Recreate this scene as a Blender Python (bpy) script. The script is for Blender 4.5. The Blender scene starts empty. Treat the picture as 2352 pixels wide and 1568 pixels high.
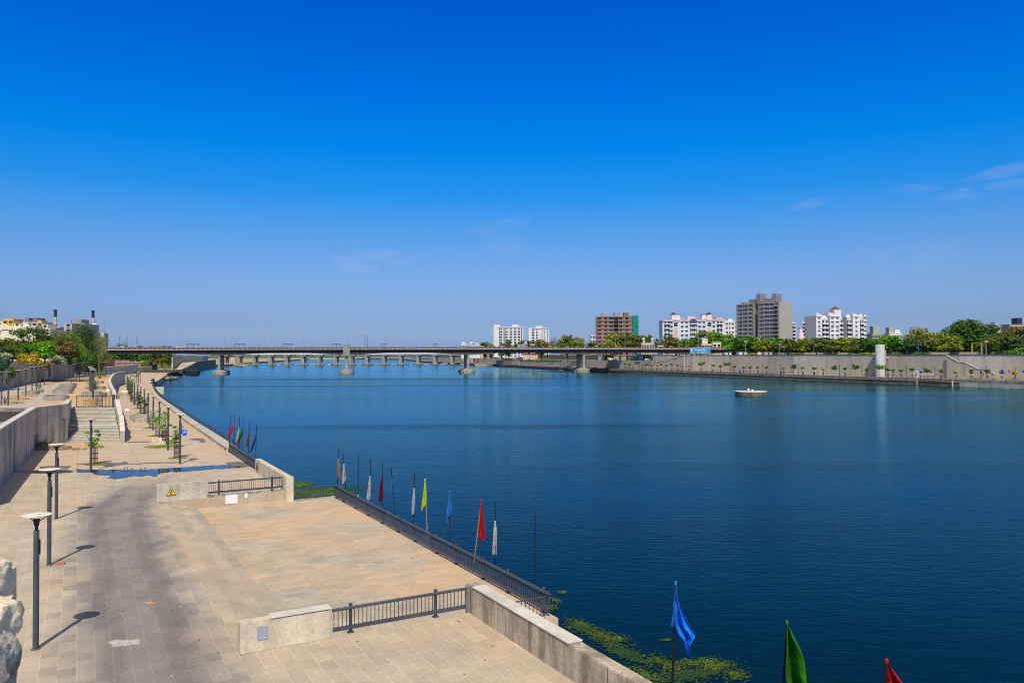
import bpy, bmesh, math, random
from mathutils import Vector, Matrix, geometry
R = math.radians
SC = bpy.context.scene
COL = SC.collection
rnd = random.Random(11)

# ------------------------------------------------------------------ mesh builder
class MB:
    def __init__(s):
        s.v = []; s.f = []; s.m = []
    def add(s, vs, fs, mi=0):
        o = len(s.v)
        s.v += [tuple(p) for p in vs]
        s.f += [tuple(i + o for i in f) for f in fs]
        s.m += [mi] * len(fs)
        return s
    def box(s, x0, x1, y0, y1, z0, z1, mi=0):
        vs = [(x0,y0,z0),(x1,y0,z0),(x1,y1,z0),(x0,y1,z0),(x0,y0,z1),(x1,y0,z1),(x1,y1,z1),(x0,y1,z1)]
        return s.add(vs, [(0,3,2,1),(4,5,6,7),(0,1,5,4),(1,2,6,5),(2,3,7,6),(3,0,4,7)], mi)
    def beam(s, a, b, w, h, mi=0):
        a = Vector(a); b = Vector(b); d = (b - a)
        if d.length < 1e-6: return s
        d.normalize()
        side = d.cross(Vector((0,0,1)))
        if side.length < 1e-4: side = Vector((1,0,0))
        side.normalize(); up = side.cross(d)
        vs = []
        for p in (a, b):
            for sx, sz in ((-1,-1),(1,-1),(1,1),(-1,1)):
                vs.append(p + side*(sx*w/2) + up*(sz*h/2))
        return s.add(vs, [(3,2,1,0),(4,5,6,7),(0,1,5,4),(1,2,6,5),(2,3,7,6),(3,0,4,7)], mi)
    def tube(s, path, r, n=8, mi=0):
        P = [Vector(p) for p in path]
        if not isinstance(r, (list, tuple)): r = [r]*len(P)
        ref = None; rings = []
        for i, p in enumerate(P):
            d = (P[min(i+1, len(P)-1)] - P[max(i-1, 0)])
            d = d.normalized() if d.length > 1e-9 else Vector((0,0,1))
            if ref is None:
                ref = d.cross(Vector((0,1,0)) if abs(d.y) < .9 else Vector((1,0,0))).normalized()
            else:
                ref = (ref - d*ref.dot(d))
                ref = ref.normalized() if ref.length > 1e-6 else d.orthogonal().normalized()
            bi = d.cross(ref)
            rings.append([p + (ref*math.cos(2*math.pi*k/n) + bi*math.sin(2*math.pi*k/n))*r[i] for k in range(n)])
        vs = [q for rg in rings for q in rg]; fs = []
        for i in range(len(P)-1):
            for k in range(n):
                k2 = (k+1) % n
                fs.append((i*n+k, i*n+k2, (i+1)*n+k2, (i+1)*n+k))
        fs.append(tuple(range(n-1, -1, -1))); fs.append(tuple((len(P)-1)*n + k for k in range(n)))
        return s.add(vs, fs, mi)
    def cyl(s, x, y, z0, z1, r0, r1=None, n=12, mi=0):
        return s.lathe([(r0, z0), (r0 if r1 is None else r1, z1)], x, y, n, mi)
    def lathe(s, prof, x=0, y=0, n=24, mi=0, sx=1, sy=1):
        vs = []; fs = []
        for (r, z) in prof:
            for k in range(n):
                a = 2*math.pi*k/n
                vs.append((x + r*math.cos(a)*sx, y + r*math.sin(a)*sy, z))
        for i in range(len(prof)-1):
            for k in range(n):
                k2 = (k+1) % n
                fs.append((i*n+k, i*n+k2, (i+1)*n+k2, (i+1)*n+k))
        fs.append(tuple(range(n-1, -1, -1))); fs.append(tuple((len(prof)-1)*n + k for k in range(n)))
        return s.add(vs, fs, mi)
    def prism(s, poly, z0, z1, mi=0):
        """poly: xy list; z0, z1 numbers or lists per vertex"""
        n = len(poly)
        area = sum(poly[i][0]*poly[(i+1)%n][1] - poly[(i+1)%n][0]*poly[i][1] for i in range(n))
        Z0 = z0 if isinstance(z0, (list, tuple)) else [z0]*n
        Z1 = z1 if isinstance(z1, (list, tuple)) else [z1]*n
        idx = list(range(n))
        if area < 0: idx.reverse()
        vs = [(poly[i][0], poly[i][1], Z0[i]) for i in idx] + [(poly[i][0], poly[i][1], Z1[i]) for i in idx]
        fs = [(k, (k+1)%n, n+(k+1)%n, n+k) for k in range(n)]
        tri = geometry.tessellate_polygon([[Vector((poly[i][0], poly[i][1], 0)) for i in idx]])
        for t in tri:
            a, b, c = (Vector(vs[q]) for q in t)
            if (b-a).cross(c-a).z < 0 and True: t = (t[0], t[2], t[1])
            fs.append((t[0]+n, t[1]+n, t[2]+n)); fs.append((t[2], t[1], t[0]))
        return s.add(vs, fs, mi)
    def vpanel(s, p, q, outline, th, mi=0):
        """a vertical slab standing on the plan line p-q; outline = (t along the line in m, z); th = thickness to its left"""
        p = Vector((p[0], p[1], 0)); q = Vector((q[0], q[1], 0)); d = (q-p).normalized(); nn = Vector((-d.y, d.x, 0))
        n = len(outline)
        ar = sum(outline[i][0]*outline[(i+1)%n][1] - outline[(i+1)%n][0]*outline[i][1] for i in range(n))
        ol = outline if ar > 0 else outline[::-1]
        f = [p + d*t + Vector((0,0,z)) for t, z in ol]; b = [v + nn*th for v in f]
        fs = []
        tri = geometry.tessellate_polygon([[Vector((t, z, 0)) for t, z in ol]])
        for t in tri:
            a_, b_, c_ = (Vector((ol[k][0], ol[k][1], 0)) for k in t)
            if (b_-a_).cross(c_-a_).z < 0: t = (t[0], t[2], t[1])
            fs.append(t); fs.append((t[2]+n, t[1]+n, t[0]+n))
        for k in range(n):
            k2 = (k+1) % n
            fs.append((k2, k, k+n, k2+n))
        return s.add(f+b, fs, mi)
    def wall(s, pts, th, z0, z1, mi=0):
        """thick wall along a plan polyline (pts is its left... right side is offset by th); z0/z1 numbers or per point"""
        n = len(pts); P = [Vector((p[0], p[1])) for p in pts]
        Z0 = z0 if isinstance(z0, (list, tuple)) else [z0]*n
        Z1 = z1 if isinstance(z1, (list, tuple)) else [z1]*n
        off = offset_line(pts, th)
        vs = []
        for i in range(n):
            a = P[i]; b = off[i]
            vs += [(a.x,a.y,Z0[i]), (b[0],b[1],Z0[i]), (b[0],b[1],Z1[i]), (a.x,a.y,Z1[i])]
        fs = [(0,1,2,3), ((n-1)*4+3,(n-1)*4+2,(n-1)*4+1,(n-1)*4)]
        for i in range(n-1):
            a = i*4; b = a+4
            fs += [(a,b,b+1,a+1),(a+1,b+1,b+2,a+2),(a+2,b+2,b+3,a+3),(a+3,b+3,b,a)]
        return s.add(vs, [f[::-1] for f in fs] if th > 0 else fs, mi)
    def leaf(s, p, n, size, mi=0):
        n = n.normalized(); a = n.orthogonal().normalized(); b = n.cross(a)
        an = rnd.uniform(0, 6.28); c, d = math.cos(an), math.sin(an)
        a, b = a*c + b*d, b*c - a*d
        h = size*.5; k = rnd.uniform(.55, 1.0)
        return s.add([p - a*h, p + b*h*k*.8 + n*h*.2, p + a*h, p - b*h*k*.8 + n*h*.2], [(0,1,2,3)], mi)
    def build(s, name, mats, parent=None, smooth=False, bevel=0, fix=True):
        me = bpy.data.meshes.new(name)
        me.from_pydata(s.v, [], s.f)
        if not isinstance(mats, (list, tuple)): mats = [mats]
        for m in mats: me.materials.append(m)
        if len(mats) > 1: me.polygons.foreach_set('material_index', s.m)
        if fix or bevel:
            bm = bmesh.new(); bm.from_mesh(me)
            if bevel:
                bmesh.ops.bevel(bm, geom=[e for e in bm.edges if len(e.link_faces) == 2 and e.calc_face_angle(0) > .5],
                                offset=bevel, segments=2, affect='EDGES', clamp_overlap=True)
            bmesh.ops.recalc_face_normals(bm, faces=bm.faces)
            bm.to_mesh(me); bm.free()
        if smooth:
            me.polygons.foreach_set('use_smooth', [True]*len(me.polygons))
            try: me.set_sharp_from_angle(angle=R(40))
            except Exception: pass
        me.update()
        o = bpy.data.objects.new(name, me); COL.objects.link(o)
        if parent is not None: o.parent = parent
        return o

def offset_line(pts, d):
    """offset a plan polyline to its right by d"""
    P = [Vector((p[0], p[1])) for p in pts]; out = []
    for i in range(len(P)):
        t = Vector((0,0))
        if i > 0: t += (P[i]-P[i-1]).normalized()
        if i < len(P)-1: t += (P[i+1]-P[i]).normalized()
        t.normalize(); nn = Vector((t.y, -t.x))
        if 0 < i < len(P)-1:
            c = nn.dot(Vector(((P[i]-P[i-1]).normalized().y, -(P[i]-P[i-1]).normalized().x)))
            nn = nn / max(c, .5)
        out.append((P[i].x + nn.x*d, P[i].y + nn.y*d))
    return out

def tag(o, label=None, cat=None, group=None, kind=None):
    if label: o['label'] = label
    if cat: o['category'] = cat
    if group: o['group'] = group
    if kind: o['kind'] = kind
    return o
def thing(name, label, cat, loc=(0,0,0), rz=0.0, group=None):
    o = bpy.data.objects.new(name, None); COL.objects.link(o)
    o.empty_display_size = .3
    o.location = loc; o.rotation_euler = (0,0,rz)
    return tag(o, label, cat, group)
def inst(src, parent=None, loc=None, rz=None):
    c = src.copy(); COL.objects.link(c)
    if parent is not None: c.parent = parent
    if loc is not None: c.location = loc
    if rz is not None: c.rotation_euler = (0,0,rz)
    return c
KIDS = {}
def kids(o):
    return [c for c in o.children]
def dup(root, loc, rz=0.0, label=None, group=None, scale=None):
    r = inst(root, None, loc, rz)
    if scale is not None: r.scale = (scale,)*3 if not isinstance(scale, (tuple, list)) else scale
    if label: r['label'] = label
    if group: r['group'] = group
    for ch in kids(root):
        c = inst(ch, r)
        for g in kids(ch): inst(g, c)
    return r
ORD = 'first second third fourth fifth sixth seventh eighth ninth tenth eleventh twelfth thirteenth fourteenth fifteenth sixteenth seventeenth eighteenth nineteenth twentieth'.split() + \
      ['twenty-first','twenty-second','twenty-third','twenty-fourth','twenty-fifth','twenty-sixth','twenty-seventh','twenty-eighth','twenty-ninth','thirtieth']

# ------------------------------------------------------------------ camera (also gives the survey of the site)
FP = 1794.0; H0 = 11.0
PITCH = 0.01612; ROLL = 0.0031
f_ = Vector((0, math.cos(PITCH), math.sin(PITCH))); u0 = Vector((0, -math.sin(PITCH), math.cos(PITCH))); r0 = Vector((1,0,0))
CR = r0*math.cos(ROLL) - u0*math.sin(ROLL); CU = u0*math.cos(ROLL) + r0*math.sin(ROLL)
EYE = Vector((0,0,H0))
def ray(px, py):
    return f_ + CR*((px-1176)/FP) + CU*(-(py-784)/FP)
def G(px, py, z=0.0):
    d = ray(px, py); t = (z - H0)/d.z
    p = EYE + d*t
    return Vector((p.x, p.y, z))
def at(px, py, Y):
    d = ray(px, py)
    return EYE + d*(Y/d.y)
def X_(px, Y): return at(px, 815, Y).x
def Z_(px, py, Y): return at(px, py, Y).z
def on_line(px, pts):
    """plan point where the bearing px meets a plan polyline"""
    d = ray(px, 815); d = Vector((d.x, d.y))
    for a, b in zip(pts[:-1], pts[1:]):
        ax, ay = a[0], a[1]; ex, ey = b[0]-ax, b[1]-ay
        den = d.x*ey - d.y*ex
        if abs(den) < 1e-9: continue
        t = (ax*ey - ay*ex)/den; s = (ax*d.y - ay*d.x)/den
        if t > 0 and -1e-6 <= s <= 1+1e-6: return Vector((d.x*t, d.y*t, 0))
    return None
UX = Vector((-.4855, .8742, 0)); VX = Vector((.8742, .4855, 0))
URZ = math.atan2(.8742, -.4855)            # heading of the bank (local x = along the bank, local -y = towards the river)
def uv(u, v, z=0.0):
    return UX*u + VX*v + Vector((0,0,z))

cam = bpy.data.cameras.new('camera'); co = bpy.data.objects.new('camera', cam); COL.objects.link(co)
cam.sensor_width = 36; cam.lens = FP/2352*36; cam.clip_start = .2; cam.clip_end = 20000
Mx = Matrix((CR, CU, -f_)).transposed().to_4x4(); Mx.translation = EYE
co.matrix_world = Mx
cam.dof.use_dof = True; cam.dof.focus_distance = 90; cam.dof.aperture_fstop = 4.0
SC.camera = co

# ------------------------------------------------------------------ light
SUN_EL = R(52.6); sh = Vector((.045, -1, 0)).normalized()
to_sun = Vector((sh.x*math.cos(SUN_EL), sh.y*math.cos(SUN_EL), math.sin(SUN_EL)))
sl = bpy.data.lights.new('sun', 'SUN'); sl.energy = 4.3; sl.angle = R(.5); sl.color = (1, .92, .785)
so = bpy.data.objects.new('sun', sl); COL.objects.link(so); so.rotation_euler = to_sun.to_track_quat('Z', 'Y').to_euler()
W = bpy.data.worlds.new('World'); SC.world = W; W.use_nodes = True
nt = W.node_tree; nt.nodes.clear()
def N(nt, t, **kw):
    n = nt.nodes.new(t)
    for k, v in kw.items(): setattr(n, k, v)
    return n
def ramp(nt, stops, interp='LINEAR'):
    n = N(nt, 'ShaderNodeValToRGB'); cr = n.color_ramp; cr.interpolation = interp
    while len(cr.elements) < len(stops): cr.elements.new(.5)
    for e, (p, c) in zip(cr.elements, stops):
        e.position = p; e.color = (*c, 1) if len(c) == 3 else c
    return n
def mathn(nt, op, a=None, b=None, clamp=False):
    n = N(nt, 'ShaderNodeMath', operation=op); n.use_clamp = clamp
    for i, x in enumerate((a, b)):
        if x is None: continue
        if isinstance(x, (int, float)): n.inputs[i].default_value = x
        else: nt.links.new(x, n.inputs[i])
    return n.outputs[0]
def mixc(nt, fac, a, b, blend='MIX'):
    n = N(nt, 'ShaderNodeMix', data_type='RGBA', blend_type=blend)
    for s_, x in ((n.inputs[0], fac), (n.inputs[6], a), (n.inputs[7], b)):
        if isinstance(x, (int, float)): s_.default_value = x
        elif isinstance(x, (tuple, list)): s_.default_value = (*x, 1) if len(x) == 3 else x
        else: nt.links.new(x, s_)
    return n.outputs[2]
sky = N(nt, 'ShaderNodeTexSky', sky_type='NISHITA'); sky.sun_disc = False
sky.sun_elevation = SUN_EL; sky.sun_rotation = math.pi - .045
sky.air_density = 1.0; sky.dust_density = 1.0; sky.ozone_density = 1.5
geo = N(nt, 'ShaderNodeNewGeometry'); tc = N(nt, 'ShaderNodeTexCoord')
sep = N(nt, 'ShaderNodeSeparateXYZ'); nt.links.new(tc.outputs['Generated'], sep.inputs[0])
SKY_TINT = [(.0,(.66,.95,2.0)),(.012,(.59,.84,1.69)),(.04,(.476,.656,1.23)),(.09,(.48,.69,1.19)),(.145,(.33,.73,1.27)),(.198,(.08,.733,1.47)),(.25,(.004,.716,1.62)),(.323,(0,.60,1.70)),(.415,(0,.50,1.74)),(.56,(.5,.6,1.05)),(.74,(1.5,1.22,.95)),(1.0,(2.1,1.5,1.0))]
SKY_TINT = [(p, tuple(c*.5 for c in k)) for p, k in SKY_TINT]
tint = ramp(nt, SKY_TINT); nt.links.new(sep.outputs['Z'], tint.inputs[0])
skyc = mixc(nt, 1.0, mixc(nt, 1.0, sky.outputs[0], tint.outputs[0], 'MULTIPLY'), (2,2,2), 'MULTIPLY')
# thin cirrus wisps: patches of stretched noise high in the real sky
def wisp(px, py, sx, sy, tilt=0.0):
    d = ray(px, py).normalized()
    s1 = N(nt, 'ShaderNodeVectorMath', operation='SUBTRACT'); nt.links.new(tc.outputs['Generated'], s1.inputs[0]); s1.inputs[1].default_value = d
    sp = N(nt, 'ShaderNodeSeparateXYZ'); nt.links.new(s1.outputs[0], sp.inputs[0])
    yy = mathn(nt, 'ADD', sp.outputs['Z'], mathn(nt, 'MULTIPLY', sp.outputs['X'], tilt))
    a = mathn(nt, 'POWER', mathn(nt, 'DIVIDE', sp.outputs['X'], sx/FP), 2.0)
    b = mathn(nt, 'POWER', mathn(nt, 'ABSOLUTE', mathn(nt, 'DIVIDE', yy, sy/FP)), 2.0)
    return mathn(nt, 'SUBTRACT', 1.0, mathn(nt, 'ADD', mathn(nt, 'ABSOLUTE', a), b), True)
mp = N(nt, 'ShaderNodeMapping'); mp.inputs['Scale'].default_value = (22, 22, 75); nt.links.new(tc.outputs['Generated'], mp.inputs[0])
nz = N(nt, 'ShaderNodeTexNoise'); nz.inputs['Scale'].default_value = 1.0; nz.inputs['Detail'].default_value = 7; nz.inputs['Roughness'].default_value = .6; nz.inputs['Distortion'].default_value = .6
nt.links.new(mp.outputs[0], nz.inputs['Vector'])
acc = None
for a in [(2265,436,80,15,-.10),(2322,390,75,15,-.14),(1865,467,45,13,-.2),(2105,434,50,13,.1),(815,605,60,26,.12),(890,592,90,20,.05),(1160,565,60,30,0),(2090,585,120,45,0),(1150,520,90,20,-.2)]:
    k = (.75,.6,.4,.3,.9,.5,.4,.3,.3)[[2265,2322,1865,2105,815,890,1160,2090,1150].index(a[0])]
    w_ = mathn(nt, 'MULTIPLY', wisp(*a), k)
    acc = w_ if acc is None else mathn(nt, 'MAXIMUM', acc, w_)
nr = ramp(nt, [(.36,(0,0,0)), (.72,(1,1,1))]); nt.links.new(nz.outputs['Fac'], nr.inputs[0])
cl = mathn(nt, 'MULTIPLY', mathn(nt, 'MULTIPLY', acc, nr.outputs[0]), .55, True)
skyc2 = mixc(nt, cl, skyc, (4.6, 5.2, 7.6))
bg = N(nt, 'ShaderNodeBackground'); bg.inputs['Strength'].default_value = .1; nt.links.new(skyc2, bg.inputs['Color'])
wo = N(nt, 'ShaderNodeOutputWorld'); nt.links.new(bg.outputs[0], wo.inputs[0])
SC.view_settings.view_transform = 'Standard'; SC.view_settings.look = 'None'; SC.view_settings.exposure = 0; SC.view_settings.gamma = 1
SC.render.engine = 'CYCLES'
SC.cycles.max_bounces = 6; SC.cycles.diffuse_bounces = 3; SC.cycles.glossy_bounces = 3
SC.cycles.use_denoising = True; SC.cycles.filter_width = 1.0

# ------------------------------------------------------------------ materials
MATS = {}
def newmat(name):
    m = bpy.data.materials.new(name); m.use_nodes = True
    nt = m.node_tree; b = nt.nodes['Principled BSDF']
    return m, nt, b
def M(name, col, rough=.8, var=.18, scale=.6, col2=None, metal=0.0, bump=0.0, bs=None, streak=0.0, spec=.3, fine=0.0, ss=1.3):
    """procedural surface: cloudy tone, optional second colour, rain streaks and grain"""
    if name in MATS: return MATS[name]
    m, nt, b = newmat(name)
    g = N(nt, 'ShaderNodeNewGeometry')
    n1 = N(nt, 'ShaderNodeTexNoise'); n1.inputs['Scale'].default_value = scale; n1.inputs['Detail'].default_value = 6; n1.inputs['Roughness'].default_value = .62
    nt.links.new(g.outputs['Position'], n1.inputs['Vector'])
    c2 = col2 if col2 else tuple(min(1, c*(1+var)) for c in col)
    c1 = col if col2 else tuple(c*(1-var) for c in col)
    rp = ramp(nt, [(.34, c1), (.66, c2)]); nt.links.new(n1.outputs['Fac'], rp.inputs[0])
    out = rp.outputs[0]
    if streak:
        mp = N(nt, 'ShaderNodeMapping'); mp.inputs['Scale'].default_value = (ss, ss, ss*.09); nt.links.new(g.outputs['Position'], mp.inputs[0])
        n2 = N(nt, 'ShaderNodeTexNoise'); n2.inputs['Scale'].default_value = 1.0; n2.inputs['Detail'].default_value = 5; n2.inputs['Roughness'].default_value = .7
        nt.links.new(mp.outputs[0], n2.inputs['Vector'])
        r2 = ramp(nt, [(.40, (1-streak,)*3), (.58, (1,1,1))]); nt.links.new(n2.outputs['Fac'], r2.inputs[0])
        out = mixc(nt, 1.0, out, r2.outputs[0], 'MULTIPLY')
    if fine:
        n3 = N(nt, 'ShaderNodeTexNoise'); n3.inputs['Scale'].default_value = scale*14; n3.inputs['Detail'].default_value = 4
        nt.links.new(g.outputs['Position'], n3.inputs['Vector'])
        r3 = ramp(nt, [(.35, (1-fine,)*3), (.65, (1+fine*.5,)*3)]); nt.links.new(n3.outputs['Fac'], r3.inputs[0])
        out = mixc(nt, 1.0, out, r3.outputs[0], 'MULTIPLY')
    nt.links.new(out, b.inputs['Base Color'])
    b.inputs['Roughness'].default_value = rough; b.inputs['Metallic'].default_value = metal
    b.inputs['Specular IOR Level'].default_value = spec
    if bump:
        n4 = N(nt, 'ShaderNodeTexNoise'); n4.inputs['Scale'].default_value = bs or scale*8; n4.inputs['Detail'].default_value = 5
        nt.links.new(g.outputs['Position'], n4.inputs['Vector'])
        bu = N(nt, 'ShaderNodeBump'); bu.inputs['Strength'].default_value = bump; bu.inputs['Distance'].default_value = .05
        nt.links.new(n4.outputs['Fac'], bu.inputs['Height']); nt.links.new(bu.outputs[0], b.inputs['Normal'])
    MATS[name] = m
    return m
def leafmat(name, dark, light, tl=.25):
    if name in MATS: return MATS[name]
    m, nt, b = newmat(name)
    g = N(nt, 'ShaderNodeNewGeometry')
    rp = ramp(nt, [(0, dark), (.55, tuple((a+c)/2 for a, c in zip(dark, light))), (1, light)]); nt.links.new(g.outputs['Random Per Island'], rp.inputs[0])
    n1 = N(nt, 'ShaderNodeTexNoise'); n1.inputs['Scale'].default_value = .35; n1.inputs['Detail'].default_value = 3
    nt.links.new(g.outputs['Position'], n1.inputs['Vector'])
    r2 = ramp(nt, [(.35, (1.1,1.18,1.0)), (.65, (2.1,2.05,1.7))]); nt.links.new(n1.outputs['Fac'], r2.inputs[0])
    c = mixc(nt, 1.0, rp.outputs[0], r2.outputs[0], 'MULTIPLY')
    nt.links.new(c, b.inputs['Base Color']); b.inputs['Roughness'].default_value = .55; b.inputs['Specular IOR Level'].default_value = .25
    tr = N(nt, 'ShaderNodeBsdfTranslucent'); nt.links.new(c, tr.inputs['Color'])
    mx = N(nt, 'ShaderNodeMixShader'); mx.inputs[0].default_value = tl
    nt.links.new(b.outputs[0], mx.inputs[1]); nt.links.new(tr.outputs[0], mx.inputs[2])
    nt.links.new(mx.outputs[0], nt.nodes['Material Output'].inputs[0])
    MATS[name] = m
    return m

concrete = M('concrete', (.53,.47,.37), .85, .14, .35, streak=.25, fine=.12, bump=.25, bs=9)
concrete_old = M('stained_concrete', (.52,.435,.305), .88, .22, .5, streak=.48, fine=.15, bump=.3, bs=8)
concrete_cream = M('cream_plastered_concrete', (.66,.575,.41), .85, .12, .6, streak=.2, fine=.12, bump=.25, bs=9)
concrete_grey = M('grey_concrete', (.30,.285,.27), .88, .18, .25, streak=.4, fine=.1, bump=.2, bs=6)
concrete_dark = M('dark_wet_and_shade_concrete', (.085,.08,.07), .85, .35, .5, streak=.3, fine=.2)  # wet concrete and joints; also the painted shade below the bench seat
cap_stone = M('cap_stone', (.60,.56,.46), .8, .14, .8, fine=.12, bump=.2, bs=10)
steel = M('dark_painted_steel', (.060,.068,.085), .45, .2, 1.5, spec=.5)
steel_lamp = M('lamp_post_steel', (.058,.068,.082), .42, .2, 2.0, spec=.5)
black = M('black_fitting', (.012,.012,.014), .5, .2, 2)
disc_mat = M('lamp_disc', (.72,.66,.54), .6, .12, 3)
white = M('white_paint', (.78,.77,.74), .6, .06, .5)
glass_dark = M('dark_glass', (.03,.035,.045), .18, .3, .4, spec=.6)
rubber = M('rubber', (.02,.02,.02), .8)
# ------------------------------------------------------------------ ground, paving and water
def paving(name, c1, c2, mortar, bw, rh, swap=False, dirt=(.5,.33,.19), dirt_lo=.5, dirt_hi=.68, track=False, dscale=.13, msize=.012, slabs=.0):
    m, nt, b = newmat(name)
    tc = N(nt, 'ShaderNodeTexCoord')
    mp = N(nt, 'ShaderNodeMapping'); nt.links.new(tc.outputs['Object'], mp.inputs[0])
    if swap: mp.inputs['Rotation'].default_value = (0,0,math.pi/2)
    br = N(nt, 'ShaderNodeTexBrick'); nt.links.new(mp.outputs[0], br.inputs['Vector'])
    br.offset = .5; br.offset_frequency = 2
    br.inputs['Color1'].default_value = (*c1,1); br.inputs['Color2'].default_value = (*c2,1); br.inputs['Mortar'].default_value = (*mortar,1)
    br.inputs['Scale'].default_value = 1; br.inputs['Mortar Size'].default_value = msize; br.inputs['Bias'].default_value = -.1
    br.inputs['Brick Width'].default_value = bw; br.inputs['Row Height'].default_value = rh; br.inputs['Mortar Smooth'].default_value = .3
    out = br.outputs['Color']
    def noise(scale, det=6, ro=.6, sc=(1,1,1)):
        q = N(nt, 'ShaderNodeMapping'); q.inputs['Scale'].default_value = sc; nt.links.new(tc.outputs['Object'], q.inputs[0])
        n = N(nt, 'ShaderNodeTexNoise'); n.inputs['Scale'].default_value = scale; n.inputs['Detail'].default_value = det; n.inputs['Roughness'].default_value = ro
        nt.links.new(q.outputs[0], n.inputs['Vector']); return n.outputs['Fac']
    r1 = ramp(nt, [(.3,(.80,.80,.80)), (.7,(1.14,1.12,1.10))]); nt.links.new(noise(.45), r1.inputs[0])
    out = mixc(nt, 1, out, r1.outputs[0], 'MULTIPLY')
    r2 = ramp(nt, [(.32,(.86,.86,.86)), (.7,(1.08,1.08,1.08))]); nt.links.new(noise(6, 5, .7), r2.inputs[0])
    out = mixc(nt, 1, out, r2.outputs[0], 'MULTIPLY')
    rd = ramp(nt, [(dirt_lo,(0,0,0)), (dirt_hi,(1,1,1))]); nt.links.new(noise(dscale, 7, .62), rd.inputs[0])
    f = mathn(nt, 'MULTIPLY', rd.outputs[0], .62)
    out = mixc(nt, f, out, dirt)
    if slabs:       # every slab its own tone
        sp = N(nt, 'ShaderNodeSeparateXYZ'); nt.links.new(mp.outputs[0], sp.inputs[0])
        rw = mathn(nt, 'FLOOR', mathn(nt, 'DIVIDE', sp.outputs['Y'], rh))
        par = mathn(nt, 'MULTIPLY', mathn(nt, 'SUBTRACT', 1.0, mathn(nt, 'ABSOLUTE', mathn(nt, 'MODULO', rw, 2.0))), bw*.5)
        cb = mathn(nt, 'FLOOR', mathn(nt, 'DIVIDE', mathn(nt, 'ADD', sp.outputs['X'], par), bw))
        cm = N(nt, 'ShaderNodeCombineXYZ'); nt.links.new(cb, cm.inputs[0]); nt.links.new(rw, cm.inputs[1])
        wn = N(nt, 'ShaderNodeTexWhiteNoise'); wn.noise_dimensions = '3D'; nt.links.new(cm.outputs[0], wn.inputs['Vector'])
        slabv = wn.outputs['Value']
        rs = ramp(nt, [(0,(1-slabs,1-slabs*.95,1-slabs*.85)), (.5,(1,1,1)), (1,(1+slabs*.5,1+slabs*.5,1+slabs*.4))]); nt.links.new(slabv, rs.inputs[0])
        out = mixc(nt, 1, out, rs.outputs[0], 'MULTIPLY')
    if track:       # tyre-darkened slabs where vehicles drive
        sp = N(nt, 'ShaderNodeSeparateXYZ'); nt.links.new(tc.outputs['Object'], sp.inputs[0])
        u = sp.outputs['X']; v = mathn(nt, 'MULTIPLY', sp.outputs['Y'], -1)
        t = mathn(nt, 'MAXIMUM', mathn(nt, 'SUBTRACT', u, 57), 0)
        vc = mathn(nt, 'ADD', mathn(nt, 'MULTIPLY', mathn(nt, 'POWER', t, 2), .010), 2.3)
        d = mathn(nt, 'ABSOLUTE', mathn(nt, 'SUBTRACT', v, vc))
        d = mathn(nt, 'ADD', d, mathn(nt, 'MULTIPLY', mathn(nt, 'SUBTRACT', noise(.5, 5, .6, (.25,1,1)), .5), 1.8))
        dq = mathn(nt, 'ADD', d, mathn(nt, 'MULTIPLY', mathn(nt, 'SUBTRACT', slabv, .5), .55))
        k = N(nt, 'ShaderNodeMapRange'); k.interpolation_type = 'SMOOTHSTEP'; nt.links.new(dq, k.inputs[0])
        for i_, val in ((1, 1.1), (2, 3.7), (3, 1.0), (4, 0.0)): k.inputs[i_].default_value = val
        fu = N(nt, 'ShaderNodeMapRange'); fu.interpolation_type = 'SMOOTHSTEP'; nt.links.new(u, fu.inputs[0])
        for i_, val in ((1, 66.0), (2, 82.0), (3, 1.0), (4, 0.0)): fu.inputs[i_].default_value = val
        kk = mathn(nt, 'MULTIPLY', mathn(nt, 'MULTIPLY', k.outputs[0], fu.outputs[0]), .9)
        out = mixc(nt, kk, out, mixc(nt, 1, out, (.47,.52,.66), 'MULTIPLY'))
        # two wheel streaks
        st = mathn(nt, 'ABSOLUTE', mathn(nt, 'SUBTRACT', d, 1.15))
        k2 = N(nt, 'ShaderNodeMapRange'); k2.interpolation_type = 'SMOOTHSTEP'; nt.links.new(st, k2.inputs[0])
        for i_, val in ((1, .15), (2, .75), (3, .45), (4, 0.0)): k2.inputs[i_].default_value = val
        out = mixc(nt, mathn(nt, 'MULTIPLY', k2.outputs[0], fu.outputs[0]), out, mixc(nt, 1, out, (.62,.61,.62), 'MULTIPLY'))
    sp2 = ramp(nt, [(.0,(0,0,0)), (.742,(0,0,0)), (.755,(1,1,1))]); nt.links.new(noise(3.4, 2, .5), sp2.inputs[0])
    out = mixc(nt, mathn(nt, 'MULTIPLY', sp2.outputs[0], .7), out, (.72,.70,.66))   # droppings
    nt.links.new(out, b.inputs['Base Color']); b.inputs['Roughness'].default_value = .85; b.inputs['Specular IOR Level'].default_value = .25
    bu = N(nt, 'ShaderNodeBump'); bu.inputs['Strength'].default_value = .35; bu.inputs['Distance'].default_value = .02
    hh = mathn(nt, 'ADD', mathn(nt, 'MULTIPLY', br.outputs['Fac'], -1.0), mathn(nt, 'MULTIPLY', noise(14, 4), .5))
    nt.links.new(hh, bu.inputs['Height']); nt.links.new(bu.outputs[0], b.inputs['Normal'])
    MATS[name] = m
    return m
pave = paving('stone_paving', (.49,.415,.295), (.455,.39,.285), (.68,.54,.36), .95, .58, dirt=(.55,.375,.215), dirt_lo=.49, dirt_hi=.72, track=True, slabs=.095)
pave_platform = paving('platform_paving', (.47,.41,.305), (.405,.36,.27), (.31,.25,.17), 1.05, .52, swap=True, dirt=(.62,.40,.21), dirt_lo=.45, dirt_hi=.60, dscale=.10, msize=.012, slabs=.09)
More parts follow.
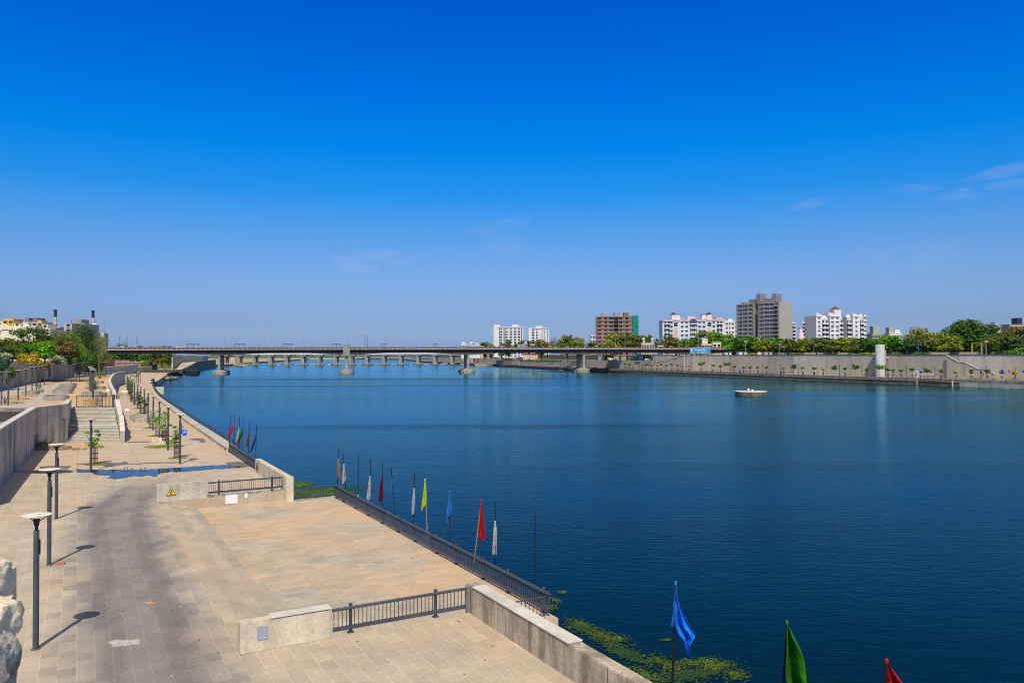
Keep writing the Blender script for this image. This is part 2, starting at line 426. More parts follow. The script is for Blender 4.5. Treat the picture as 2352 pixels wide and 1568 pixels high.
cast = paving('cast_concrete', (.52,.42,.30), (.49,.40,.29), (.34,.28,.20), 7.0, 5.5, dirt=(.56,.385,.235), dirt_lo=.44, dirt_hi=.68, dscale=.09, msize=.03)
step_mat = paving('step_stone', (.46,.39,.28), (.41,.36,.27), (.52,.43,.30), 1.2, 3.0, dirt=(.54,.385,.24), dirt_lo=.5, dirt_hi=.7)
step_mat2 = paving('step_stone_worn', (.42,.36,.265), (.37,.325,.25), (.46,.39,.28), 1.4, 3.0, dirt=(.54,.385,.24), dirt_lo=.5, dirt_hi=.7)
terrace_mat = M('terrace_concrete', (.44,.375,.285), .9, .15, .12, col2=(.50,.415,.31), fine=.1)
sand_mat = M('orange_sand', (.52,.33,.16), .95, .15, .2, col2=(.60,.42,.24), fine=.12)
bank_mat = M('bank_soil', (.36,.26,.16), .95, .2, .05, col2=(.46,.36,.22), fine=.2)
scrub_mat = M('scrub_ground', (.09,.11,.03), .95, .2, .05, col2=(.24,.21,.09), fine=.25)
land_mat = M('land', (.22,.19,.11), .95, .2, .02, col2=(.12,.13,.05), fine=.2)

def L(pts): return [(p[0]*UX.x + p[1]*UX.y, -(p[0]*VX.x + p[1]*VX.y)) for p in pts]
def slab(name, pts, z0, z1, mat, kind='structure'):
    o = MB().prism(L(pts), z0, z1).build(name, mat); o.rotation_euler = (0,0,URZ)
    if kind: o['kind'] = kind
    return o
def p2(v): return (v.x, v.y)
WATER = -2.5
# river bank furniture line of the curved promenade, surveyed
BENCH = [p2(G(x, y)) for x, y in [(513,1034),(468,1001),(430.6,975),(404,954),(376.8,933),(354.8,914.6),(343.8,898),(341.3,888),(344.5,877)]]
EDGE = offset_line(BENCH, 1.7)
WALL_A = [(-37.6,55.05), (-56.4,92.7)]
RAMPW = [(-55.9,110),(-58.2,113.9),(-70,136.8),(-86.9,168.5),(-104.3,202),(-124,241.8),(-139,273),(-150.5,303)]
WALL2 = [(-176,296),(-234.5,488)]
BACKW = [(-85,112),(-110,168),(-123,195),(-153,273)]
TZ = 3.6
near_edge = [p2(uv(-25,15.1)), p2(uv(30.2,15.1)), p2(uv(30.2,5.3)), p2(uv(64.3,5.3)), p2(uv(64.3,15.1)), p2(uv(82.0,15.1))]
slab('promenade_paving', near_edge + [p2(uv(88.5,-3.9)), p2(uv(90.2,-6.6)), p2(uv(66,-7.5)), p2(uv(60,-40)), p2(uv(-25,-40))], -4, 0, pave)
slab('promenade_concrete', [p2(uv(82.0,15.1)), p2(uv(93.0,15.1))] + EDGE + [(-152,335),(-197,446),(-234.5,492),(-236,488),(-180,296),(-150,300),(-120,230),(-90,165),(-64,120),(-63,105),(-58,92)] +
     [p2(uv(90.2,-6.6)), p2(uv(88.5,-3.9))], -4, -.003, cast)
PZ = -.75
slab('ghat_platform', [p2(uv(30.2,8.0)), p2(uv(64.3,8.0)), p2(uv(64.3,18.75)), p2(uv(29.6,18.75)), p2(uv(29.6,15.1)), p2(uv(30.2,15.1))], -4, PZ, pave_platform)
slab('terrace', [(-61.9,110.2),(-100,112.6)] + BACKW[1:] + [(-215,330),(-330,430),(-330,520),(-236,520),(-236,488),(-177.5,296),(-153,302)] +
     [(x-.2, y) for x, y in RAMPW[::-1][1:-1]] + [(-56.1,110.2)], -1, TZ, terrace_mat)
rw_off = offset_line(RAMPW, -.05); rw_in = offset_line(RAMPW, -9)
slab('sandy_ground', [(x, y) for x, y in rw_off[1:7]] + [(x + rnd.uniform(-2,2), y + rnd.uniform(-2,2)) for x, y in rw_in[1:7][::-1]], TZ-.5, TZ+.004, sand_mat)
slab('excavation_floor', [(-56.8,94),(-57.5,112),(-130,114),(-110,60),(-40,55)], -1, 1.7, M('dark_soil', (.17,.13,.09), .95, .3, .4, col2=(.28,.23,.17), fine=.2))
# terrace lip over the excavation
slab('terrace_edge', [(-62.2,109.0),(-62.2,110.15),(-99,112.55),(-99,111.2)], TZ-.45, TZ+.01, concrete_grey)
LSHORE = [(-152,335),(-160,352),(-170,372),(-186,415),(-197,448),(-215,500),(-240,562),(-262,640),(-290,720),(-335,810),(-345,960),(-385,1100),(-480,1700),(-600,2320)]
slab('river_bank', LSHORE + [(-5000,2320),(-5000,480),(-234,480),(-177,296),(-160,300)], -4, -.02, bank_mat)
slab('upland', offset_line(BACKW, -.75) + [(-215,330),(-330,430),(-420,500),(-5000,900),(-5000,-400),(-85,-400)], -4, 9.0, scrub_mat)
RSHORE = [(335,20),(240,190),(191.7,292),(139,405.7),(82,554),(48,630),(-16,874),(-60,1000),(-150,1300),(-260,1900),(-480,2320)]
RWALL = offset_line(RSHORE, 13.5)
slab('far_promenade', RSHORE + offset_line(RSHORE, 18)[::-1], -4, 0, M('far_promenade_paving', (.36,.31,.25), .9, .15, .1, fine=.1))
SPLIT = on_line(1497, RWALL)
def split_line(pts, P):
    a = []; b = []
    for i, p in enumerate(pts):
        (a if p[1] < P.y else b).append(p)
    return a + [p2(P)], [p2(P)] + b
RW_NEAR, RW_FAR = split_line(RWALL, SPLIT)
RMID = offset_line(RSHORE, 34)
RM_FAR = [p for p in RMID if p[1] > SPLIT.y + 12]
slab('far_upper_land', [(x+.6, y) for x, y in RW_NEAR] + [(SPLIT.x+22, SPLIT.y+8)] + RM_FAR + [(-300,2330),(9000,2330),(9000,-400),(360,-400)], -4, 9.6, land_mat)
slab('far_middle_road', [(x+.6, y) for x, y in RW_FAR] + [(x+3, y) for x, y in RM_FAR[::-1]] + [(SPLIT.x+24, SPLIT.y+6)], -4, 5.7, M('far_road', (.26,.24,.21), .9, .15, .1))
slab('far_land', [(-9000,2318),(9000,2318),(9000,9000),(-9000,9000)], -4, .4, land_mat)

# water: one sheet to the horizon
def water_mat():
    m, nt, b = newmat('river_water')
    g = N(nt, 'ShaderNodeNewGeometry')
    def noise(sc, rot, det, ro=.55, dist=0.0):
        q = N(nt, 'ShaderNodeMapping'); q.inputs['Scale'].default_value = sc; q.inputs['Rotation'].default_value = (0,0,rot); nt.links.new(g.outputs['Position'], q.inputs[0])
        n = N(nt, 'ShaderNodeTexNoise'); n.inputs['Scale'].default_value = 1; n.inputs['Detail'].default_value = det; n.inputs['Roughness'].default_value = ro; n.inputs['Distortion'].default_value = dist
        nt.links.new(q.outputs[0], n.inputs['Vector']); return n.outputs['Fac']
    patch = N(nt, 'ShaderNodeMapRange'); nt.links.new(noise((.004,.013,1), .1, 4, .6, .4), patch.inputs[0])
    for i_, val in ((1, .38), (2, .62), (3, .45), (4, 1.35)): patch.inputs[i_].default_value = val
    h = mathn(nt, 'ADD', mathn(nt, 'MULTIPLY', noise((.55,1.9,1), .22, 4, .6), .32), mathn(nt, 'MULTIPLY', noise((2.2,5.5,1), -.25, 3), .17))
    h = mathn(nt, 'ADD', h, mathn(nt, 'MULTIPLY', noise((.12,.35,1), .3, 3), .25))
    sp = N(nt, 'ShaderNodeSeparateXYZ'); nt.links.new(g.outputs['Position'], sp.inputs[0])
    amp = patch.outputs[0]                 # gusts: bands of rougher water lying on the river
    wob = mathn(nt, 'MULTIPLY', mathn(nt, 'SUBTRACT', noise((.03,.06,1), .2, 4), .5), 1.5)
    for (cx, cy, rx, ry, k) in ((-62,430,120,26,2.6),(-70,338,130,13,2.4),(-8,147,52,7,2.2),(150,250,120,14,1.2),(40,95,60,5,1.0)):
        a = mathn(nt, 'POWER', mathn(nt, 'ABSOLUTE', mathn(nt, 'DIVIDE', mathn(nt, 'SUBTRACT', sp.outputs['X'], cx), rx)), 2.0)
        b_ = mathn(nt, 'POWER', mathn(nt, 'ABSOLUTE', mathn(nt, 'DIVIDE', mathn(nt, 'SUBTRACT', sp.outputs['Y'], cy), ry)), 2.0)
        e = mathn(nt, 'SUBTRACT', mathn(nt, 'SUBTRACT', 1.0, mathn(nt, 'ADD', a, b_)), wob, True)
        amp = mathn(nt, 'ADD', amp, mathn(nt, 'MULTIPLY', e, k))
    h = mathn(nt, 'MULTIPLY', h, amp)
    bu = N(nt, 'ShaderNodeBump'); bu.inputs['Strength'].default_value = .5; bu.inputs['Distance'].default_value = WBUMP
    nt.links.new(h, bu.inputs['Height'])
    df = N(nt, 'ShaderNodeBsdfDiffuse'); nt.links.new(bu.outputs[0], df.inputs['Normal'])
    r1 = ramp(nt, [(.35,(.0005,.0085,.0085)), (.65,(.001,.0135,.012))]); nt.links.new(noise((.012,.03,1), .4, 4), r1.inputs[0]); nt.links.new(r1.outputs[0], df.inputs['Color'])
    gl = N(nt, 'ShaderNodeBsdfGlossy'); nt.links.new(bu.outputs[0], gl.inputs['Normal']); gl.inputs['Color'].default_value = (.42,.80,.88,1)
    rg = N(nt, 'ShaderNodeMapRange'); nt.links.new(noise((.006,.02,1), .2, 4, .6, .3), rg.inputs[0])
    for i_, val in ((1, .36), (2, .64), (3, .09), (4, .20)): rg.inputs[i_].default_value = val
    nt.links.new(rg.outputs[0], gl.inputs['Roughness'])
    fr = N(nt, 'ShaderNodeFresnel'); fr.inputs['IOR'].default_value = 1.33; nt.links.new(bu.outputs[0], fr.inputs['Normal'])
    mx = N(nt, 'ShaderNodeMixShader'); nt.links.new(mathn(nt, 'MULTIPLY', mathn(nt, 'POWER', fr.outputs[0], 1.3), 1.18, True), mx.inputs[0]); nt.links.new(df.outputs[0], mx.inputs[1]); nt.links.new(gl.outputs[0], mx.inputs[2])
    nt.links.new(mx.outputs[0], nt.nodes['Material Output'].inputs[0]); nt.nodes.remove(b)
    return m
WBUMP = .235
wm = water_mat()
o = MB().add([(-9000,-600,WATER),(9000,-600,WATER),(9000,9000,WATER),(-9000,9000,WATER)], [(0,1,2,3)]).build('river_water', wm, fix=False); o['kind'] = 'structure'

# floating algae along the near bank: countless shreds in one mass
alg = leafmat('algae', (.008,.02,.003), (.085,.125,.008), .1)
def algae(spots, name, n, r0, r1, mat):
    mb = MB()
    for (c, rx, ry, rz_, k) in spots:
        for i in range(int(n*k)):
            a = rnd.uniform(0, 6.283); d = abs(rnd.gauss(0, .5))
            if d > 1.25: continue
            x = math.cos(a)*d*rx; y = math.sin(a)*d*ry
            px_ = c.x + x*math.cos(rz_) - y*math.sin(rz_); py_ = c.y + x*math.sin(rz_) + y*math.cos(rz_)
            r = rnd.uniform(r0, r1)*(1.2 - .6*min(d,1)); m_ = rnd.randint(6, 9); zz = WATER + rnd.uniform(.004, .022)
            mb.add([(px_ + math.cos(6.283*q/m_)*r*rnd.uniform(.15,1.9)*1.2, py_ + math.sin(6.283*q/m_)*r*rnd.uniform(.15,1.7), zz + rnd.uniform(-.003,.03)) for q in range(m_)], [tuple(range(m_))])
    o = mb.build(name, mat); o['kind'] = 'stuff'; o['label'] = None or ''
    del o['label']
    return o
W_ = WATER
o = algae([(G(1380,1460,W_),2.0,.9,2.1,1.0),(G(1340,1435,W_),1.2,.7,2.1,.5),(G(1420,1465,W_),.7,.5,0,.35),(G(1530,1525,W_),2.0,.8,2.1,.9),(G(1600,1520,W_),1.6,.6,.2,.7),(G(1650,1530,W_),1.3,.6,.4,.6),(G(1690,1550,W_),.8,.8,1.,.5),(G(1528,1470,W_),.35,.16,.1,.12),
           (G(1262,1395,W_),.9,.7,2,.35),(G(1275,1378,W_),.7,.4,2,.25),(G(1480,1550,W_),1.6,.8,2.1,.7),(G(1290,1360,W_),.4,.5,2,.1)], 'algae', 700, .018, .055, alg)
tag(o, 'yellow green algae scum floating below the near concrete wall', 'algae')
alg2 = M('dark_algae', (.012,.035,.008), .6, .3, 1.2, col2=(.03,.07,.012))
alg3 = leafmat('algae_edge', (.014,.045,.004), (.07,.13,.010), .1)
o = algae([(G(715,1128,W_),5.5,2.6,.5,2.4),(G(690,1112,W_),2.6,1.5,1.9,.7),(G(745,1135,W_),3.5,1.2,.4,.8)], 'algae', 2600, .03, .10, alg3)
tag(o, 'dense green algae filling the water corner behind the ghat railing', 'algae')
o = algae([(G(1440,1500,W_),3.6,1.2,2.1,.6),(G(1580,1550,W_),3.0,1.0,.3,.7),(G(1330,1440,W_),2.0,.9,2.1,.4)], 'algae', 900, .03, .10, alg2)
tag(o, 'dark green drowned algae between the bright scum patches', 'algae')
o = algae([(G(505,843,W_),26,8,-.2,1.0),(G(475,846,W_),16,6,-.3,.6)], 'water_weed', 900, .8, 2.0, M('bank_weed', (.05,.13,.02), .9, .2, .2, col2=(.09,.18,.03)))
tag(o, 'flat green weed on the water left of the tall bridge pier', 'water weed')
o = algae([(G(960,829,W_),90,20,.0,1.0),(G(1080,832,W_),80,22,.2,1.0),(G(1160,836,W_),40,12,.3,.6)], 'water_weed', 1100, 1.5, 4.5, M('bank_weed', (.05,.12,.02)))
tag(o, 'green weed on the water below the distant quay behind the railway bridge', 'water weed')

# ------------------------------------------------------------------ near ghat: steps, low walls, railings
st = thing('ghat_steps', 'flight of wide stone steps running down to the sunken ghat platform', 'steps')
t_w = (8.68-5.3)/5
for i in range(5):
    z1 = -(i+1)*.15 + .0
    if i == 4: break
    o = MB().prism([(30.25, -(5.3+i*t_w)), (64.25, -(5.3+i*t_w)), (64.25, -(5.3+(i+1)*t_w)), (30.25, -(5.3+(i+1)*t_w))], -3.9, z1).build('step', (step_mat, step_mat2)[i % 2], st)
    o.rotation_euler = (0,0,URZ)
def ubox(mb, u0, u1, v0, v1, z0, z1, mi=0): return mb.box(u0, u1, -v1, -v0, z0, z1, mi)
def uthing(name, label, cat, group=None): return thing(name, label, cat, (0,0,0), URZ, group)

# near transverse block wall
w = uthing('low_wall', 'cream low wall block with a small grey plate, beside the near railing', 'wall')
ubox(MB(), 30.1, 30.55, 5.25, 8.62, -.02, 1.13).build('wall', concrete_cream, w, bevel=.03)
ubox(MB(), 30.06, 30.6, 6.35, 8.66, 1.132, 1.19).build('coping', cap_stone, w, bevel=.015)
pl = ubox(MB(), 30.075, 30.1, 5.85, 6.23, .42, .92); o = pl.build('plate', M('grey_plate', (.34,.36,.42), .5, .08, 3), w)
# far transverse wall with kerb
w = uthing('low_wall', 'cream low wall with a yellow warning triangle at the far end of the ghat', 'wall')
ubox(MB(), 64.3, 64.75, 5.2, 8.75, -.9, 1.28).build('wall', M('mottled_wall', (.46,.42,.33), .88, .2, .9, col2=(.68,.62,.48), streak=.22, fine=.2), w, bevel=.03)
ubox(MB(), 64.3, 64.72, 8.75, 14.62, -.9, .10).build('kerb', M('blotchy_kerb', (.30,.28,.23), .9, .2, .9, col2=(.58,.54,.46), streak=.5, fine=.2), w, bevel=.02)
ubox(MB(), 64.27, 64.3, 10.1, 11.0, -.62, .06).build('paint_patch', M('white_patch', (.80,.78,.74), .8, .06, 3), w)
ubox(MB(), 64.275, 64.3, 11.55, 11.75, -.25, .08).build('paint_patch', M('white_patch', (.8,.78,.74)), w)
# warning triangle on it
sg = uthing('warning_sign', 'yellow warning triangle fixed to the far low wall', 'sign')
yel = M('sign_yellow', (.80,.48,.012), .5, .05, 3)
def tri(mb, cu, cv, zc, s, mi=0, off=0.0):
    h = s*.866; x = cu
    pts = [(x, -(cv-s/2), zc-h/3), (x, -(cv+s/2), zc-h/3), (x, -cv, zc+h*2/3)]
    bk = [(p[0]+.02, p[1], p[2]) for p in pts]
    return mb.add(pts+bk, [(0,1,2),(5,4,3),(0,3,4,1),(1,4,5,2),(2,5,3,0)], mi)
tri(MB(), 64.262, 6.2, .62, .72).build('sign_border', black, sg)
tri(MB(), 64.256, 6.2, .62, .62).build('sign_face', yel, sg)
pg = MB()
for (a, b, c, d) in [(-.03,.03,.86,.93),(-.035,.035,.80,.85),(-.01,.05,.74,.80),(-.10,-.02,.66,.76),(-.08,.08,.645,.66)]:
    ubox(pg, 64.250, 64.255, 6.2+a, 6.2+b, c-.06, d-.06)
pg.build('pictogram', black, sg)
tx = MB()
for a, b in [(-.12,-.07),(-.055,-.01),(.02,.05),(.06,.12)]: ubox(tx, 64.250, 64.255, 6.2+a, 6.2+b, .525, .56)
for a, b in [(-.16,-.11),(-.10,-.05),(-.03,.0),(.01,.07),(.09,.16)]: ubox(tx, 64.250, 64.255, 6.2+a, 6.2+b, .455, .475)
tx.build('lettering', black, sg)

def long_wall(label, u0, u1, ztop, extras, rooms):
    w = uthing('parapet_wall', label, 'wall')
    ubox(MB(), u0, u1, 14.62, 15.15, -4, ztop).build('wall', rooms, w, bevel=.03)
    j = MB()
    uu = u0 + 1.1
    while uu < u1-.3:
        j.box(uu-.012, uu+.012, -14.619, -14.612, 0, ztop-.01); uu += 2.45
    j.build('joint', concrete_dark, w)
    for (a, b, m_) in extras: ubox(MB(), a, b, 14.58, 15.19, ztop+.002, ztop+.06).build('coping', m_, w, bevel=.015)
    return w
long_wall('long stained parapet wall along the water at the bottom edge', -25, 30.55, 1.15, [(22.4,25.2,cap_stone),(25.25,27.7,cap_stone),(27.75,29.8,cap_stone)], concrete_old)
fw = long_wall('pale parapet wall between the far ghat railing and the algae', 63.9, 76.3, 1.22, [], concrete_cream)
ubox(MB(), 63.55, 63.9, 14.58, 15.19, -4, 1.22).build('pier', concrete_cream, fw, bevel=.02)
pn = uthing('number_panel', 'pair of small black line panels on the end of the pale parapet wall', 'sign')
for k, vv in enumerate((0,1)):
    f = MB(); u_ = 75.6 - k*.62; z_ = .52
    for a in [(u_-.2,u_+.2,.33,.36),(u_-.2,u_+.2,-.36,-.33),(u_-.2,u_-.165,-.33,.33),(u_+.165,u_+.2,-.33,.33),(u_-.07,u_+.07,.08,.2),(u_-.1,u_+.1,-.2,-.1),(u_-.02,u_+.06,-.1,.08)]:
        f.box(a[0], a[1], -14.62, -14.605, z_+a[2], z_+a[3])
    f.build('panel', black, pn)
rt = uthing('warning_sign', 'red outlined triangle plate on the long parapet wall at the picture bottom', 'sign')
f = MB()
for zc, s in ((.80,.55),):
    P3 = [(24.3-s/2, zc-.26), (24.3+s/2, zc-.26), (24.3, zc+.22)]
    P3 = [(18.7-s/2, zc-.22), (18.7+s/2, zc-.22), (18.7, zc+.26)]
    for i in range(3):
        a, b = P3[i], P3[(i+1)%3]
        f.beam((a[0], -14.606, a[1]), (b[0], -14.606, b[1]), .02, .045)
f.build('border', M('sign_red', (.45,.02,.03), .5, .1, 3), rt)

def railing(label, p, q, zb, posts, hgt=1.0, bar=.17, name='railing', tube=.062, bot=(.05,.16), ps=1, group=None):
    """steel railing from p to q (plan points): round top rail, flat bottom rail, upright bars, round posts with finials"""
    p = Vector((p[0], p[1], zb)); q = Vector((q[0], q[1], zb)); d = q - p; Ln = d.length
    t = thing(name, label, 'railing', p, math.atan2(d.y, d.x), group)
    MB().tube([(0,0,hgt),(Ln,0,hgt)], tube, 10).build('top_rail', steel, t, smooth=True)
    MB().box(0.02, Ln-.02, -bot[0]/2, bot[0]/2, .16, .16+bot[1]).build('bottom_rail', steel, t)
    b = MB(); n = int(Ln/bar)
    for i in range(n+1):
        x = .06 + (Ln-.12)*i/n
        b.box(x-.012, x+.012, -.02, .02, .16+bot[1], hgt-tube*.6)
    b.build('bar_panel', steel, t)
    for s in posts:
        x = s*Ln
        y = .09*ps; g = MB().tube([(x,y,0),(x,y,hgt+.1)], .07, 10); g.lathe([(.08,hgt+.1),(.085,hgt+.13),(.06,hgt+.15)], x, y, 10); g.box(x-.13,x+.13,y-.11,y+.11,0.0,.02); g.box(x-.03,x+.03,min(0,y),max(0,y),.5,.56)
        g.build('post', steel, t, smooth=True)
    return t
def U2(u, v): return p2(uv(u, v))
railing('dark steel railing between the cream wall block and the long parapet wall', U2(30.3, 8.75), U2(30.3, 14.56), 0, [.13,.76])
railing('long dark steel railing on the river edge of the ghat platform', U2(29.9,18.5), U2(63.6,18.5), PZ, [.02,.12,.2,.3,.38,.48,.57,.66,.75,.84,.93,.985], tube=.075, ps=-1)
railing('dark steel railing on the kerb at the far end of the ghat', U2(64.5, 8.85), U2(64.5,14.5), .10, [.14,.86])
railing('dark steel railing beside the wet paving, below the far flags', U2(76.4,14.85), U2(93.2,15.0), .0, [.02,.2,.36,.52,.68,.84,.98], tube=.09, bar=.10, bot=(.06,.22), hgt=.98, ps=-1)
railing('thin green grey gate railing over the algae corner', U2(63.3,15.25), U2(64.0,18.3), PZ, [], hgt=.95, tube=.03, bar=.14, bot=(.03,.05))
railing('short light railing closing the near end of the ghat platform', U2(29.75,15.3), U2(29.75,18.2), PZ, [], hgt=1.0, tube=.03, bar=.2, bot=(.03,.05))
# stone blocks stepping to the water by the near end
for k, (u_, v_, z_) in enumerate([(28.6,17.5,-1.35),(27.6,17.2,-1.75),(26.6,16.7,-2.1)]):
    o = MB().box(-.6,.6,-1.1,1.1,-1.6,0).build('stone_block', M('water_step_stone', (.42,.31,.2), .9, .2, .8, col2=(.5,.42,.3), fine=.2), None, bevel=.06)
    o.location = uv(u_, v_, z_); o.rotation_euler = (0,0,URZ)
    tag(o, ['highest stone block stepping down to the water past the railing end','middle stone block stepping down to the algae','lowest stone block stepping down to the algae water'][k], 'stone block', 'stone blocks below the ghat platform')

# puddle across the promenade
def sheet(name, pts, z, mat, jit=.0, sub=4):
    out = []
    for i in range(len(pts)):
        a = Vector(pts[i]); b = Vector(pts[(i+1) % len(pts)])
        for k in range(sub):
            p = a.lerp(b, k/sub); p = (p.x + rnd.uniform(-jit*3, jit*3), p.y + rnd.uniform(-jit, jit)*.7)
            g = G(p[0], p[1], 0); out.append((g.x, g.y))
    mb = MB().prism(out, z-.0005, z)
    return mb.build(name, mat)
pud, ntp, bp_ = newmat('puddle_water')
bp_.inputs['Base Color'].default_value = (.022,.022,.02,1); bp_.inputs['Specular Tint'].default_value = (.42,.40,.33,1); bp_.inputs['Roughness'].default_value = .04; bp_.inputs['IOR'].default_value = 1.33
MATS['pud'] = pud
V2 = lambda x, y: (x*.2746, 918.8 + y*.2746)
o = sheet('puddle', [V2(*p) for p in [(640,575),(820,583),(1000,578),(1200,580),(1330,572),(1500,560),(1700,548),(1880,540),(1990,552),(2060,560),(1900,572),(1740,580),(1560,598),(1420,602),(1340,612),(1300,640),(1240,628),(1190,640),(1120,632),(1060,650),(960,660),(885,652),(930,632),(820,628),(760,606),(640,606)]], .004, pud, 1.1, 5)
tag(o, 'long blue puddle lying across the promenade paving', 'puddle')
o = sheet('puddle', [V2(*p) for p in [(130,590),(300,585),(560,582),(620,590),(600,606),(420,612),(260,612),(150,606)]], .004, pud, .5)
tag(o, 'small dark puddle in the shade at the foot of the tall wall', 'puddle')
damp = M('damp_stain', (.20,.165,.125), .6, .2, 1.0, col2=(.13,.11,.09), spec=.5)
for k, pts in enumerate([[(620,530),(800,520),(1000,525),(1050,508),(1075,530),(1250,520),(1500,515),(1500,523),(1250,530),(1080,538),(900,548),(740,546)],
            [(1010,350),(1130,345),(1280,342),(1330,346),(1200,352),(1110,356)],
            [(1560,330),(1650,316),(1700,320),(1720,345),(1690,356),(1660,338)], [(330,555),(480,545),(600,552),(560,576),(420,582),(330,578)], [(1890,522),(2000,512),(2080,530),(2085,556),(1990,560),(1900,545)]]):
    o = sheet('wet_patch', [V2(*p) for p in pts], .003, damp, .6); o['kind'] = 'structure'
o = sheet('sand_patch', [V2(*p) for p in [(560,370),(700,366),(860,378),(920,392),(800,408),(650,415),(560,405)]], .003, sand_mat, .5); o['kind'] = 'structure'
# ------------------------------------------------------------------ left walls, stairs, terrace
conc_pour = M('poured_concrete', (.60,.51,.39), .88, .22, .4, streak=.5, fine=.12, bump=.25, bs=7)
w = thing('retaining_wall', 'tall grey concrete wall bending towards the foot of the stairs', 'wall')
SBL, SBR, STL, STR = (-56.5,99.4), (-49.8,99.4), (-62.0,110.0), (-55.9,110.0)
WA = [WALL_A[0], (-47,73.8), WALL_A[1], SBL, STL]
MB().wall(WA, -.45, -1, [4.75]*5).build('wall', conc_pour, w)
MB().wall([(x-.06, y-.03) for x, y in offset_line(WA, .08)], -.62, 4.752, 4.90).build('coping', cap_stone, w)
MB().wall([(-37.6,55.0),(-48,54.0)], .45, -1, 4.74).build('end_wall', conc_pour, w)
j = MB()
for (x, y) in ((-47,73.8), (-42.2,64.3), (-51.7,83.3)):
    j.box(x+.005, x+.03, y-.02, y+.02, 0, 4.74)
j.build('joint', concrete_dark, w)
dp = MB().tube([(-56.25,98.2,0),(-56.25,98.2,3.0)], .06, 8); dp.tube([(-56.4,98.2,3.0),(-56.2,98.2,3.02)], .1, 8)
dp.build('drain_pipe', steel, w)

st = thing('staircase', 'broad concrete staircase climbing from the promenade to the terrace', 'stairs')
flight = [(0.0, 0.0)]
prof = []                      # (s along the stair 0..1, z)
n1, n2 = 11, 12
s = 0; z = 0
for i in range(n1): prof.append((s, z + TZ/23*(i+1))); s += .38/n1
zl = TZ/23*n1; s = .38 + .19
for i in range(n2): prof.append((s, zl + TZ/23*(i+1))); s += .43/n2
def slr(s):
    a = Vector(SBL).lerp(Vector(STL), s); b = Vector(SBR).lerp(Vector(STR), s); return (a.x, a.y), (b.x, b.y)
stair_mat = M('stair_concrete', (.33,.31,.24), .9, .18, .5, col2=(.44,.41,.32), fine=.15)
nosing = M('stair_nosing', (.52,.49,.40), .85, .12, 1.0)
for i, (s, z) in enumerate(prof):
    s2 = prof[i+1][0] if i+1 < len(prof) else 1.02
    a, b = slr(s); c, d = slr(s2)
    MB().prism([a, b, d, c], -1, z-.035).build('step', stair_mat, st)
    k = min(1, .30/((s2-s)*11))
    e, f = slr(s + (s2-s)*k) if i == n1-1 else (c, d)
    MB().prism([(a[0], a[1]-.03), (b[0], b[1]-.03), d, c], z-.034, z).build('tread', nosing, st)
# wall along the river side of stairs and terrace
w = thing('ramp_wall', 'low pale wall curving along the terrace edge above the promenade', 'wall')
lower = [(-49.75,99.3),(-51.7,102.9),(-53.0,105.2),(-55.85,110.0)]
MB().wall(lower, .5, -1, [1.35, 2.9, 2.95, 4.66]).build('wall', concrete, w)
MB().wall([(x-.03, y) for x, y in lower], .56, [1.352,2.902,2.952,4.662], [1.47,3.02,3.07,4.78]).build('coping', white if False else cap_stone, w)
# smooth the curve
def smooth(pts, n=4):
    out = []
    for i in range(len(pts)-1):
        p0 = Vector(pts[max(i-1,0)]); p1 = Vector(pts[i]); p2_ = Vector(pts[i+1]); p3 = Vector(pts[min(i+2, len(pts)-1)])
        for k in range(n):
            t = k/n
            out.append(tuple(.5*((2*p1) + (p2_-p0)*t + (2*p0-5*p1+4*p2_-p3)*t*t + (3*p1-p0-3*p2_+p3)*t**3)))
    out.append(tuple(pts[-1])); return out
RWs = smooth(RAMPW, 4)
MB().wall(RWs, .5, -1, 4.66).build('wall', M('ramp_wall_concrete', (.46,.43,.38), .88, .15, .3, streak=.3, fine=.1), w)
MB().wall([(x-.02, y) for x, y in RWs], .58, 4.662, 4.80).build('coping', cap_stone, w)
w = thing('retaining_wall', 'long grey retaining wall beyond the terrace, running under the bridge', 'wall')
MB().wall([(-196,284),(-176,296),(-205,392),(-234.5,488)], .6, -1, [4.4,4.6,4.7,4.9]).build('wall', M('far_wall_concrete', (.42,.40,.37), .88, .15, .12, streak=.3, fine=.1), w)
MB().wall([(-196.2,284),(-176.2,296),(-205.2,392),(-234.7,488)], .7, [4.402,4.602,4.702,4.902], [4.6,4.8,4.9,5.1]).build('coping', cap_stone, w)
w = thing('retaining_wall', 'high stained retaining wall behind the terrace with vines hanging over it', 'wall')
MB().wall(BACKW, -.6, 0, 9.1).build('wall', M('high_wall', (.56,.44,.31), .9, .2, .12, streak=.5, fine=.15), w)
MB().wall([BACKW[-1], (-160,271)], -.6, 0, 9.1).build('end_wall', M('high_wall'  , (0,0,0)), w)
hole = thing('drain_stain', 'black drain stain running down the high terrace wall', 'stain')
pz = on_line(114, BACKW)
MB().box(-.05,.02,-1.4,1.4,-3.2,0).build('stain', M('drain_black', (.03,.022,.018), .8, .3, 2), hole)
hole.location = (pz.x+.03, pz.y, 8.0); hole.rotation_euler = (0,0,math.atan2(78,-30)-math.pi/2)

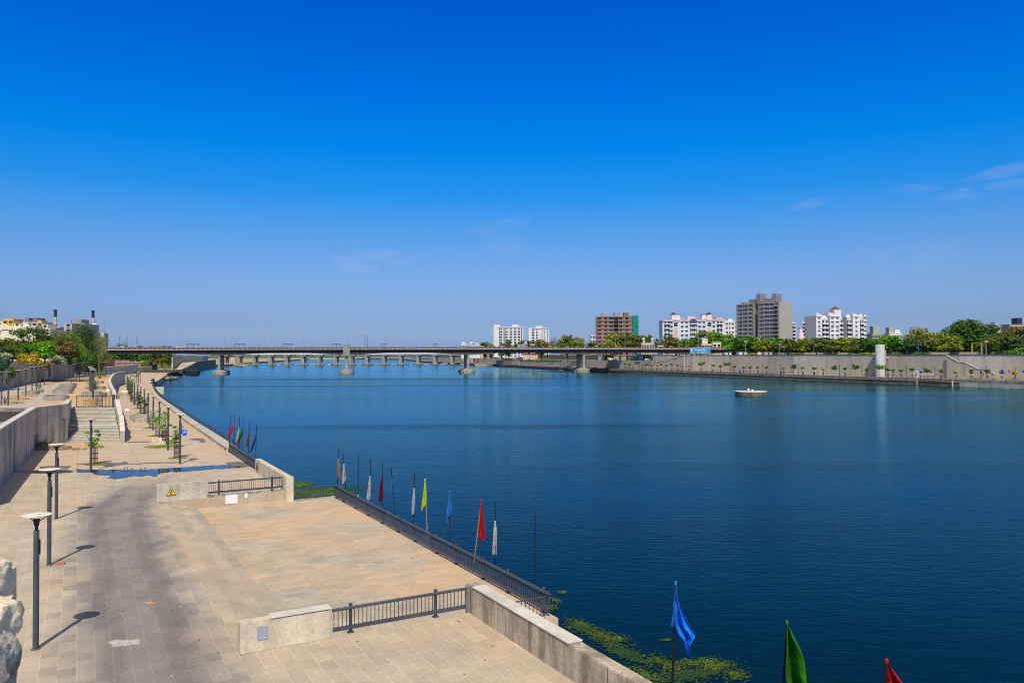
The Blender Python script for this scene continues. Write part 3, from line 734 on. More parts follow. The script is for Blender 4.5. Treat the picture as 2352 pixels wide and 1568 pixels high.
# gates at the head of the stairs
def gate(label, a, b, rz_add=0):
    p = Vector((a[0], a[1], TZ)); q = Vector((b[0], b[1], TZ)); d = q-p; Ln = d.length
    t = thing('gate', label, 'gate', p, math.atan2(d.y, d.x), 'steel gates at the head of the stairs')
    f = MB()
    for x in (0, Ln): f.box(x-.05, x+.05, -.04, .04, .08, 1.75)
    f.box(.051, Ln-.051, -.035, .035, .1, .2); f.box(.051, Ln-.051, -.035, .035, 1.64, 1.74)
    f.build('frame', steel, t)
    b_ = MB()
    for i in range(14): b_.box(.2+(Ln-.4)*i/13-.018, .2+(Ln-.4)*i/13+.018, -.018, .018, .201, 1.639)
    b_.build('bar_panel', steel, t)
    return t
gate('barred steel gate at the stair head beside the tall wall', (-61.6,110.6), (-58.9,110.2+2.2))
gate('barred steel gate at the stair head beside the curving ramp wall', (-59.3,111.4), (-56.15,110.9))
t = thing('gate_post', 'thick dark gate post standing against the ramp wall', 'post', (-56.25,110.35,TZ)); MB().box(-.12,.12,-.12,.12,0,1.9).build('post', steel, t)

# ------------------------------------------------------------------ lamp posts
def make_lamp(label):
    t = thing('lamp_post', label, 'lamp post', (0,0,0), 0, 'disc lamp posts of the promenade')
    MB().lathe([(.17,0),(.17,.025),(.11,.03)], n=14).build('base_plate', M('rusty_base', (.16,.11,.07), .8, .3, 4), t)
    MB().lathe([(.105,.03),(.103,3.0),(.098,4.43),(.06,4.46)], n=14).build('pole', steel_lamp, t, smooth=True)
    MB().lathe([(.055,4.44),(.055,4.6),(.09,4.62),(.09,4.7),(.12,4.8),(.12,4.86),(.05,4.86)], n=14).build('neck', black, t, smooth=True)
    for k in range(3):
        a = 2*math.pi*k/3 + .5
        MB().tube([(.09*math.cos(a),.09*math.sin(a),4.78),(.40*math.cos(a),.40*math.sin(a),4.985)], .016, 6).build('strut', black, t)
    MB().lathe([(.30,4.975),(.50,5.0),(.51,5.02),(.48,5.03),(.0,5.0)], n=32).build('reflector_disc', disc_mat, t, smooth=True)
    hb = MB().box(.1,.13,-.05,.05,3.55,4.1); hb.build('service_hatch', black, t)
    return t
LAMP = make_lamp('tallest looking disc lamp post, nearest the broken stone parapet')
LAMP.location = G(82, 1490)
promenade_lamps = [
    (112.6,1297,'disc lamp post with broken bricks at its foot'),
    (129.3,1191,'disc lamp post between the brick-foot lamp and the puddle'),
    (208.5,1083,'disc lamp post standing at the puddle in front of the stairs'),
    (413.5,1065,'disc lamp post carrying the blue bicycle sign')]
for x, y, l in promenade_lamps: dup(LAMP, G(x, y), rnd.uniform(-.2,.2), l)
row = [(386,1033),(366,1007.5),(351.7,987.7),(340,971.7),(331,954.5),(323,946.5),(315.7,937.5),(308.9,929),(302.8,921.5),(298,915)]
for i, (x, y) in enumerate(row):
    dup(LAMP, G(x, y), rnd.uniform(-.2,.2), f'{ORD[i]} disc lamp post behind the bicycle sign lamp along the curved promenade')
far_row = [(295.5,909),(293.5,904),(292,899),(299,893),(318,886),(314,881),(310,877),(322,879)]
for i, (x, y) in enumerate(far_row):
    dup(LAMP, G(x, y), rnd.uniform(-.2,.2), f'{ORD[i]} disc lamp post in the small cluster where the promenade curves away')
V1 = lambda x, y: (x*.2197, 677.6 + y*.2197)
tl = [(15,1150),(85,1150),(190,1103),(270,1058),(335,1000),(380,986),(420,968),(462,936),(750,930),(775,908),(800,885),(830,880),(857,866)]
for i, p in enumerate(tl):
    dup(LAMP, G(*V1(*p), TZ), rnd.uniform(-.2,.2), f'{ORD[i]} disc lamp post of the terrace row along the high stained wall')
p0 = G(*V1(975,1100), TZ)
for i in range(6):
    d = Vector((-.4855,.8742,0))*9.2*i
    dup(LAMP, p0 + d, rnd.uniform(-.2,.2), f'{ORD[i]} disc lamp post in the lined-up terrace row above the stairs')
for i, p in enumerate([(1055,860),(1075,850),(1095,845),(1112,840),(890,856),(922,846)]):
    dup(LAMP, G(*V1(*p), TZ), 0, f'{ORD[i]} disc lamp post at the far end of the terrace')
t = thing('mast', 'thin tall bare mast at the far end of the terrace', 'mast', G(*V1(1033,882), TZ))
MB().tube([(0,0,0),(0,0,14)], [.16,.09], 8).build('pole', M('mast_wood', (.16,.13,.10), .8), t)
wall_lamps = [(262,852.0),(271,849),(281,846.5),(291,844.5)]
for i, (x, y) in enumerate(wall_lamps):
    g = at(x*1.0, y, 330 + i*22)
    l = dup(LAMP, (g.x, g.y, 0), 0, f'{ORD[i]} disc lamp post in front of the long wall under the bridge')
# bicycle sign
t = thing('bicycle_sign', 'blue square bicycle route sign on the lamp post', 'sign', G(413.5,1065) + Vector((.12,-.06,2.86)))
blue = M('sign_blue', (.008,.13,.62), .45, .05, 3)
MB().box(0,.58,-.012,.012,0,.58).build('plate', blue, t, bevel=.004)
s_ = MB()
def ring(mb, cx, cz, r, th=.014, n=14, y=-.016):
    for k in range(n):
        a = 2*math.pi*k/n; b = 2*math.pi*(k+1)/n
        mb.beam((cx+r*math.cos(a), y, cz+r*math.sin(a)), (cx+r*math.cos(b), y, cz+r*math.sin(b)), .006, th*1.6)
ring(s_, .27,.34,.065); ring(s_, .46,.34,.065)
for a, b in [((.27,.34),(.33,.43)),((.33,.43),(.43,.43)),((.43,.43),(.46,.34)),((.33,.43),(.37,.34)),((.37,.34),(.43,.43)),((.33,.46),(.38,.52)),((.38,.52),(.45,.44)),((.36,.50),(.42,.54))]:
    s_.beam((a[0],-.016,a[1]), (b[0],-.016,b[1]), .006, .02)
s_.build('bicycle_symbol', white, t)
a_ = MB(); a_.beam((.19,-.016,.22),(.06,-.016,.07),.006,.035); a_.beam((.04,-.016,.05),(.15,-.016,.05),.006,.03); a_.beam((.05,-.016,.04),(.05,-.016,.16),.006,.03)
a_.build('arrow', white, t)
MB().box(-.1,0.02,.012,.03,.1,.14).build('bracket', steel, t)

# ------------------------------------------------------------------ bench wall and rail on the curved river edge
B2 = smooth([p2(G(521,1037))] + BENCH, 4)[2:]
w = thing('riverside_bench', 'long pale concrete bench slab curving along the river edge', 'bench')
MB().wall(B2, 1.15, .40, .56).build('seat', concrete, w)
MB().wall(offset_line(B2, .35), .5, -.1, .398).build('base', concrete_dark, w)  # base coloured dark to paint in the shade under the seat overhang
b3 = MB()
for i in range(0, len(B2)-1):
    a = Vector((*B2[i],0)); b = Vector((*B2[i+1],0)); n_ = max(1, int((b-a).length/1.1))
    for k in range(n_):
        p = a.lerp(b, k/n_); d = (b-a).normalized(); q = p + Vector((d.y,-d.x,0))*.12
        b3.box(q.x-.09, q.x+.09, q.y-.09, q.y+.09, 0, .398)
b3.build('supports', concrete, w)
w = thing('riverside_railing', 'long dark horizontal bar railing curving behind the bench slab', 'railing')
rl = offset_line(B2, 1.5)
for z_ in (.62, .8, 1.0):
    MB().tube([(x, y, z_) for x, y in rl], .05, 6).build('rail', steel, w)
pm = []
for i in range(len(rl)-1):
    a = Vector((*rl[i],0)); b = Vector((*rl[i+1],0)); n_ = max(1, int((b-a).length/2.0))
    for k in range(n_):
        p = a.lerp(b, k/n_)
        pm.append(p)
src = MB().box(-.045,.045,-.045,.045,-.3,1.04).build('post', steel, w)
src.location = pm[0]
for p in pm[1:]: inst(src, w, p)

# small concrete landing with a railing where the promenade bends
t = thing('river_landing', 'small concrete landing block with a dark railing on the promenade bend', 'landing', (-125.6,273,0), .1)
MB().box(-.3,3.6,0,7,-4,-.35).build('block', concrete_cream, t)
f = MB()
for z_ in (.0,.35,.75): f.box(-.2,3.3,.1,.16,z_,z_+.07)
for x in (-.2,.9,2.0,3.15): f.box(x,x+.1,.02,.098,-.35,.85)
f.build('railing', steel, t)
t.rotation_euler = (0,0,.42)
t2 = thing('river_ramp_walls', 'two dark slanting concrete ramp walls on the promenade bend behind the landing', 'wall')
for (p0, y0, p1, y1, zt) in ((348,287,362,302,1.1),(351,312,356,322,1.6)):
    a_ = (X_(p0,y0), y0); b_ = (X_(p1,y1), y1); l_ = math.hypot(b_[0]-a_[0], b_[1]-a_[1]); MB().vpanel(a_, b_, [(0,-3.5),(l_,-3.5),(l_,zt-1.4),(l_*.6,zt),(0,zt-.3)], .6).build('wall', concrete_dark, t2)

# ------------------------------------------------------------------ tree guards, saplings, planters
guard_mat = M('guard_steel', (.05,.05,.052), .6, .2, 3)
def make_guard():
    t = thing('tree_guard', 'x', 'tree guard', (0,0,0), 0, 'steel cage tree guards of the promenade')
    b = MB()
    for k in range(12):
        a = 2*math.pi*k/12; b.beam((.3*math.cos(a),.3*math.sin(a),.12),(.3*math.cos(a),.3*math.sin(a),1.72),.028,.028)
    b.build('bar_panel', guard_mat, t)
    for z_ in (.12,.62,1.12,1.72):
        r_ = MB()
        for k in range(16):
            a = 2*math.pi*k/16; c = 2*math.pi*(k+1)/16
            r_.beam((.315*math.cos(a),.315*math.sin(a),z_),(.315*math.cos(c),.315*math.sin(c),z_),.012,.05)
        r_.build('hoop', guard_mat, t)
    return t
GUARD = make_guard()
GUARD['label'] = 'steel cage tree guard beside the bicycle sign lamp'
bark = M('bark', (.13,.095,.065), .9, .25, 3)
lf_light = leafmat('light_leaf', (.07,.17,.02), (.27,.40,.06))
lf_mid = leafmat('mid_leaf', (.022,.085,.010), (.11,.22,.028))
def sapling_mesh(seed, H=3.2, r=.75, n=420, leaf=.19, spread=10):
    q = random.Random(seed); tr = MB(); cr = MB()
    top = Vector((q.uniform(-.15,.15), q.uniform(-.15,.15), H*.62))
    tr.tube([(0,0,0),(top.x*.5,top.y*.5,H*.3),top], [.03,.025,.018], 6)
    for k in range(spread):
        a = q.uniform(0, 6.28); c = Vector((top.x + math.cos(a)*r*q.uniform(.2,.8), top.y + math.sin(a)*r*q.uniform(.2,.8), H*q.uniform(.48,.98)))
        tr.tube([top, c], [.016,.006], 5)
        rc = r*q.uniform(.25,.5)
        for i in range(n//spread):
            d = Vector((q.gauss(0,1), q.gauss(0,1), q.gauss(0,.6))); d.normalize()
            p = c + Vector((d.x, d.y, d.z*.9))*rc*q.random()**.5
            cr.leaf(p, Vector((q.gauss(0,.6), q.gauss(0,.6), 1)), leaf*q.uniform(.7,1.3))
    return tr, cr
def make_sapling(seed, mat, **kw):
    tr, cr = sapling_mesh(seed, **kw)
    t = thing('sapling', 'x', 'young tree', (0,0,0), 0, 'young trees in cages along the promenade')
    tr.build('trunk', bark, t); cr.build('crown', mat, t, fix=False)
    return t
SAPS = [make_sapling(3, lf_light), make_sapling(8, lf_mid, r=.6, H=2.9), make_sapling(15, lf_light, r=.95, H=3.4, n=420)]
V4 = lambda x, y: (201 + x*.2197, 746.5 + y*.2197)
gs = [(935,1392,0,'beside the bicycle sign lamp'),(810,1248,2,'beside the small concrete blocks'),(735,1160,0,'in front of the third lamp of the row'),(667,1075,None,'near the octagonal planters'),
      (603,947,1,'behind the octagonal planters'),(560,925,1,'beside the fifth lamp of the row'),(540,868,1,'beside the sixth lamp of the row'),(492,833,None,'empty beside the seventh lamp of the row'),(462,800,1,'near the far rag covered planter'),
      (438,742,1,'far down the promenade curve'),(790*1.0,1215,None,'leaning by the small concrete blocks'),(70,1430,None,'')]
first_g = True; used_s = set()
grass_pts = []
for i, (x, y, sp, ph) in enumerate(gs):
    if not ph: continue
    g = G(*V4(x, y))
    if i == 0: GUARD.location = g
    else:
        q = dup(GUARD, g, rnd.uniform(0,.5), f'steel cage tree guard {ph}')
        if 'leaning' in ph: q.rotation_euler = (.05,.1,.3)
    grass_pts.append(g)
    if sp is not None:
        if sp not in used_s:
            used_s.add(sp); SAPS[sp].scale = (1.2,)*3; SAPS[sp].location = g; SAPS[sp]['label'] = f'young tree in the cage {ph}'
        else: dup(SAPS[sp], g, rnd.uniform(0,6), f'young tree in the cage {ph}', scale=1.2)
g = G(*V2(790,538)); q = dup(GUARD, g, .2, 'steel cage tree guard at the puddle in front of the stairs'); grass_pts.append(g)
dup(SAPS[0], g, 2.5, 'young tree in the cage at the puddle in front of the stairs')
# extra tufts of foliage further along the curve
cl_ = [(424,650),(470,640),(455,660),(470,550),(520,560),(535,545)]
for i, (x, y) in enumerate(cl_):
    dup(SAPS[2 if i < 3 else 0], G(*V4(x, y+80 if i < 3 else y+30)), rnd.uniform(0,6), f'{ORD[i]} leafy young tree on the far promenade curve', scale=1.25)
def grass(spots, mat, label, hh=.16):
    mb = MB()
    for (c, r, n) in spots:
        for i in range(n):
            a = rnd.uniform(0,6.283); d = r*math.sqrt(rnd.random())
            p = Vector((c.x + d*math.cos(a)*1.5, c.y + d*math.sin(a), c.z)); h = hh*rnd.uniform(.5,1.5)*(1.2-d/r*.6)
            b = rnd.uniform(0,6.283); o_ = Vector((math.cos(b), math.sin(b), 0))
            tip = p + Vector((rnd.uniform(-.1,.1), rnd.uniform(-.1,.1), h))
            mb.add([p - o_*.025, p + o_*.025, tip], [(0,1,2)])
    o = mb.build('grass', mat, fix=False); o['kind'] = 'stuff'; o['label'] = label; o['category'] = 'grass'
grass_mat = leafmat('grass_blade', (.10,.13,.012), (.30,.33,.05), .3)
grass_dry = leafmat('dry_grass', (.22,.15,.05), (.50,.36,.13), .3)
sp_ = [(g, .62 if i else .7, 420) for i, g in enumerate(grass_pts)]
sp_ += [(G(*V4(790,1272)), 1.5, 1500), (G(*V4(700,1160)), .7, 300), (G(*V4(655,1077)), .7, 300), (G(*V4(545,925)), .9, 300), (G(*V4(520,875)), .9, 200), (G(*V4(470,803)), .9, 200), (G(*V4(440,772)), .9, 200)]
grass(sp_, grass_mat, 'yellow green grass tufts round the feet of the caged trees')
grass([(G(*V1(970,1112), TZ), 1.1, 500),(G(*V1(970,1145), TZ), .8, 200),(G(*V1(190,1090), TZ), 1.2, 300),(G(*V1(120,1130), TZ), 1.3, 240),(G(*V1(250,1060), TZ), 1.6, 300),(G(*V1(1050,855), TZ), 4, 400),(G(*V1(650,1050), TZ), .6, 100)], grass_dry, 'dry straw coloured grass tufts on the terrace', .5)

ringc = M('planter_concrete', (.36,.34,.29), .9, .15, .6, streak=.2, fine=.1)
def make_ring(r=1.4, h=.62):
    t = thing('planter_ring', 'x', 'planter', (0,0,0), 0, 'round concrete planters on the terrace')
    MB().lathe([(r,0),(r,h),(r-.18,h),(r-.18,h-.22),(0,h-.22)], n=32).build('ring', ringc, t, smooth=True)
    MB().lathe([(r-.2,h-.2),(r*.4,h-.12),(0,h-.1)], n=20).build('soil', M('planter_soil', (.2,.15,.1), .95), t)
    return t
RING = make_ring()
rings = [(310,1040,1.0,'with straw beside it, below the high wall'),(340,1030,.9,'behind the straw ringed planter by the high wall'),(388,1015,.8,'with a seedling below the high wall'),(598,1100,1.25,'nearest the terrace edge over the excavation'),(570,1088,1.2,'directly behind the planter nearest the terrace edge'),
         (650,1028,1.25,'front one of the stacked looking middle row'),(672,1006,1.2,'second in the stacked looking middle row'),(690,990,1.15,'third in the stacked looking middle row'),(712,976,1.1,'fourth in the stacked looking middle row'),(705,955,1.2,'fifth in the stacked looking middle row'),(738,948,1.0,'last in the stacked looking middle row'),
         (960,1062,1.2,'just left of the gate post row above the stairs'),(1010,1066,1.2,'just behind the stair gate by the ramp wall'),(1030,983,1.0,'on the orange sand behind the stair gate'),(1022,922,1.0,'on the orange sand, farthest up the ramp wall'),(965,1045,1.1,'hidden behind the lined-up lamp row'),(960,985,1.0,'beside the leafy bush behind the lined-up lamps'),(960,920,.9,'farthest planter behind the lined-up lamps')]
for i, (x, y, s_, l) in enumerate(rings):
    g = G(*V1(x, y), TZ); lab = 'round concrete planter ' + l
    if i == 0: RING.location = g; RING['label'] = lab
    else: dup(RING, g, 0, lab, scale=s_)
def bush(label, loc, r, h, n, mat, leaf=.25, name='bush', grp=None, seed=1):
    q = random.Random(seed); t = thing(name, label, 'bush', loc, 0, grp)
    cr = MB(); tr = MB()
    for k in range(6):
        a = q.uniform(0,6.28); c = Vector((math.cos(a)*r*.55, math.sin(a)*r*.55, h*q.uniform(.35,.75)))
        tr.tube([(0,0,0), c*.5 + Vector((0,0,.05*h)), c], [.05*h/2,.03*h/2,.012], 5)
        for i in range(n//6):
            d = Vector((q.gauss(0,1), q.gauss(0,1), q.gauss(0,1))).normalized()
            p = c + Vector((d.x*r*.55, d.y*r*.55, d.z*h*.33))*q.random()**.4
            p.z = max(p.z, .05)
            cr.leaf(p, d + Vector((0,0,.7)) + Vector((q.gauss(0,.4), q.gauss(0,.4), q.gauss(0,.4))), leaf*q.uniform(.6,1.4))
    tr.build('stem', bark, t); cr.build('foliage', mat, t, fix=False)
    return t
bush('leafy bush growing among the lined-up terrace lamps', G(*V1(955,1010), TZ), 1.5, 3.2, 420, lf_mid, .26, seed=4)
bush('small seedling bush in a planter ring below the high wall', G(*V1(405,985), TZ), .7, 1.6, 160, lf_mid, .2, seed=5)
bush('low bush at the foot of the thin mast on the terrace', G(*V1(1052,868), TZ), 2.2, 2.2, 300, lf_mid, .35, seed=6)
t = bush('leafless twiggy shrub at the terrace edge beside the lamps', G(*V1(50,1140), TZ), 1.2, 3.2, 40, M('twig_leaf', (.2,.12,.06), .9), .1, seed=7)

# octagonal planters and blocks on the promenade
def octo(label, g, r, h):
    t = thing('octagonal_planter', label, 'planter', g, .39, 'octagonal concrete planters on the promenade')
    MB().lathe([(r,0),(r,h),(r-.25,h),(r-.25,h-.15),(0,h-.15)], n=8).build('planter', M('planter_cream', (.47,.42,.33), .88, .12, .8, streak=.2, fine=.1), t)
octo('large octagonal planter in front of the other octagon', G(*V4(595,1005)), 1.9, .75)
octo('octagonal planter behind the large octagon', G(*V4(570,985)), 1.9, .75)
octo('pale octagonal planter with a white cloth on it', G(*V4(430,768)), 2.6, .85)
octo('octagonal planter hidden behind the cloth covered planter', G(*V4(412,745)), 2.4, .8)
t = thing('white_cloth', 'white cloth lying on the far octagonal planter', 'cloth', G(*V4(392,722)) + Vector((0,0,.3)))
MB().lathe([(1.3,.4),(1.0,.62),(.3,.7),(0,.7)], n=9, sx=1, sy=.5).build('cloth', white, t)
for i, (x, y, sx, sy, h, l) in enumerate([(746,1228,1.15,.5,.62,'taller concrete block behind the front block by the leaning cage'),(765,1250,.95,.5,.50,'front concrete block by the leaning cage'),(868,1232,.6,.5,.45,'small concrete block right of the leaning cage')]):
    t = thing('concrete_block', l, 'block', G(*V4(x, y)), .05, 'concrete blocks beside the caged tree')
    o = MB().box(-sx/1.4, sx/1.4, -sy/2, sy/2, 0, h).build('block', concrete_cream, t, bevel=.02)

# ------------------------------------------------------------------ rubble, litter, cloth, birds
rub = M('rubble', (.27,.19,.13), .95, .3, 2.5, col2=(.42,.33,.25), fine=.3)
def rubble(label, c, rx, ry, h, n, mat, s0=.06, s1=.2):
    mb = MB()
    for i in range(n):
        a = rnd.uniform(0,6.283); d = math.sqrt(rnd.random()); x = c.x + rx*d*math.cos(a); y = c.y + ry*d*math.sin(a)
        z = c.z + h*(1-d)*rnd.random(); s = rnd.uniform(s0, s1)
        pts = []
        for q in range(8):
            sx, sy, sz = ((q&1)*2-1), ((q>>1&1)*2-1), ((q>>2&1)*2-1)
            pts.append((x + sx*s*rnd.uniform(.4,1), y + sy*s*rnd.uniform(.4,1), z + s*.4 + sz*s*rnd.uniform(.3,.8)))
        mb.add(pts, [(0,2,3,1),(4,5,7,6),(0,1,5,4),(1,3,7,5),(3,2,6,7),(2,0,4,6)])
    o = mb.build('rubble', mat); tag(o, label, 'rubble', None, 'stuff'); return o
rubble('heap of broken stone and earth at the corner of the tall wall', G(108,1030), 2.6, 1.6, 1.1, 500, rub)
rubble('loose broken stones strewn in front of the stairs', G(150,1032), 2.4, .9, .1, 120, rub, .05, .14)
rubble('broken masonry at the stair head under the gates', Vector((-59.5,110.6,TZ-.05)), 2.6, .4, .2, 80, rub, .06, .18)
rubble('reddish broken bricks and earth along the foot of the high wall', Vector((-131,222,TZ)), 12, 3.0, .35, 400, M('red_rubble', (.24,.12,.075), .95, .3, 1.5, fine=.3), .12, .4)
rubble('stony shore rubble where the promenade meets the far water', Vector((-188,412,-1.7)), 6, 24, 1.2, 420, M('shore_rubble', (.3,.25,.17), .95, .25, .5, fine=.3), .3, .9)
brick = M('broken_brick', (.42,.19,.11), .9, .2, 6)
for i, (dx, dy, s, l) in enumerate([(.55,.1,.16,'largest broken brick beside the second lamp post'),(.30,.25,.11,'broken brick half behind the second lamp post'),(.25,-.2,.08,'small brick chip in front of the second lamp post')]):
    o = MB().box(-s*1.3, s*1.3, -s*.6, s*.6, 0, s*.9).build('broken_brick', brick, None, bevel=.02); o.location = G(112.6,1297) + Vector((dx,dy,0)); o.rotation_euler = (0,.1,.4*i+.2); tag(o, l, 'brick', 'broken bricks at the lamp foot')
t = thing('pink_cloth', 'bright pink cloth bundle lying on the stair landing', 'cloth', Vector((-51.95,104.5,TZ/23*11)))
MB().lathe([(.55,0),(.52,.10),(.3,.2),(0,.16)], n=12, sx=1.2, sy=.35).build('cloth', M('pink', (.55,.01,.10), .8, .2, 4), t)
t = thing('white_bag', 'crumpled white bag on the promenade beside the ramp wall', 'bag', G(*V4(412,890)))
MB().lathe([(.5,0),(.42,.15),(.2,.3),(0,.32)], n=9, sx=1.1, sy=.6).build('bag', white, t)
MB().box(-.4,1.3,-.35,-.1,0,.012).build('flap', white, t)
t = thing('white_bundle', 'white bundle on the orange sand beside the ramp wall', 'bundle', G(*V1(1140,1005), TZ)); MB().lathe([(.4,0),(.36,.25),(.18,.42),(0,.44)], n=10, sx=1.3).build('bundle', white, t)
# fallen leaves and scraps
leafm = M('fallen_leaf', (.16,.10,.03), .9, .3, 5)
for i, (x, y, l) in enumerate([(345,1383.5,'square orange scrap on the dark paving strip'),]):
    o = MB().box(-.17,.17,-.17,.17,.004,.012).build('paper_scrap', M('scrap', (.55,.33,.10), .9), None); o.location = G(x, y); o.rotation_euler = (0,0,.5); tag(o, l, 'scrap')
mb = MB()
for i in range(46):
    x = rnd.uniform(230,1200); y = rnd.uniform(1180,1560)
    g = G(x, y); uu = g.x*UX.x + g.y*UX.y; vv = g.x*VX.x + g.y*VX.y
    if 30 < uu < 64.5 and vv > 5: g = G(x, y, PZ); vv = g.x*VX.x + g.y*VX.y; uu = g.x*UX.x + g.y*UX.y
    if vv > (18 if 31 < uu < 63 else 14.3) or (5.2 < vv < 9) : continue
    mb.leaf(Vector((g.x, g.y, g.z+.015)), Vector((rnd.gauss(0,.3), rnd.gauss(0,.3), 1)), rnd.uniform(.05,.14))
o = mb.build('leaf_litter', leafm, fix=False); tag(o, 'brown fallen leaves and scraps scattered over the paving', 'leaf litter', None, 'stuff')
o = sheet('broken_paving', [(245,1474),(262,1468),(300,1470),(322,1466),(322,1478),(290,1482),(262,1484)], .005, M('broken_paving', (.5,.44,.38), .95, .3, 6, fine=.4), 1.0, 3); o['kind'] = 'structure'

def skin_mesh(name, verts, edges, radii, mat, parent=None, sub=1, root=0):
    me = bpy.data.meshes.new(name); me.from_pydata(verts, edges, []); me.materials.append(mat)
    o = bpy.data.objects.new(name, me); COL.objects.link(o)
    m = o.modifiers.new('skin', 'SKIN'); me.skin_vertices[0].data
    for i, r in enumerate(radii):
        sv = me.skin_vertices[0].data[i]; sv.radius = (r, r) if not isinstance(r, tuple) else r; sv.use_root = (i == root)
    if sub: s = o.modifiers.new('sub', 'SUBSURF'); s.levels = sub; s.render_levels = sub
    dg = bpy.context.evaluated_depsgraph_get(); me2 = bpy.data.meshes.new_from_object(o.evaluated_get(dg)); me2.name = name
    bpy.data.objects.remove(o)
    if not me2.materials: me2.materials.append(mat)
    me2.polygons.foreach_set('use_smooth', [True]*len(me2.polygons))
    o2 = bpy.data.objects.new(name, me2); COL.objects.link(o2)
    if parent: o2.parent = parent
    return o2
birdm = M('bird_grey', (.055,.05,.05), .7, .3, 20, col2=(.16,.14,.13))
def make_bird(head_down=False):
    hd = [(.17,0,.17),(.22,0,.12)] if head_down else [(.13,0,.34),(.16,0,.37)]
    bk = (.27,0,.06) if head_down else (.24,0,.355)
    v = [(0,0,.22),(.09,0,.26),hd[0],hd[1],bk,(-.10,0,.20),(-.24,0,.15),(.0,.035,.15),(.0,.035,.005),(.05,.04,.003),(.0,-.035,.15),(.0,-.035,.005),(.05,-.04,.003)]
    e = [(0,1),(1,2),(2,3),(3,4),(0,5),(5,6),(0,7),(7,8),(8,9),(0,10),(10,11),(11,12)]
    r = [.085,.07,.04,.042,.006,.065,(.035,.012),.02,.008,.006,.02,.008,.006]
    return skin_mesh('bird', v, e, r, birdm, None, 1)
b_up = make_bird(); b_dn = make_bird(True)
bs = [(1040,580,0,.3,'first grey bird at the puddle edge, left end of the flock'),(1068,582,0,2.6,'second grey bird at the puddle, standing upright'),(1102,588,1,.2,'grey bird in the puddle bending down to drink'),(1178,582,1,2.9,'grey bird left of the last bird at the puddle edge'),(1214,580,0,.4,'last grey bird at the right end of the puddle flock')]
seen = {}
for x, y, k, rz, l in bs:
    src = (b_up, b_dn)[k]
    o = src if k not in seen else inst(src)
    seen[k] = 1; o.location = G(*V2(x, y)) + Vector((0,0,.006)); o.rotation_euler = (0,0,rz); o.scale = (.62,)*3
    tag(o, l, 'bird', 'birds drinking at the puddle')

# broken stone parapet of the viewpoint, close by on the left
q = random.Random(5)
def rock(mb, c, r, seed, n=3):
    bm = bmesh.new(); bmesh.ops.create_icosphere(bm, subdivisions=n, radius=1)
    from mathutils import noise as mn
    for v in bm.verts:
        d = v.co.normalized(); k = 1 + .28*mn.noise(d*1.7 + Vector((seed,0,0))) + .13*mn.noise(d*4.5 + Vector((0,seed,0))) + .07*mn.noise(d*11) + .05*abs(mn.noise(d*24))
        k2 = max(abs(d.x), abs(d.y), abs(d.z))**-.62
        v.co = Vector((d.x*r[0], d.y*r[1], d.z*r[2]))*k*k2
    off = len(mb.v)
    mb.v += [tuple(v.co + Vector(c)) for v in bm.verts]
    for f in bm.faces: mb.f.append(tuple(x.index + off for x in f.verts)); mb.m.append(0)
    bm.free()
stone_m = M('whitewashed_stone', (.60,.50,.34), .95, .3, 9, col2=(.86,.74,.52), fine=.3, bump=.3, bs=30)
t = thing('stone_parapet', 'broken whitewashed stone parapet end close to the camera', 'parapet')
def edge_x(px, Y): return X_(px, Y)
Yp = 3.2
for k, (px_, py_, rr) in enumerate([(16,1340,(.06,.10,.10)),(36,1432,(.075,.11,.085)),(30,1545,(.07,.10,.13))]):
    Yp = (3.38, 3.24, 3.14)[k]; zc = Z_(px_, py_, Yp); xr = edge_x(px_, Yp)
    mb = MB(); rock(mb, (xr - rr[0]*1.12, Yp, zc), rr, 3.1*k+1.7, 4)
    mb.build('stone', stone_m if k < 2 else M('dark_mottled_stone', (.10,.085,.07), .95, .4, 9, col2=(.55,.5,.42), fine=.4, bump=.3, bs=30), t, smooth=True)  # lowest stone has a darker, mottled tone
Yp = 3.4
MB().box(edge_x(30,Yp)-1.2, edge_x(-25,Yp), Yp-.1, Yp+.2, 7, Z_(0,1330,Yp)).build('wall', stone_m, t)
# ------------------------------------------------------------------ flags on poles along the near bank
pole_m = M('flag_pole_black', (.014,.013,.015), .5, .3, 3)
bamboo = M('bamboo', (.33,.19,.08), .7, .2, 3)
def cloth_mat(name, col):
    if name in MATS: return MATS[name]
    m, nt, b = newmat(name)
    b.inputs['Roughness'].default_value = .55; b.inputs['Specular IOR Level'].default_value = .3
    g = N(nt, 'ShaderNodeNewGeometry'); n1 = N(nt, 'ShaderNodeTexNoise'); n1.inputs['Scale'].default_value = 2.5; n1.inputs['Detail'].default_value = 5
    nt.links.new(g.outputs['Position'], n1.inputs['Vector'])
    rp = ramp(nt, [(.3, tuple(c*.78 for c in col)), (.7, tuple(min(1, c*1.12) for c in col))]); nt.links.new(n1.outputs['Fac'], rp.inputs[0]); nt.links.new(rp.outputs[0], b.inputs['Base Color'])
    tr = N(nt, 'ShaderNodeBsdfTranslucent'); nt.links.new(rp.outputs[0], tr.inputs['Color'])
    mx = N(nt, 'ShaderNodeMixShader'); mx.inputs[0].default_value = .3
    nt.links.new(b.outputs[0], mx.inputs[1]); nt.links.new(tr.outputs[0], mx.inputs[2]); nt.links.new(mx.outputs[0], nt.nodes['Material Output'].inputs[0])
    MATS[name] = m
    return m
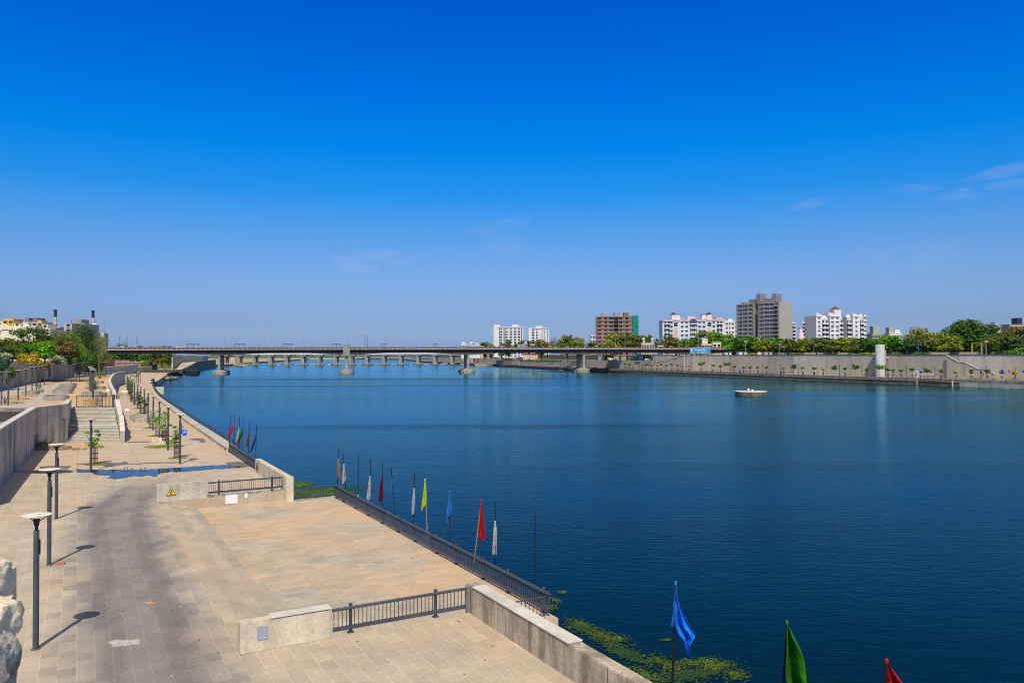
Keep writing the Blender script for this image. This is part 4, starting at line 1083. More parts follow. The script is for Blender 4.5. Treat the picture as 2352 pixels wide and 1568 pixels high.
CLOTH = dict(blue=cloth_mat('blue_cloth',(.02,.29,.86)), skyblue=cloth_mat('sky_cloth',(.03,.24,.60)), green=cloth_mat('green_cloth',(.035,.20,.008)), red=cloth_mat('red_cloth',(.52,.012,.018)),
    darkred=cloth_mat('maroon_cloth',(.17,.012,.012)), white=cloth_mat('white_cloth',(.60,.54,.50)), yellow=cloth_mat('yellow_cloth',(.58,.66,.01)), orange=cloth_mat('orange_cloth',(.50,.20,.05)),
    purple=cloth_mat('purple_cloth',(.09,.05,.42)), pink=cloth_mat('coral_cloth',(.75,.07,.07)), brown=cloth_mat('brown_cloth',(.22,.085,.035)), navy=cloth_mat('navy_cloth',(.03,.035,.16)), lime=cloth_mat('lime_cloth',(.45,.60,.03)))
from mathutils import noise as mnoise
def drape(left, right, folds=3, amp=.12, ns=34, ntt=34, seed=0):
    """hanging cloth: left/right outline as (x, z) lists from top to bottom, with fold depth in y"""
    q = random.Random(seed); ph = q.uniform(0,6)
    def samp(L_, s):
        d = [0]
        for a, b in zip(L_[:-1], L_[1:]): d.append(d[-1] + math.hypot(b[0]-a[0], b[1]-a[1]))
        t = s*d[-1]
        for i in range(len(L_)-1):
            if t <= d[i+1] + 1e-9:
                k = (t-d[i])/max(1e-9, d[i+1]-d[i]); return (L_[i][0]+(L_[i+1][0]-L_[i][0])*k, L_[i][1]+(L_[i+1][1]-L_[i][1])*k)
        return L_[-1]
    mb = MB(); vs = []
    for i in range(ns+1):
        s = i/ns; a = samp(left, s); b = samp(right, s); wd = abs(b[0]-a[0])
        for j in range(ntt+1):
            t = j/ntt
            f = math.sin(t*folds*2*math.pi + ph + 1.1*math.sin(s*2.2+ph)) + .16*math.sin(t*folds*4.6*math.pi + 2*ph + s*5) + .3*math.sin(s*7 + t*4 + ph)
            y = f*amp*min(1, wd*1.8+.15)*(.35+.65*s)
            x = a[0] + (b[0]-a[0])*(t + .03*math.sin(6.28*t*folds+ph)*(0 < t < 1)); z = a[1] + (b[1]-a[1])*t
            wn = mnoise.noise(Vector((x*5+seed, z*3.2, seed*1.3)))*.05 + mnoise.noise(Vector((x*13, z*9+seed, 3)))*.022
            y += wn*min(1, wd*3); x += .35*wn*(0 < t < 1)
            if i == ns: z += .05*math.sin(t*folds*6.28+ph)*wd
            vs.append((x, y - .04, z))
    fs = []
    for i in range(ns):
        for j in range(ntt):
            a = i*(ntt+1)+j; fs.append((a, a+ntt+1, a+ntt+2, a+1))
    mb.add(vs, fs); return mb
def flag(label, base, top, cloth, ol=None, pole_r=.035, pole_mat=None, seed=0, folds=3, amp=.12, group='cloth flags on poles along the near bank'):
    base = Vector(base); top = Vector(top)
    t = thing('flag', label, 'flag', base, 0, group)
    d = top - base
    MB().tube([(0,0,0), d*.5 + Vector((.012,0,0)), d], [pole_r, pole_r*.9, pole_r*.75], 8).build('pole', pole_mat or pole_m, t, smooth=True)
    if ol:
        L_ = [(d.x + x, d.z + z) for x, z in ol[0]]; R_ = [(d.x + x, d.z + z) for x, z in ol[1]]
        o = drape(L_, R_, folds, amp, seed=seed).build('cloth', CLOTH[cloth], t, smooth=True, fix=False); o.location.y = d.y*.75
        o.data.materials[0] = CLOTH[cloth]
        kn = MB(); kn.lathe([(.02,-.08),(.05,-.05),(.045,.05),(.02,.08)], 0, 0, 8)
        k = kn.build('tie', CLOTH[cloth], t, smooth=True)
        k.location = (d.x + (ol[0][0][0]+ol[1][0][0])/2, d.y*.8, d.z + ol[0][0][1])
    return t
LN1 = [U2(-20,18.8), U2(66,18.9)]; LN2 = [U2(70,15.35), U2(97,15.35)]
def pole_at(px, py, line, zb):
    p = on_line(px, line); 
    return p
V5 = lambda x, y: (459.4 + .2471*x, 918.8 + .2471*y)
V7 = lambda x, y: (918.8 + .3043*x, 1091 + .3043*y)
V8 = lambda x, y: (1378 + .3418*x, 1223.7 + .3418*y)
def flag_px(label, V, top, base, left, right, cloth, line, zb=WATER-.3, **kw):
    """survey a flag from its bearing: base and top lie on the bank line; outline given as bearings of the cloth edges"""
    tp = V(*top); bp = V(*base)
    pb = on_line(bp[0], line); Y = pb.y
    T = at(tp[0], tp[1], Y)
    # carry the lean of the visible pole down to the bed
    Bv = at(bp[0], bp[1], Y); dz = T.z - Bv.z
    k = (T.z - zb)/dz; B = T + (Bv - T)*k
    def cv(L_):
        out = []
        for p in L_:
            w_ = at(*V(*p), Y); out.append((w_.x - T.x, w_.z - T.z))
        return out
    ol = (cv(left), cv(right)) if left else None
    return flag(label, B, T, cloth, ol, **kw)
# the three nearest, at the lower right
flag_px('large blue cloth flag on a black pole rising from the algae', V8, (506,325), (486,1005), [(503,335),(497,430),(488,540),(481,620),(505,672),(545,712),(580,800),(596,843)], [(513,345),(522,430),(545,500),(588,590),(641,678),(640,705),(608,745),(606,800),(600,845)], 'blue', LN1, pole_r=.05, seed=3, folds=2.1, amp=.26)
flag_px('large green cloth flag at the bottom edge over dark water', V8, (1256,594), (1232,1008), [(1252,600),(1243,700),(1238,800),(1228,895),(1229,960),(1262,1010),(1290,1090),(1330,1150)], [(1262,610),(1300,680),(1350,765),(1388,855),(1412,945),(1428,1010),(1420,1100),(1350,1160)], 'green', LN1, pole_r=.045, seed=6, folds=1.6, amp=.42)
flag_px('red cloth flag cut off by the bottom edge near the right', V8, (1923,855), (1921,1008), [(1922,860),(1920,930),(1920,1010),(1925,1100),(1935,1180)], [(1930,868),(1958,905),(2000,955),(2032,1008),(2045,1100),(1990,1180)], 'red', LN1, pole_r=.04, seed=9, folds=1.7, amp=.3)
# line behind the long railing
flag_px('bare black flag pole at the near end of the long railing', V7, (1020,298), (1012,840), None, None, 'blue', LN1)
flag_px('grey white wrapped flag next to the bare pole', V7, (718,198), (716,690), [(712,352),(706,420),(700,520),(697,595)], [(722,352),(732,420),(731,520),(729,596)], 'white', LN1, seed=2, folds=3, amp=.07)
flag_px('bright red flag on a leaning bamboo pole by the long railing', V7, (615,182), (562,615), [(612,190),(602,260),(594,380),(588,462),(612,488)], [(618,190),(630,300),(640,400),(647,455),(640,475),(616,489)], 'red', LN1, pole_mat=bamboo, seed=4, folds=1.5, amp=.16)
flag_px('blue flag between the red and the yellow flag on the long railing', V7, (376,82), (374,520), [(373,120),(362,200),(352,290),(347,345),(362,362)], [(378,120),(384,180),(390,250),(391,292),(372,310),(368,362)], 'skyblue', LN1, seed=5, folds=2, amp=.12)
flag_px('lime yellow flag on a bamboo pole by the long railing', V7, (190,30), (204,435), [(188,35),(178,110),(168,180),(160,250),(165,272)], [(193,35),(198,100),(201,170),(198,225),(176,245),(168,272)], 'yellow', LN1, pole_mat=bamboo, seed=7, folds=2, amp=.1)
flag_px('pale grey wrapped flag just left of the yellow flag', V5, (1995,672), (1982,1165), [(1986,826),(1976,900),(1970,980),(1968,1056)], [(1996,826),(1999,900),(1996,980),(1988,1060)], 'white', LN1, seed=8, amp=.07)
flag_px('light blue flag on a pole leaning away from the railing', V5, (1777,624), (1813,1085), [(1779,745),(1765,830),(1750,910),(1742,945)], [(1790,745),(1788,810),(1778,880),(1762,948)], 'skyblue', LN1, seed=10, amp=.1)
flag_px('maroon wrapped flag in the middle of the pole line', V5, (1695,578), (1697,1025), [(1689,702),(1672,790),(1662,880),(1655,935)], [(1700,702),(1702,790),(1696,880),(1692,945)], 'darkred', LN1, seed=11, amp=.08)
flag_px('cream wrapped flag left of the maroon flag', V5, (1585,540), (1577,960), [(1575,712),(1562,800),(1550,880),(1546,905),(1565,930)], [(1585,712),(1587,800),(1586,880),(1582,935)], 'white', LN1, seed=12, amp=.08)
flag_px('bare dark pole with a scrap of yellow at its foot', V5, (1471,495), (1467,900), [(1466,882),(1464,905),(1466,915)], [(1473,880),(1479,900),(1481,917)], 'yellow', LN1, seed=13, amp=.04)
flag_px('grey striped wrapped flag on the second pole of the long railing', V5, (1328,475), (1356,850), [(1334,598),(1326,680),(1321,740),(1320,770)], [(1343,598),(1352,680),(1355,740),(1340,774)], 'white', LN1, seed=14, amp=.08)
flag_px('orange brown wrapped flag at the far end of the long railing', V5, (1292,430), (1275,810), [(1280,548),(1277,640),(1277,700),(1279,728)], [(1291,548),(1304,640),(1307,700),(1302,732)], 'orange', LN1, seed=15, amp=.08)
# far group beside the wet paving
zb2 = -1.5
flag_px('navy flag on the last pole before the pale parapet wall', V5, (526,220), (516,540), [(519,318),(495,390),(475,450),(462,478)], [(524,320),(517,380),(492,450),(472,484)], 'navy', LN2, zb=zb2, seed=16, amp=.08)
flag_px('brown wrapped flag in the far flag group', V5, (460,195), (447,505), [(452,290),(438,360),(428,405),(426,426)], [(462,290),(463,340),(456,390),(446,434)], 'brown', LN2, zb=zb2, seed=17, amp=.08)
flag_px('green flag in the far flag group', V5, (401,170), (395,470), [(396,255),(375,320),(355,370),(348,392)], [(402,255),(404,290),(382,350),(362,402)], 'green', LN2, zb=zb2, seed=18, amp=.1)
flag_px('thin white flag in the far flag group', V5, (367,155), (361,450), [(360,258),(348,310),(338,350),(331,385)], [(367,258),(366,300),(354,350),(338,392)], 'white', LN2, zb=zb2, seed=19, amp=.06)
flag_px('coral red flag in the far flag group', V5, (320,137), (318,418), [(312,225),(285,270),(266,310),(258,330)], [(322,225),(324,255),(300,300),(276,340)], 'pink', LN2, zb=zb2, seed=20, amp=.1)
flag_px('narrow purple flag on the farthest pole of the far flag group', V5, (288,113), (272,385), [(278,205),(274,245),(270,280),(268,305)], [(285,205),(283,245),(280,270),(272,308)], 'purple', LN2, zb=zb2, seed=21, amp=.05)

# ------------------------------------------------------------------ the road bridge
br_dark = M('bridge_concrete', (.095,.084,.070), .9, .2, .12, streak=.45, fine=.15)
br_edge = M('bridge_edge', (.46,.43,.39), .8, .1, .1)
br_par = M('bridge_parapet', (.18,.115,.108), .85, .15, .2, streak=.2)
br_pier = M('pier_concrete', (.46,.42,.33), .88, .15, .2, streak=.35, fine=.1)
BO = Vector((-201.5, 535.5)); BA = math.atan(.155); BD = Vector((math.cos(BA), math.sin(BA))); BN = Vector((-BD.y, BD.x))
def bpt(s, d, z=0.0):
    p = BO + BD*s + BN*d; return Vector((p.x, p.y, z))
def s_at(px, d=0.0):
    a = bpt(-400, d); b = bpt(800, d); g = on_line(px, [a, b]); return (Vector((g.x, g.y)) - BO).dot(BD)
PIER_S = [s_at(503), s_at(796), s_at(1076), s_at(1342)]
S0, S1 = s_at(165), s_at(1700)
BW = 18.0
def zdeck(s):      # gentle camber
    return 14.75 - ((s-60)/520)**2*1.6
brd = thing('road_bridge', 'long concrete road bridge with a reddish parapet crossing the river', 'bridge', (BO.x, BO.y, 0), BA)
def zbot(s):
    d = min(abs(s-p) for p in PIER_S + [PIER_S[0]-86, PIER_S[-1]+86]); k = min(1, d/30)
    return zdeck(s) - .35 - (3.5 - 1.2*(3*k*k-2*k*k*k))
ss = [S0 + (S1-S0)*i/140 for i in range(141)]
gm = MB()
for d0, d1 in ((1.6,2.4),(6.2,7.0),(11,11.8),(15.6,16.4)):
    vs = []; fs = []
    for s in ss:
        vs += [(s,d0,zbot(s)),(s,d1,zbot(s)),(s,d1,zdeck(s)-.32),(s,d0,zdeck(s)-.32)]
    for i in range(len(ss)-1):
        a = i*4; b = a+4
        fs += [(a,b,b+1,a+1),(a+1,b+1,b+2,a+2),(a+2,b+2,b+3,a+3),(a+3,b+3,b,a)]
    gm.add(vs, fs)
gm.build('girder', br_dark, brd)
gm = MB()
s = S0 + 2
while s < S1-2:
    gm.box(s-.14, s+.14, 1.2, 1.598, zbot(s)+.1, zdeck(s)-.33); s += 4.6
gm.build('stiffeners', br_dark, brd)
def strip(d0, d1, za, zb, name, mat, n=140):
    mb = MB(); vs = []; fs = []
    for s in ss:
        z = zdeck(s); vs += [(s,d0,z+za),(s,d1,z+za),(s,d1,z+zb),(s,d0,z+zb)]
    for i in range(len(ss)-1):
        a = i*4; b = a+4
        fs += [(a,b,b+1,a+1),(a+1,b+1,b+2,a+2),(a+2,b+2,b+3,a+3),(a+3,b+3,b,a)]
    mb.add(vs, fs); return mb.build(name, mat, brd)
strip(.05, BW, -.3, 0, 'deck', M('deck_asphalt', (.06,.06,.06), .9, .2, .5))
strip(-.12, .05, -.30, .10, 'edge_band', br_edge)
strip(0.06, .2, .02, 1.42, 'parapet', br_par)
strip(BW-.2, BW-.06, 0, 1.42, 'parapet', br_par)
strip(0.0, .26, 1.42, 1.56, 'handrail', M('handrail', (.15,.10,.10), .8, .1, .3))
strip(8.7, 9.3, 0, .35, 'median', concrete_grey)
pm = MB(); s = S0 + 1
while s < S1-1:
    pm.box(s-.12, s+.12, -.02, .055, zdeck(s)+.22, zdeck(s)+1.5); s += 3.1
pm.build('parapet_posts', br_edge, brd)
FLOW = R(12) - 0.0
capm = M('pile_cap_concrete', (.40,.36,.28), .9, .2, .25, streak=.5, fine=.15)
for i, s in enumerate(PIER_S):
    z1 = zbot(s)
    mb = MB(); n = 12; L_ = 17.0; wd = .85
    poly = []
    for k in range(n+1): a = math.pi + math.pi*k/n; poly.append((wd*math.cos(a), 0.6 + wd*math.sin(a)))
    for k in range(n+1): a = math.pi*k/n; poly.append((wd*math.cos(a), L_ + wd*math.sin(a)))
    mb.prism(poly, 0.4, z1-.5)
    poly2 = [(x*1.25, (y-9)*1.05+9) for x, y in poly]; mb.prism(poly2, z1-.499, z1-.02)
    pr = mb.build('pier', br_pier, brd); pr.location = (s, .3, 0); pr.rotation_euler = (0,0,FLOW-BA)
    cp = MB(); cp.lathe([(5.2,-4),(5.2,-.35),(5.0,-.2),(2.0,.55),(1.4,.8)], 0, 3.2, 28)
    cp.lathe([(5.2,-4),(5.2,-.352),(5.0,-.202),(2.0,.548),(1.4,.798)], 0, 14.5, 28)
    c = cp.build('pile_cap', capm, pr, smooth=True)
tb = MB().box(PIER_S[1]-2.3, PIER_S[1]+2.3, -1.4, -.13, zbot(PIER_S[1])-.9, zdeck(PIER_S[1])+3.4); tb.build('pier_box', M('pier_box_concrete', (.30,.29,.27), .88, .12, .3, streak=.25), brd)
# left abutment, hidden in the trees
MB().box(S0-30, S0+6, .5, BW-.5, -2, zdeck(S0)-.4).build('abutment', br_dark, brd)
MB().box(S1-1, S1+60, .3, BW-.3, 5, zdeck(S1)-.1).build('approach', br_dark, brd)

# bridge lamps
lampgrey = M('bridge_lamp_grey', (.34,.38,.42), .5, .1, 1)
def make_blamp():
    t = thing('street_lamp', 'x', 'street lamp', (0,0,0), 0, 'street lamps on the road bridge')
    MB().tube([(0,0,0),(0,0,8.6),(.25,.0,9.6),(1.0,0,10.1)], [.15,.11,.085,.07], 8).build('pole', lampgrey, t, smooth=True)
    MB().box(.85,1.9,-.2,.2,10.02,10.2).build('lamp_head', white, t, bevel=.05)
    return t
BL = make_blamp(); first = True
fr = [285.6,396.2,505,601,695,798,890.6,989,1077,1174,1261.4,1344.7,1435.8,1516,1604,1682]
bk = [302,408.7,514.9,606.5,696.7,799.6,886,980.7,1067.6,1160.3,1244.5,1325.8,1413.9,1577]
def bplace(px, d): s = s_at(px, d); return bpt(s, d, zdeck(s)), s
for i, px in enumerate(fr):
    p, s = bplace(px, .8); l = f'{ORD[i]} lamp of the near row on the road bridge, counting from the tree end'
    if first: BL.location = p; BL.rotation_euler = (0,0,BA + math.pi/2); BL['label'] = l; first = False
    else: dup(BL, p, BA + math.pi/2 + rnd.uniform(-.2,.2), l)
for i, px in enumerate(bk):
    p, s = bplace(px, BW-.8); dup(BL, p, BA - math.pi/2 + rnd.uniform(-.2,.2), f'{ORD[i]} lamp of the back row on the road bridge, counting from the tree end')
# overhead frames on the deck
def make_frame():
    t = thing('steel_frame', 'x', 'steel frame', (0,0,0), 0, 'open steel frames on the road bridge')
    m_ = M('frame_steel', (.09,.075,.08), .7)
    for x in (-3.6,0,3.6): MB().box(x-.12,x+.12,-.12,.12,0,3.4).build('post', m_, t)
    MB().box(-4.0,4.0,-.5,.5,3.402,3.7).build('beam', m_, t)
    MB().box(-3.9,3.9,-.4,.4,2.9,2.98).build('rail', m_, t)
    return t
FRM = make_frame()
for i, (px, sc) in enumerate([(443.7,1),(550.7,.95),(661,.85),(773,.75),(883.7,.6),(1000,.5),(1088,.6)]):
    p, s = bplace(px, 8.9); p.z += .34; l = f'{ORD[i]} open steel frame standing on the bridge median, counting from the trees'
    if i == 0: FRM.location = p; FRM.rotation_euler = (0,0,BA); FRM['label'] = l
    else: dup(FRM, p, BA, l, scale=(sc,1,1))

# vehicles on the bridge
def wheel_mb(x, y, r=.31, w=.2):
    mb = MB(); n = 14; vs = []
    for yy in (y-w/2, y+w/2):
        for k in range(n): vs.append((x + r*math.cos(6.2832*k/n), yy, r + r*math.sin(6.2832*k/n)))
    fs = [tuple(range(n)), tuple(range(2*n-1, n-1, -1))] + [(k, n+k, n+(k+1)%n, (k+1)%n) for k in range(n)]
    return mb.add(vs, fs)
def extrude_profile(prof, w, inset=0.0):
    """side profile (x, z) closed, extruded over the width w; upper points tucked in by inset"""
    n = len(prof); zm = max(z for x, z in prof)
    vs = []
    for sgn in (-1, 1):
        for x, z in prof: vs.append((x, sgn*(w/2 - inset*max(0, (z-.9)/max(.1, zm-.9))), z))
    tri_ = geometry.tessellate_polygon([[Vector((x, z, 0)) for x, z in prof]])
    fs = [tuple(t) for t in tri_] + [tuple(i+n for i in reversed(t)) for t in tri_] + [(k, (k+1)%n, n+(k+1)%n, n+k) for k in range(n)]
    return MB().add(vs, fs)
paintw = M('car_white', (.74,.74,.74), .3, .04, 1, spec=.6)
def make_car(label, paint, kind='car'):
    t = thing(kind, label, kind.replace('_',' '), (0,0,0), 0, 'vehicles on the road bridge')
    if kind == 'car':
        extrude_profile([(-1.9,.35),(-1.95,.85),(-1.7,1.0),(-1.25,1.05),(-.75,1.48),(.75,1.5),(1.35,1.02),(1.85,.9),(1.98,.6),(1.95,.35)], 1.6, .18).build('body', paint, t, bevel=.03)
        extrude_profile([(-1.12,1.06),(-.72,1.42),(.70,1.43),(1.2,1.06)], 1.62, .17).build('window', glass_dark, t)
        xs = (-1.2, 1.2)
        MB().box(1.9,1.99,-.7,-.45,.62,.78).build('headlight', white, t); MB().box(1.9,1.99,.45,.7,.62,.78).build('headlight', white, t)
    elif kind == 'van':
        extrude_profile([(-2.4,.4),(-2.45,2.1),(-2.3,2.25),(1.1,2.25),(1.7,1.45),(2.4,1.2),(2.5,.9),(2.5,.4)], 1.9, .12).build('body', paint, t, bevel=.04)
        extrude_profile([(-2.1,1.45),(-2.1,1.95),(1.05,1.95),(1.5,1.45)], 1.93, .1).build('window', glass_dark, t)
        xs = (-1.5, 1.6)
        MB().box(-2.0,.6,-.7,.7,2.26,2.45).build('roof_rack', M('rack', (.15,.14,.13), .8), t)
    elif kind == 'pickup_truck':
        extrude_profile([(.6,.5),(.6,2.1),(1.6,2.15),(2.2,1.35),(2.45,1.2),(2.5,.5)], 1.9, .1).build('cab', paint, t, bevel=.03)
        MB().box(-2.6,.55,-.95,.95,.7,1.0).build('bed', paint, t)
        c = MB(); c.box(-2.6,.5,-.95,-.88,1.0,1.9); c.box(-2.6,.5,.88,.95,1.0,1.9); c.box(-2.6,-2.53,-.87,.87,1.0,1.9); c.build('bed_rail', M('bed_grey', (.28,.28,.28), .7), t)
        extrude_profile([(1.0,1.4),(1.0,1.9),(1.6,1.9),(1.98,1.4)], 1.93, .05).build('window', glass_dark, t)
        xs = (-1.7, 1.7)
    elif kind == 'auto_rickshaw':
        extrude_profile([(-1.25,.3),(-1.25,1.05),(.55,1.05),(.95,1.0),(1.25,.7),(1.3,.35)], 1.3).build('body', M('auto_green', (.03,.12,.05), .5, .1, 2), t, bevel=.03)
        extrude_profile([(-1.3,1.45),(-1.25,1.75),(-.9,1.9),(.6,1.86),(.75,1.7),(.62,1.62),(-.85,1.65),(-1.05,1.06),(-1.3,1.06)], 1.34).build('canopy', M('auto_yellow', (.85,.52,.01), .5, .05, 2), t)
        extrude_profile([(.58,1.06),(.66,1.66),(.70,1.66),(.98,1.02)], 1.2).build('windscreen', glass_dark, t)
        wheel_mb(1.0,0,.22,.1).build('wheel', rubber, t); wheel_mb(-.85,-.55,.22,.1).build('wheel', rubber, t); wheel_mb(-.85,.55,.22,.1).build('wheel', rubber, t)
        return t
    for x in xs:
        for y in (-.72, .72): wheel_mb(x, y).build('wheel', rubber, t)
    return t
car_blue = M('car_blue', (.05,.06,.20), .3, .05, 1, spec=.6); car_grey = M('car_silver', (.42,.43,.45), .3, .05, 1, spec=.6); purple_p = M('truck_purple', (.11,.07,.22), .5, .2, 1)
autos = [290.7,309,362.5,621.5,738.8,816.4,837,910,990.7,1106,1266,1368,1542.8,1663]
vmap = {}
def vplace(kind, px, lane, label, paint=paintw, face=0, sc=1.0):
    p, s = bplace(px, lane); key = (kind, paint.name)
    if key not in vmap:
        vmap[key] = make_car(label, paint, kind); o = vmap[key]; o.location = p; o.rotation_euler = (0,0,BA + face)
    else: o = dup(vmap[key], p, BA + face, label)
    if sc != 1.0: o.scale = (sc,)*3
    return o
def zone(px):
    P = [503,796,1076,1342]
    for i, q in enumerate(P):
        if abs(px-q) < 40: return f'over the {ORD[i]} bridge pier'
    if px < 503: return 'between the trees and the first bridge pier'
    for i in range(3):
        if P[i] < px < P[i+1]: return f'between the {ORD[i]} and {ORD[i+1]} bridge pier'
    return 'past the fourth bridge pier'
for i, px in enumerate(autos):
    vplace('auto_rickshaw', px, 3 if i % 2 else 5.5, f'{ORD[i]} yellow topped auto rickshaw on the bridge, counting from the tree end', face=math.pi*(i % 2), sc=1.25)
vplace('pickup_truck', 276, 4, 'white pickup truck with grey bed beside the bridge trees', sc=1.2)
vplace('van', 415, 4, 'white passenger van with luggage on its roof before the first pier', face=math.pi, sc=1.35)
for px, l in [(453,'white car between the first steel frame and the first pier'),(513,'white car over the first bridge pier'),(674,'white car on the bridge left of the second pier'),(935.8,'white car alone between the second and third pier'),(1020.7,'white car approaching the third bridge pier'),(1277,'white car before the fourth bridge pier'),(1302.7,'white car next to the fourth bridge pier'),(1495,'low white car on the bridge before the billboard')]:
    vplace('car', px, 3.5, l, face=math.pi*rnd.choice((0,1)), sc=1.2)
vplace('car', 1387, 4, 'dark blue car past the fourth bridge pier', car_blue, sc=1.2)
vplace('car', 484, 6, 'silver car just before the first bridge pier', car_grey, math.pi, 1.2)
vplace('van', 1198.7, 4, 'plain white van in front of the white slab tower', sc=1.3)
vplace('van', 1519, 5, 'white van on the bridge beside the twin turret house', sc=1.1)
vplace('pickup_truck', 1154, 5, 'purple loaded truck below the white slab tower', purple_p, sc=1.3)
vplace('pickup_truck', 1682, 4, 'white tanker like truck at the right end of the bridge', sc=1.5)

# ------------------------------------------------------------------ railway bridge behind
rb_m = M('rail_pier', (.40,.35,.27), .9, .15, .1, streak=.35)
rbw = M('rail_girder', (.74,.73,.72), .7, .08, .1)
RY = 985
rb = thing('railway_bridge', 'pale railway bridge on many twin column piers behind the road bridge', 'bridge', (0,RY,0))
gird = MB(); gird.box(X_(490,RY), X_(1245,RY), -1.8, 1.8, 11.6, 13.6)
x = X_(490,RY)
gird.build('girder', rbw, rb)
rbs = MB()
while x < X_(1245,RY): rbs.box(x-.2,x+.2,-1.98,-1.802,11.6,13.6); x += 5.2
rbs.build('girder_ribs', M('rib_grey', (.5,.5,.5), .8), rb)
pxs = [518.5,550.5,586.4,623.5,660.4,697.3,735.1,772.5,808.5,844.2,883,921.8,961.4,999.5,1039,1084.5,1124,1163]
src = None
for px in pxs:
    x = X_(px, RY)
    if src is None:
        mb = MB().lathe([(1.5,-4),(1.5,9.2)], -1.4, -3.0, 14); mb.lathe([(1.5,-4),(1.5,9.2)], 1.4, 3.0, 14); mb.box(-1.2,1.2,-2.9,2.9,-4,9.0)
        src = mb.build('pier', rb_m, rb, smooth=True)
        c = MB().box(-4.2,4.2,-4.6,4.6,9.2,11.0); c.box(-1,1,-1,1,11,11.598); c.build('pier_cap', concrete_grey, src, bevel=.1)
        f = MB().box(-6.5,6.5,-5,5,-3.5,-2.0); f.build('footing', concrete_dark, src)
        src.location = (x, 0, 0)
    else:
        q_ = inst(src, rb, (x,0,0))
        for ch in kids(src): inst(ch, q_)
rockm = M('pier_rock', (.30,.27,.24), .95, .25, .3, fine=.3)
rk = None
for i in range(3, len(pxs)-3):
    px = (pxs[i]+pxs[i+1])/2
    if rk is None:
        mb = MB(); rock(mb, (0,0,0), (5.0,3.5,2.0), 4.4, 3); rock(mb, (3,1,-.3), (3,2.5,1.6), 7.7, 3); rk = mb.build('rock_pile', rockm); o = rk
    else: o = inst(rk)
    o.location = (X_(px, RY), RY+4, WATER+.2); o.rotation_euler = (0,0,i*1.3); o.scale = (rnd.uniform(.7,1.1),)*3
    tag(o, f'{ORD[i-3]} rock pile between railway piers, counting from the sand bank', 'rock pile', 'rock piles between the railway bridge piers')
t = thing('ruined_pier', 'stubby old pier standing on the sand bank by the railway bridge', 'pier', (X_(536,RY)+2, RY-6, -1)); MB().lathe([(4.2,-1),(4.0,8),(3.6,8.6),(0,8.6)], n=16).build('shaft', br_pier, t, smooth=True)
sb = MB(); rock(sb, (0,0,0), (24,14,3.0), 2.2, 4); o = sb.build('sand_bank', bank_mat, smooth=True); o.location = (X_(540,RY)-4, RY-8, WATER); o['kind'] = 'structure'

# round intake well in the river
t = thing('floating_fountain', 'round weathered concrete platform with two white domes standing in the river', 'platform', G(1725,908,WATER))
MB().lathe([(4.75,-2),(4.8,.05),(4.9,.35),(4.95,1.15),(4.8,1.2),(0,1.2)], n=40).build('drum', M('drum_concrete', (.22,.18,.13), .9, .2, .8, streak=.5, fine=.2), t, smooth=True)
MB().lathe([(4.98,1.202),(5.0,1.25),(5.0,1.38),(4.9,1.42),(0,1.42)], n=40).build('rim', M('rim_white', (.62,.59,.53), .8, .15, 1.5, fine=.15), t, smooth=True)
MB().lathe([(.4,1.42),(.42,1.6),(.32,1.75),(.38,1.95),(.3,2.2),(.1,2.32),(0,2.34)], -.7, .3, 14).build('dome', M('dome_white', (.66,.64,.6), .8), t, smooth=True)
MB().lathe([(.32,1.42),(.36,1.6),(.4,1.75),(.28,1.95),(0,2.0)], .35, -.2, 14).build('dome', M('dome_white', (0,0,0)), t, smooth=True)
f = MB(); f.box(-1.9,-.2,-.9,-.7,1.56,1.66); f.box(.6,2.0,.5,.7,1.56,1.66); f.tube([(4.5,0,1.5),(4.5,0,2.0)], .05, 6); f.tube([(-3.2,-2.6,1.5),(-3.2,-2.6,1.85)], .05, 6); f.build('pipework', steel, t)
bo = MB(); rock(bo, (0,0,0), (1.1,.6,.5), 1.0, 2); o = bo.build('buoy', white); o.location = G(1057,848.5,WATER); tag(o, 'small pale buoy adrift before the railway bridge', 'buoy')
# ------------------------------------------------------------------ far quay on the right
F7 = lambda x, y: (1952.3 + .1699*x, 706.3 + .1699*y)
F8 = lambda x, y: (1636.5 + .1465*x, 763.7 + .1465*y)
F5 = lambda x, y: (1349.4 + .1465*x, 706.3 + .1465*y)
F4 = lambda x, y: (1091 + .1465*x, 723.5 + .1465*y)
FR = lambda x, y: (2153.3 + .0845*x, 803.9 + .0845*y)
WZ = 9.95
panel_cols = [(0.687, 0.564, 0.399), (0.576, 0.477, 0.349), (0.515, 0.429, 0.323), (0.66, 0.575, 0.42), (0.532, 0.454, 0.343), (0.592, 0.493, 0.357), (0.662, 0.557, 0.433)]
far_w = thing('retaining_wall', 'very long high concrete retaining wall on the far bank', 'wall')
# cut the wall line at the bearings where the shade of the concrete changes
cuts = [2400, 2300, 2205, 2130, 2030, 1895, 1822, 1765, 1674, 1590, 1500]
shade = [5,6,4,2,4,3,2,1,0,1]
pts_all = RW_NEAR
def seg_between(pa, pb, pts):
    A = on_line(pa, pts) if pa < 2390 else Vector((*pts[0],0)); B = on_line(pb, pts)
    mid = [p for p in pts if B.y > p[1] > A.y]
    return [p2(A)] + mid + [p2(B)]
for i in range(len(cuts)-1):
    sg_ = seg_between(cuts[i], max(cuts[i+1], 1500), RW_NEAR)
    c = panel_cols[shade[i]]
    MB().wall(sg_, .6, -1, WZ).build('wall_panel', M(f'far_panel_{shade[i]}', c, .9, .1, .08, streak=.16, fine=.1, ss=.22), far_w)
MB().wall(offset_line(RW_NEAR, -.15), .9, WZ+.001, WZ+.22).build('coping', M('dark_coping', (.12,.115,.11), .8), far_w)
low = thing('retaining_wall', 'lower grey retaining wall on the far bank below the bridge end', 'wall')
rf = [p for p in RW_FAR]
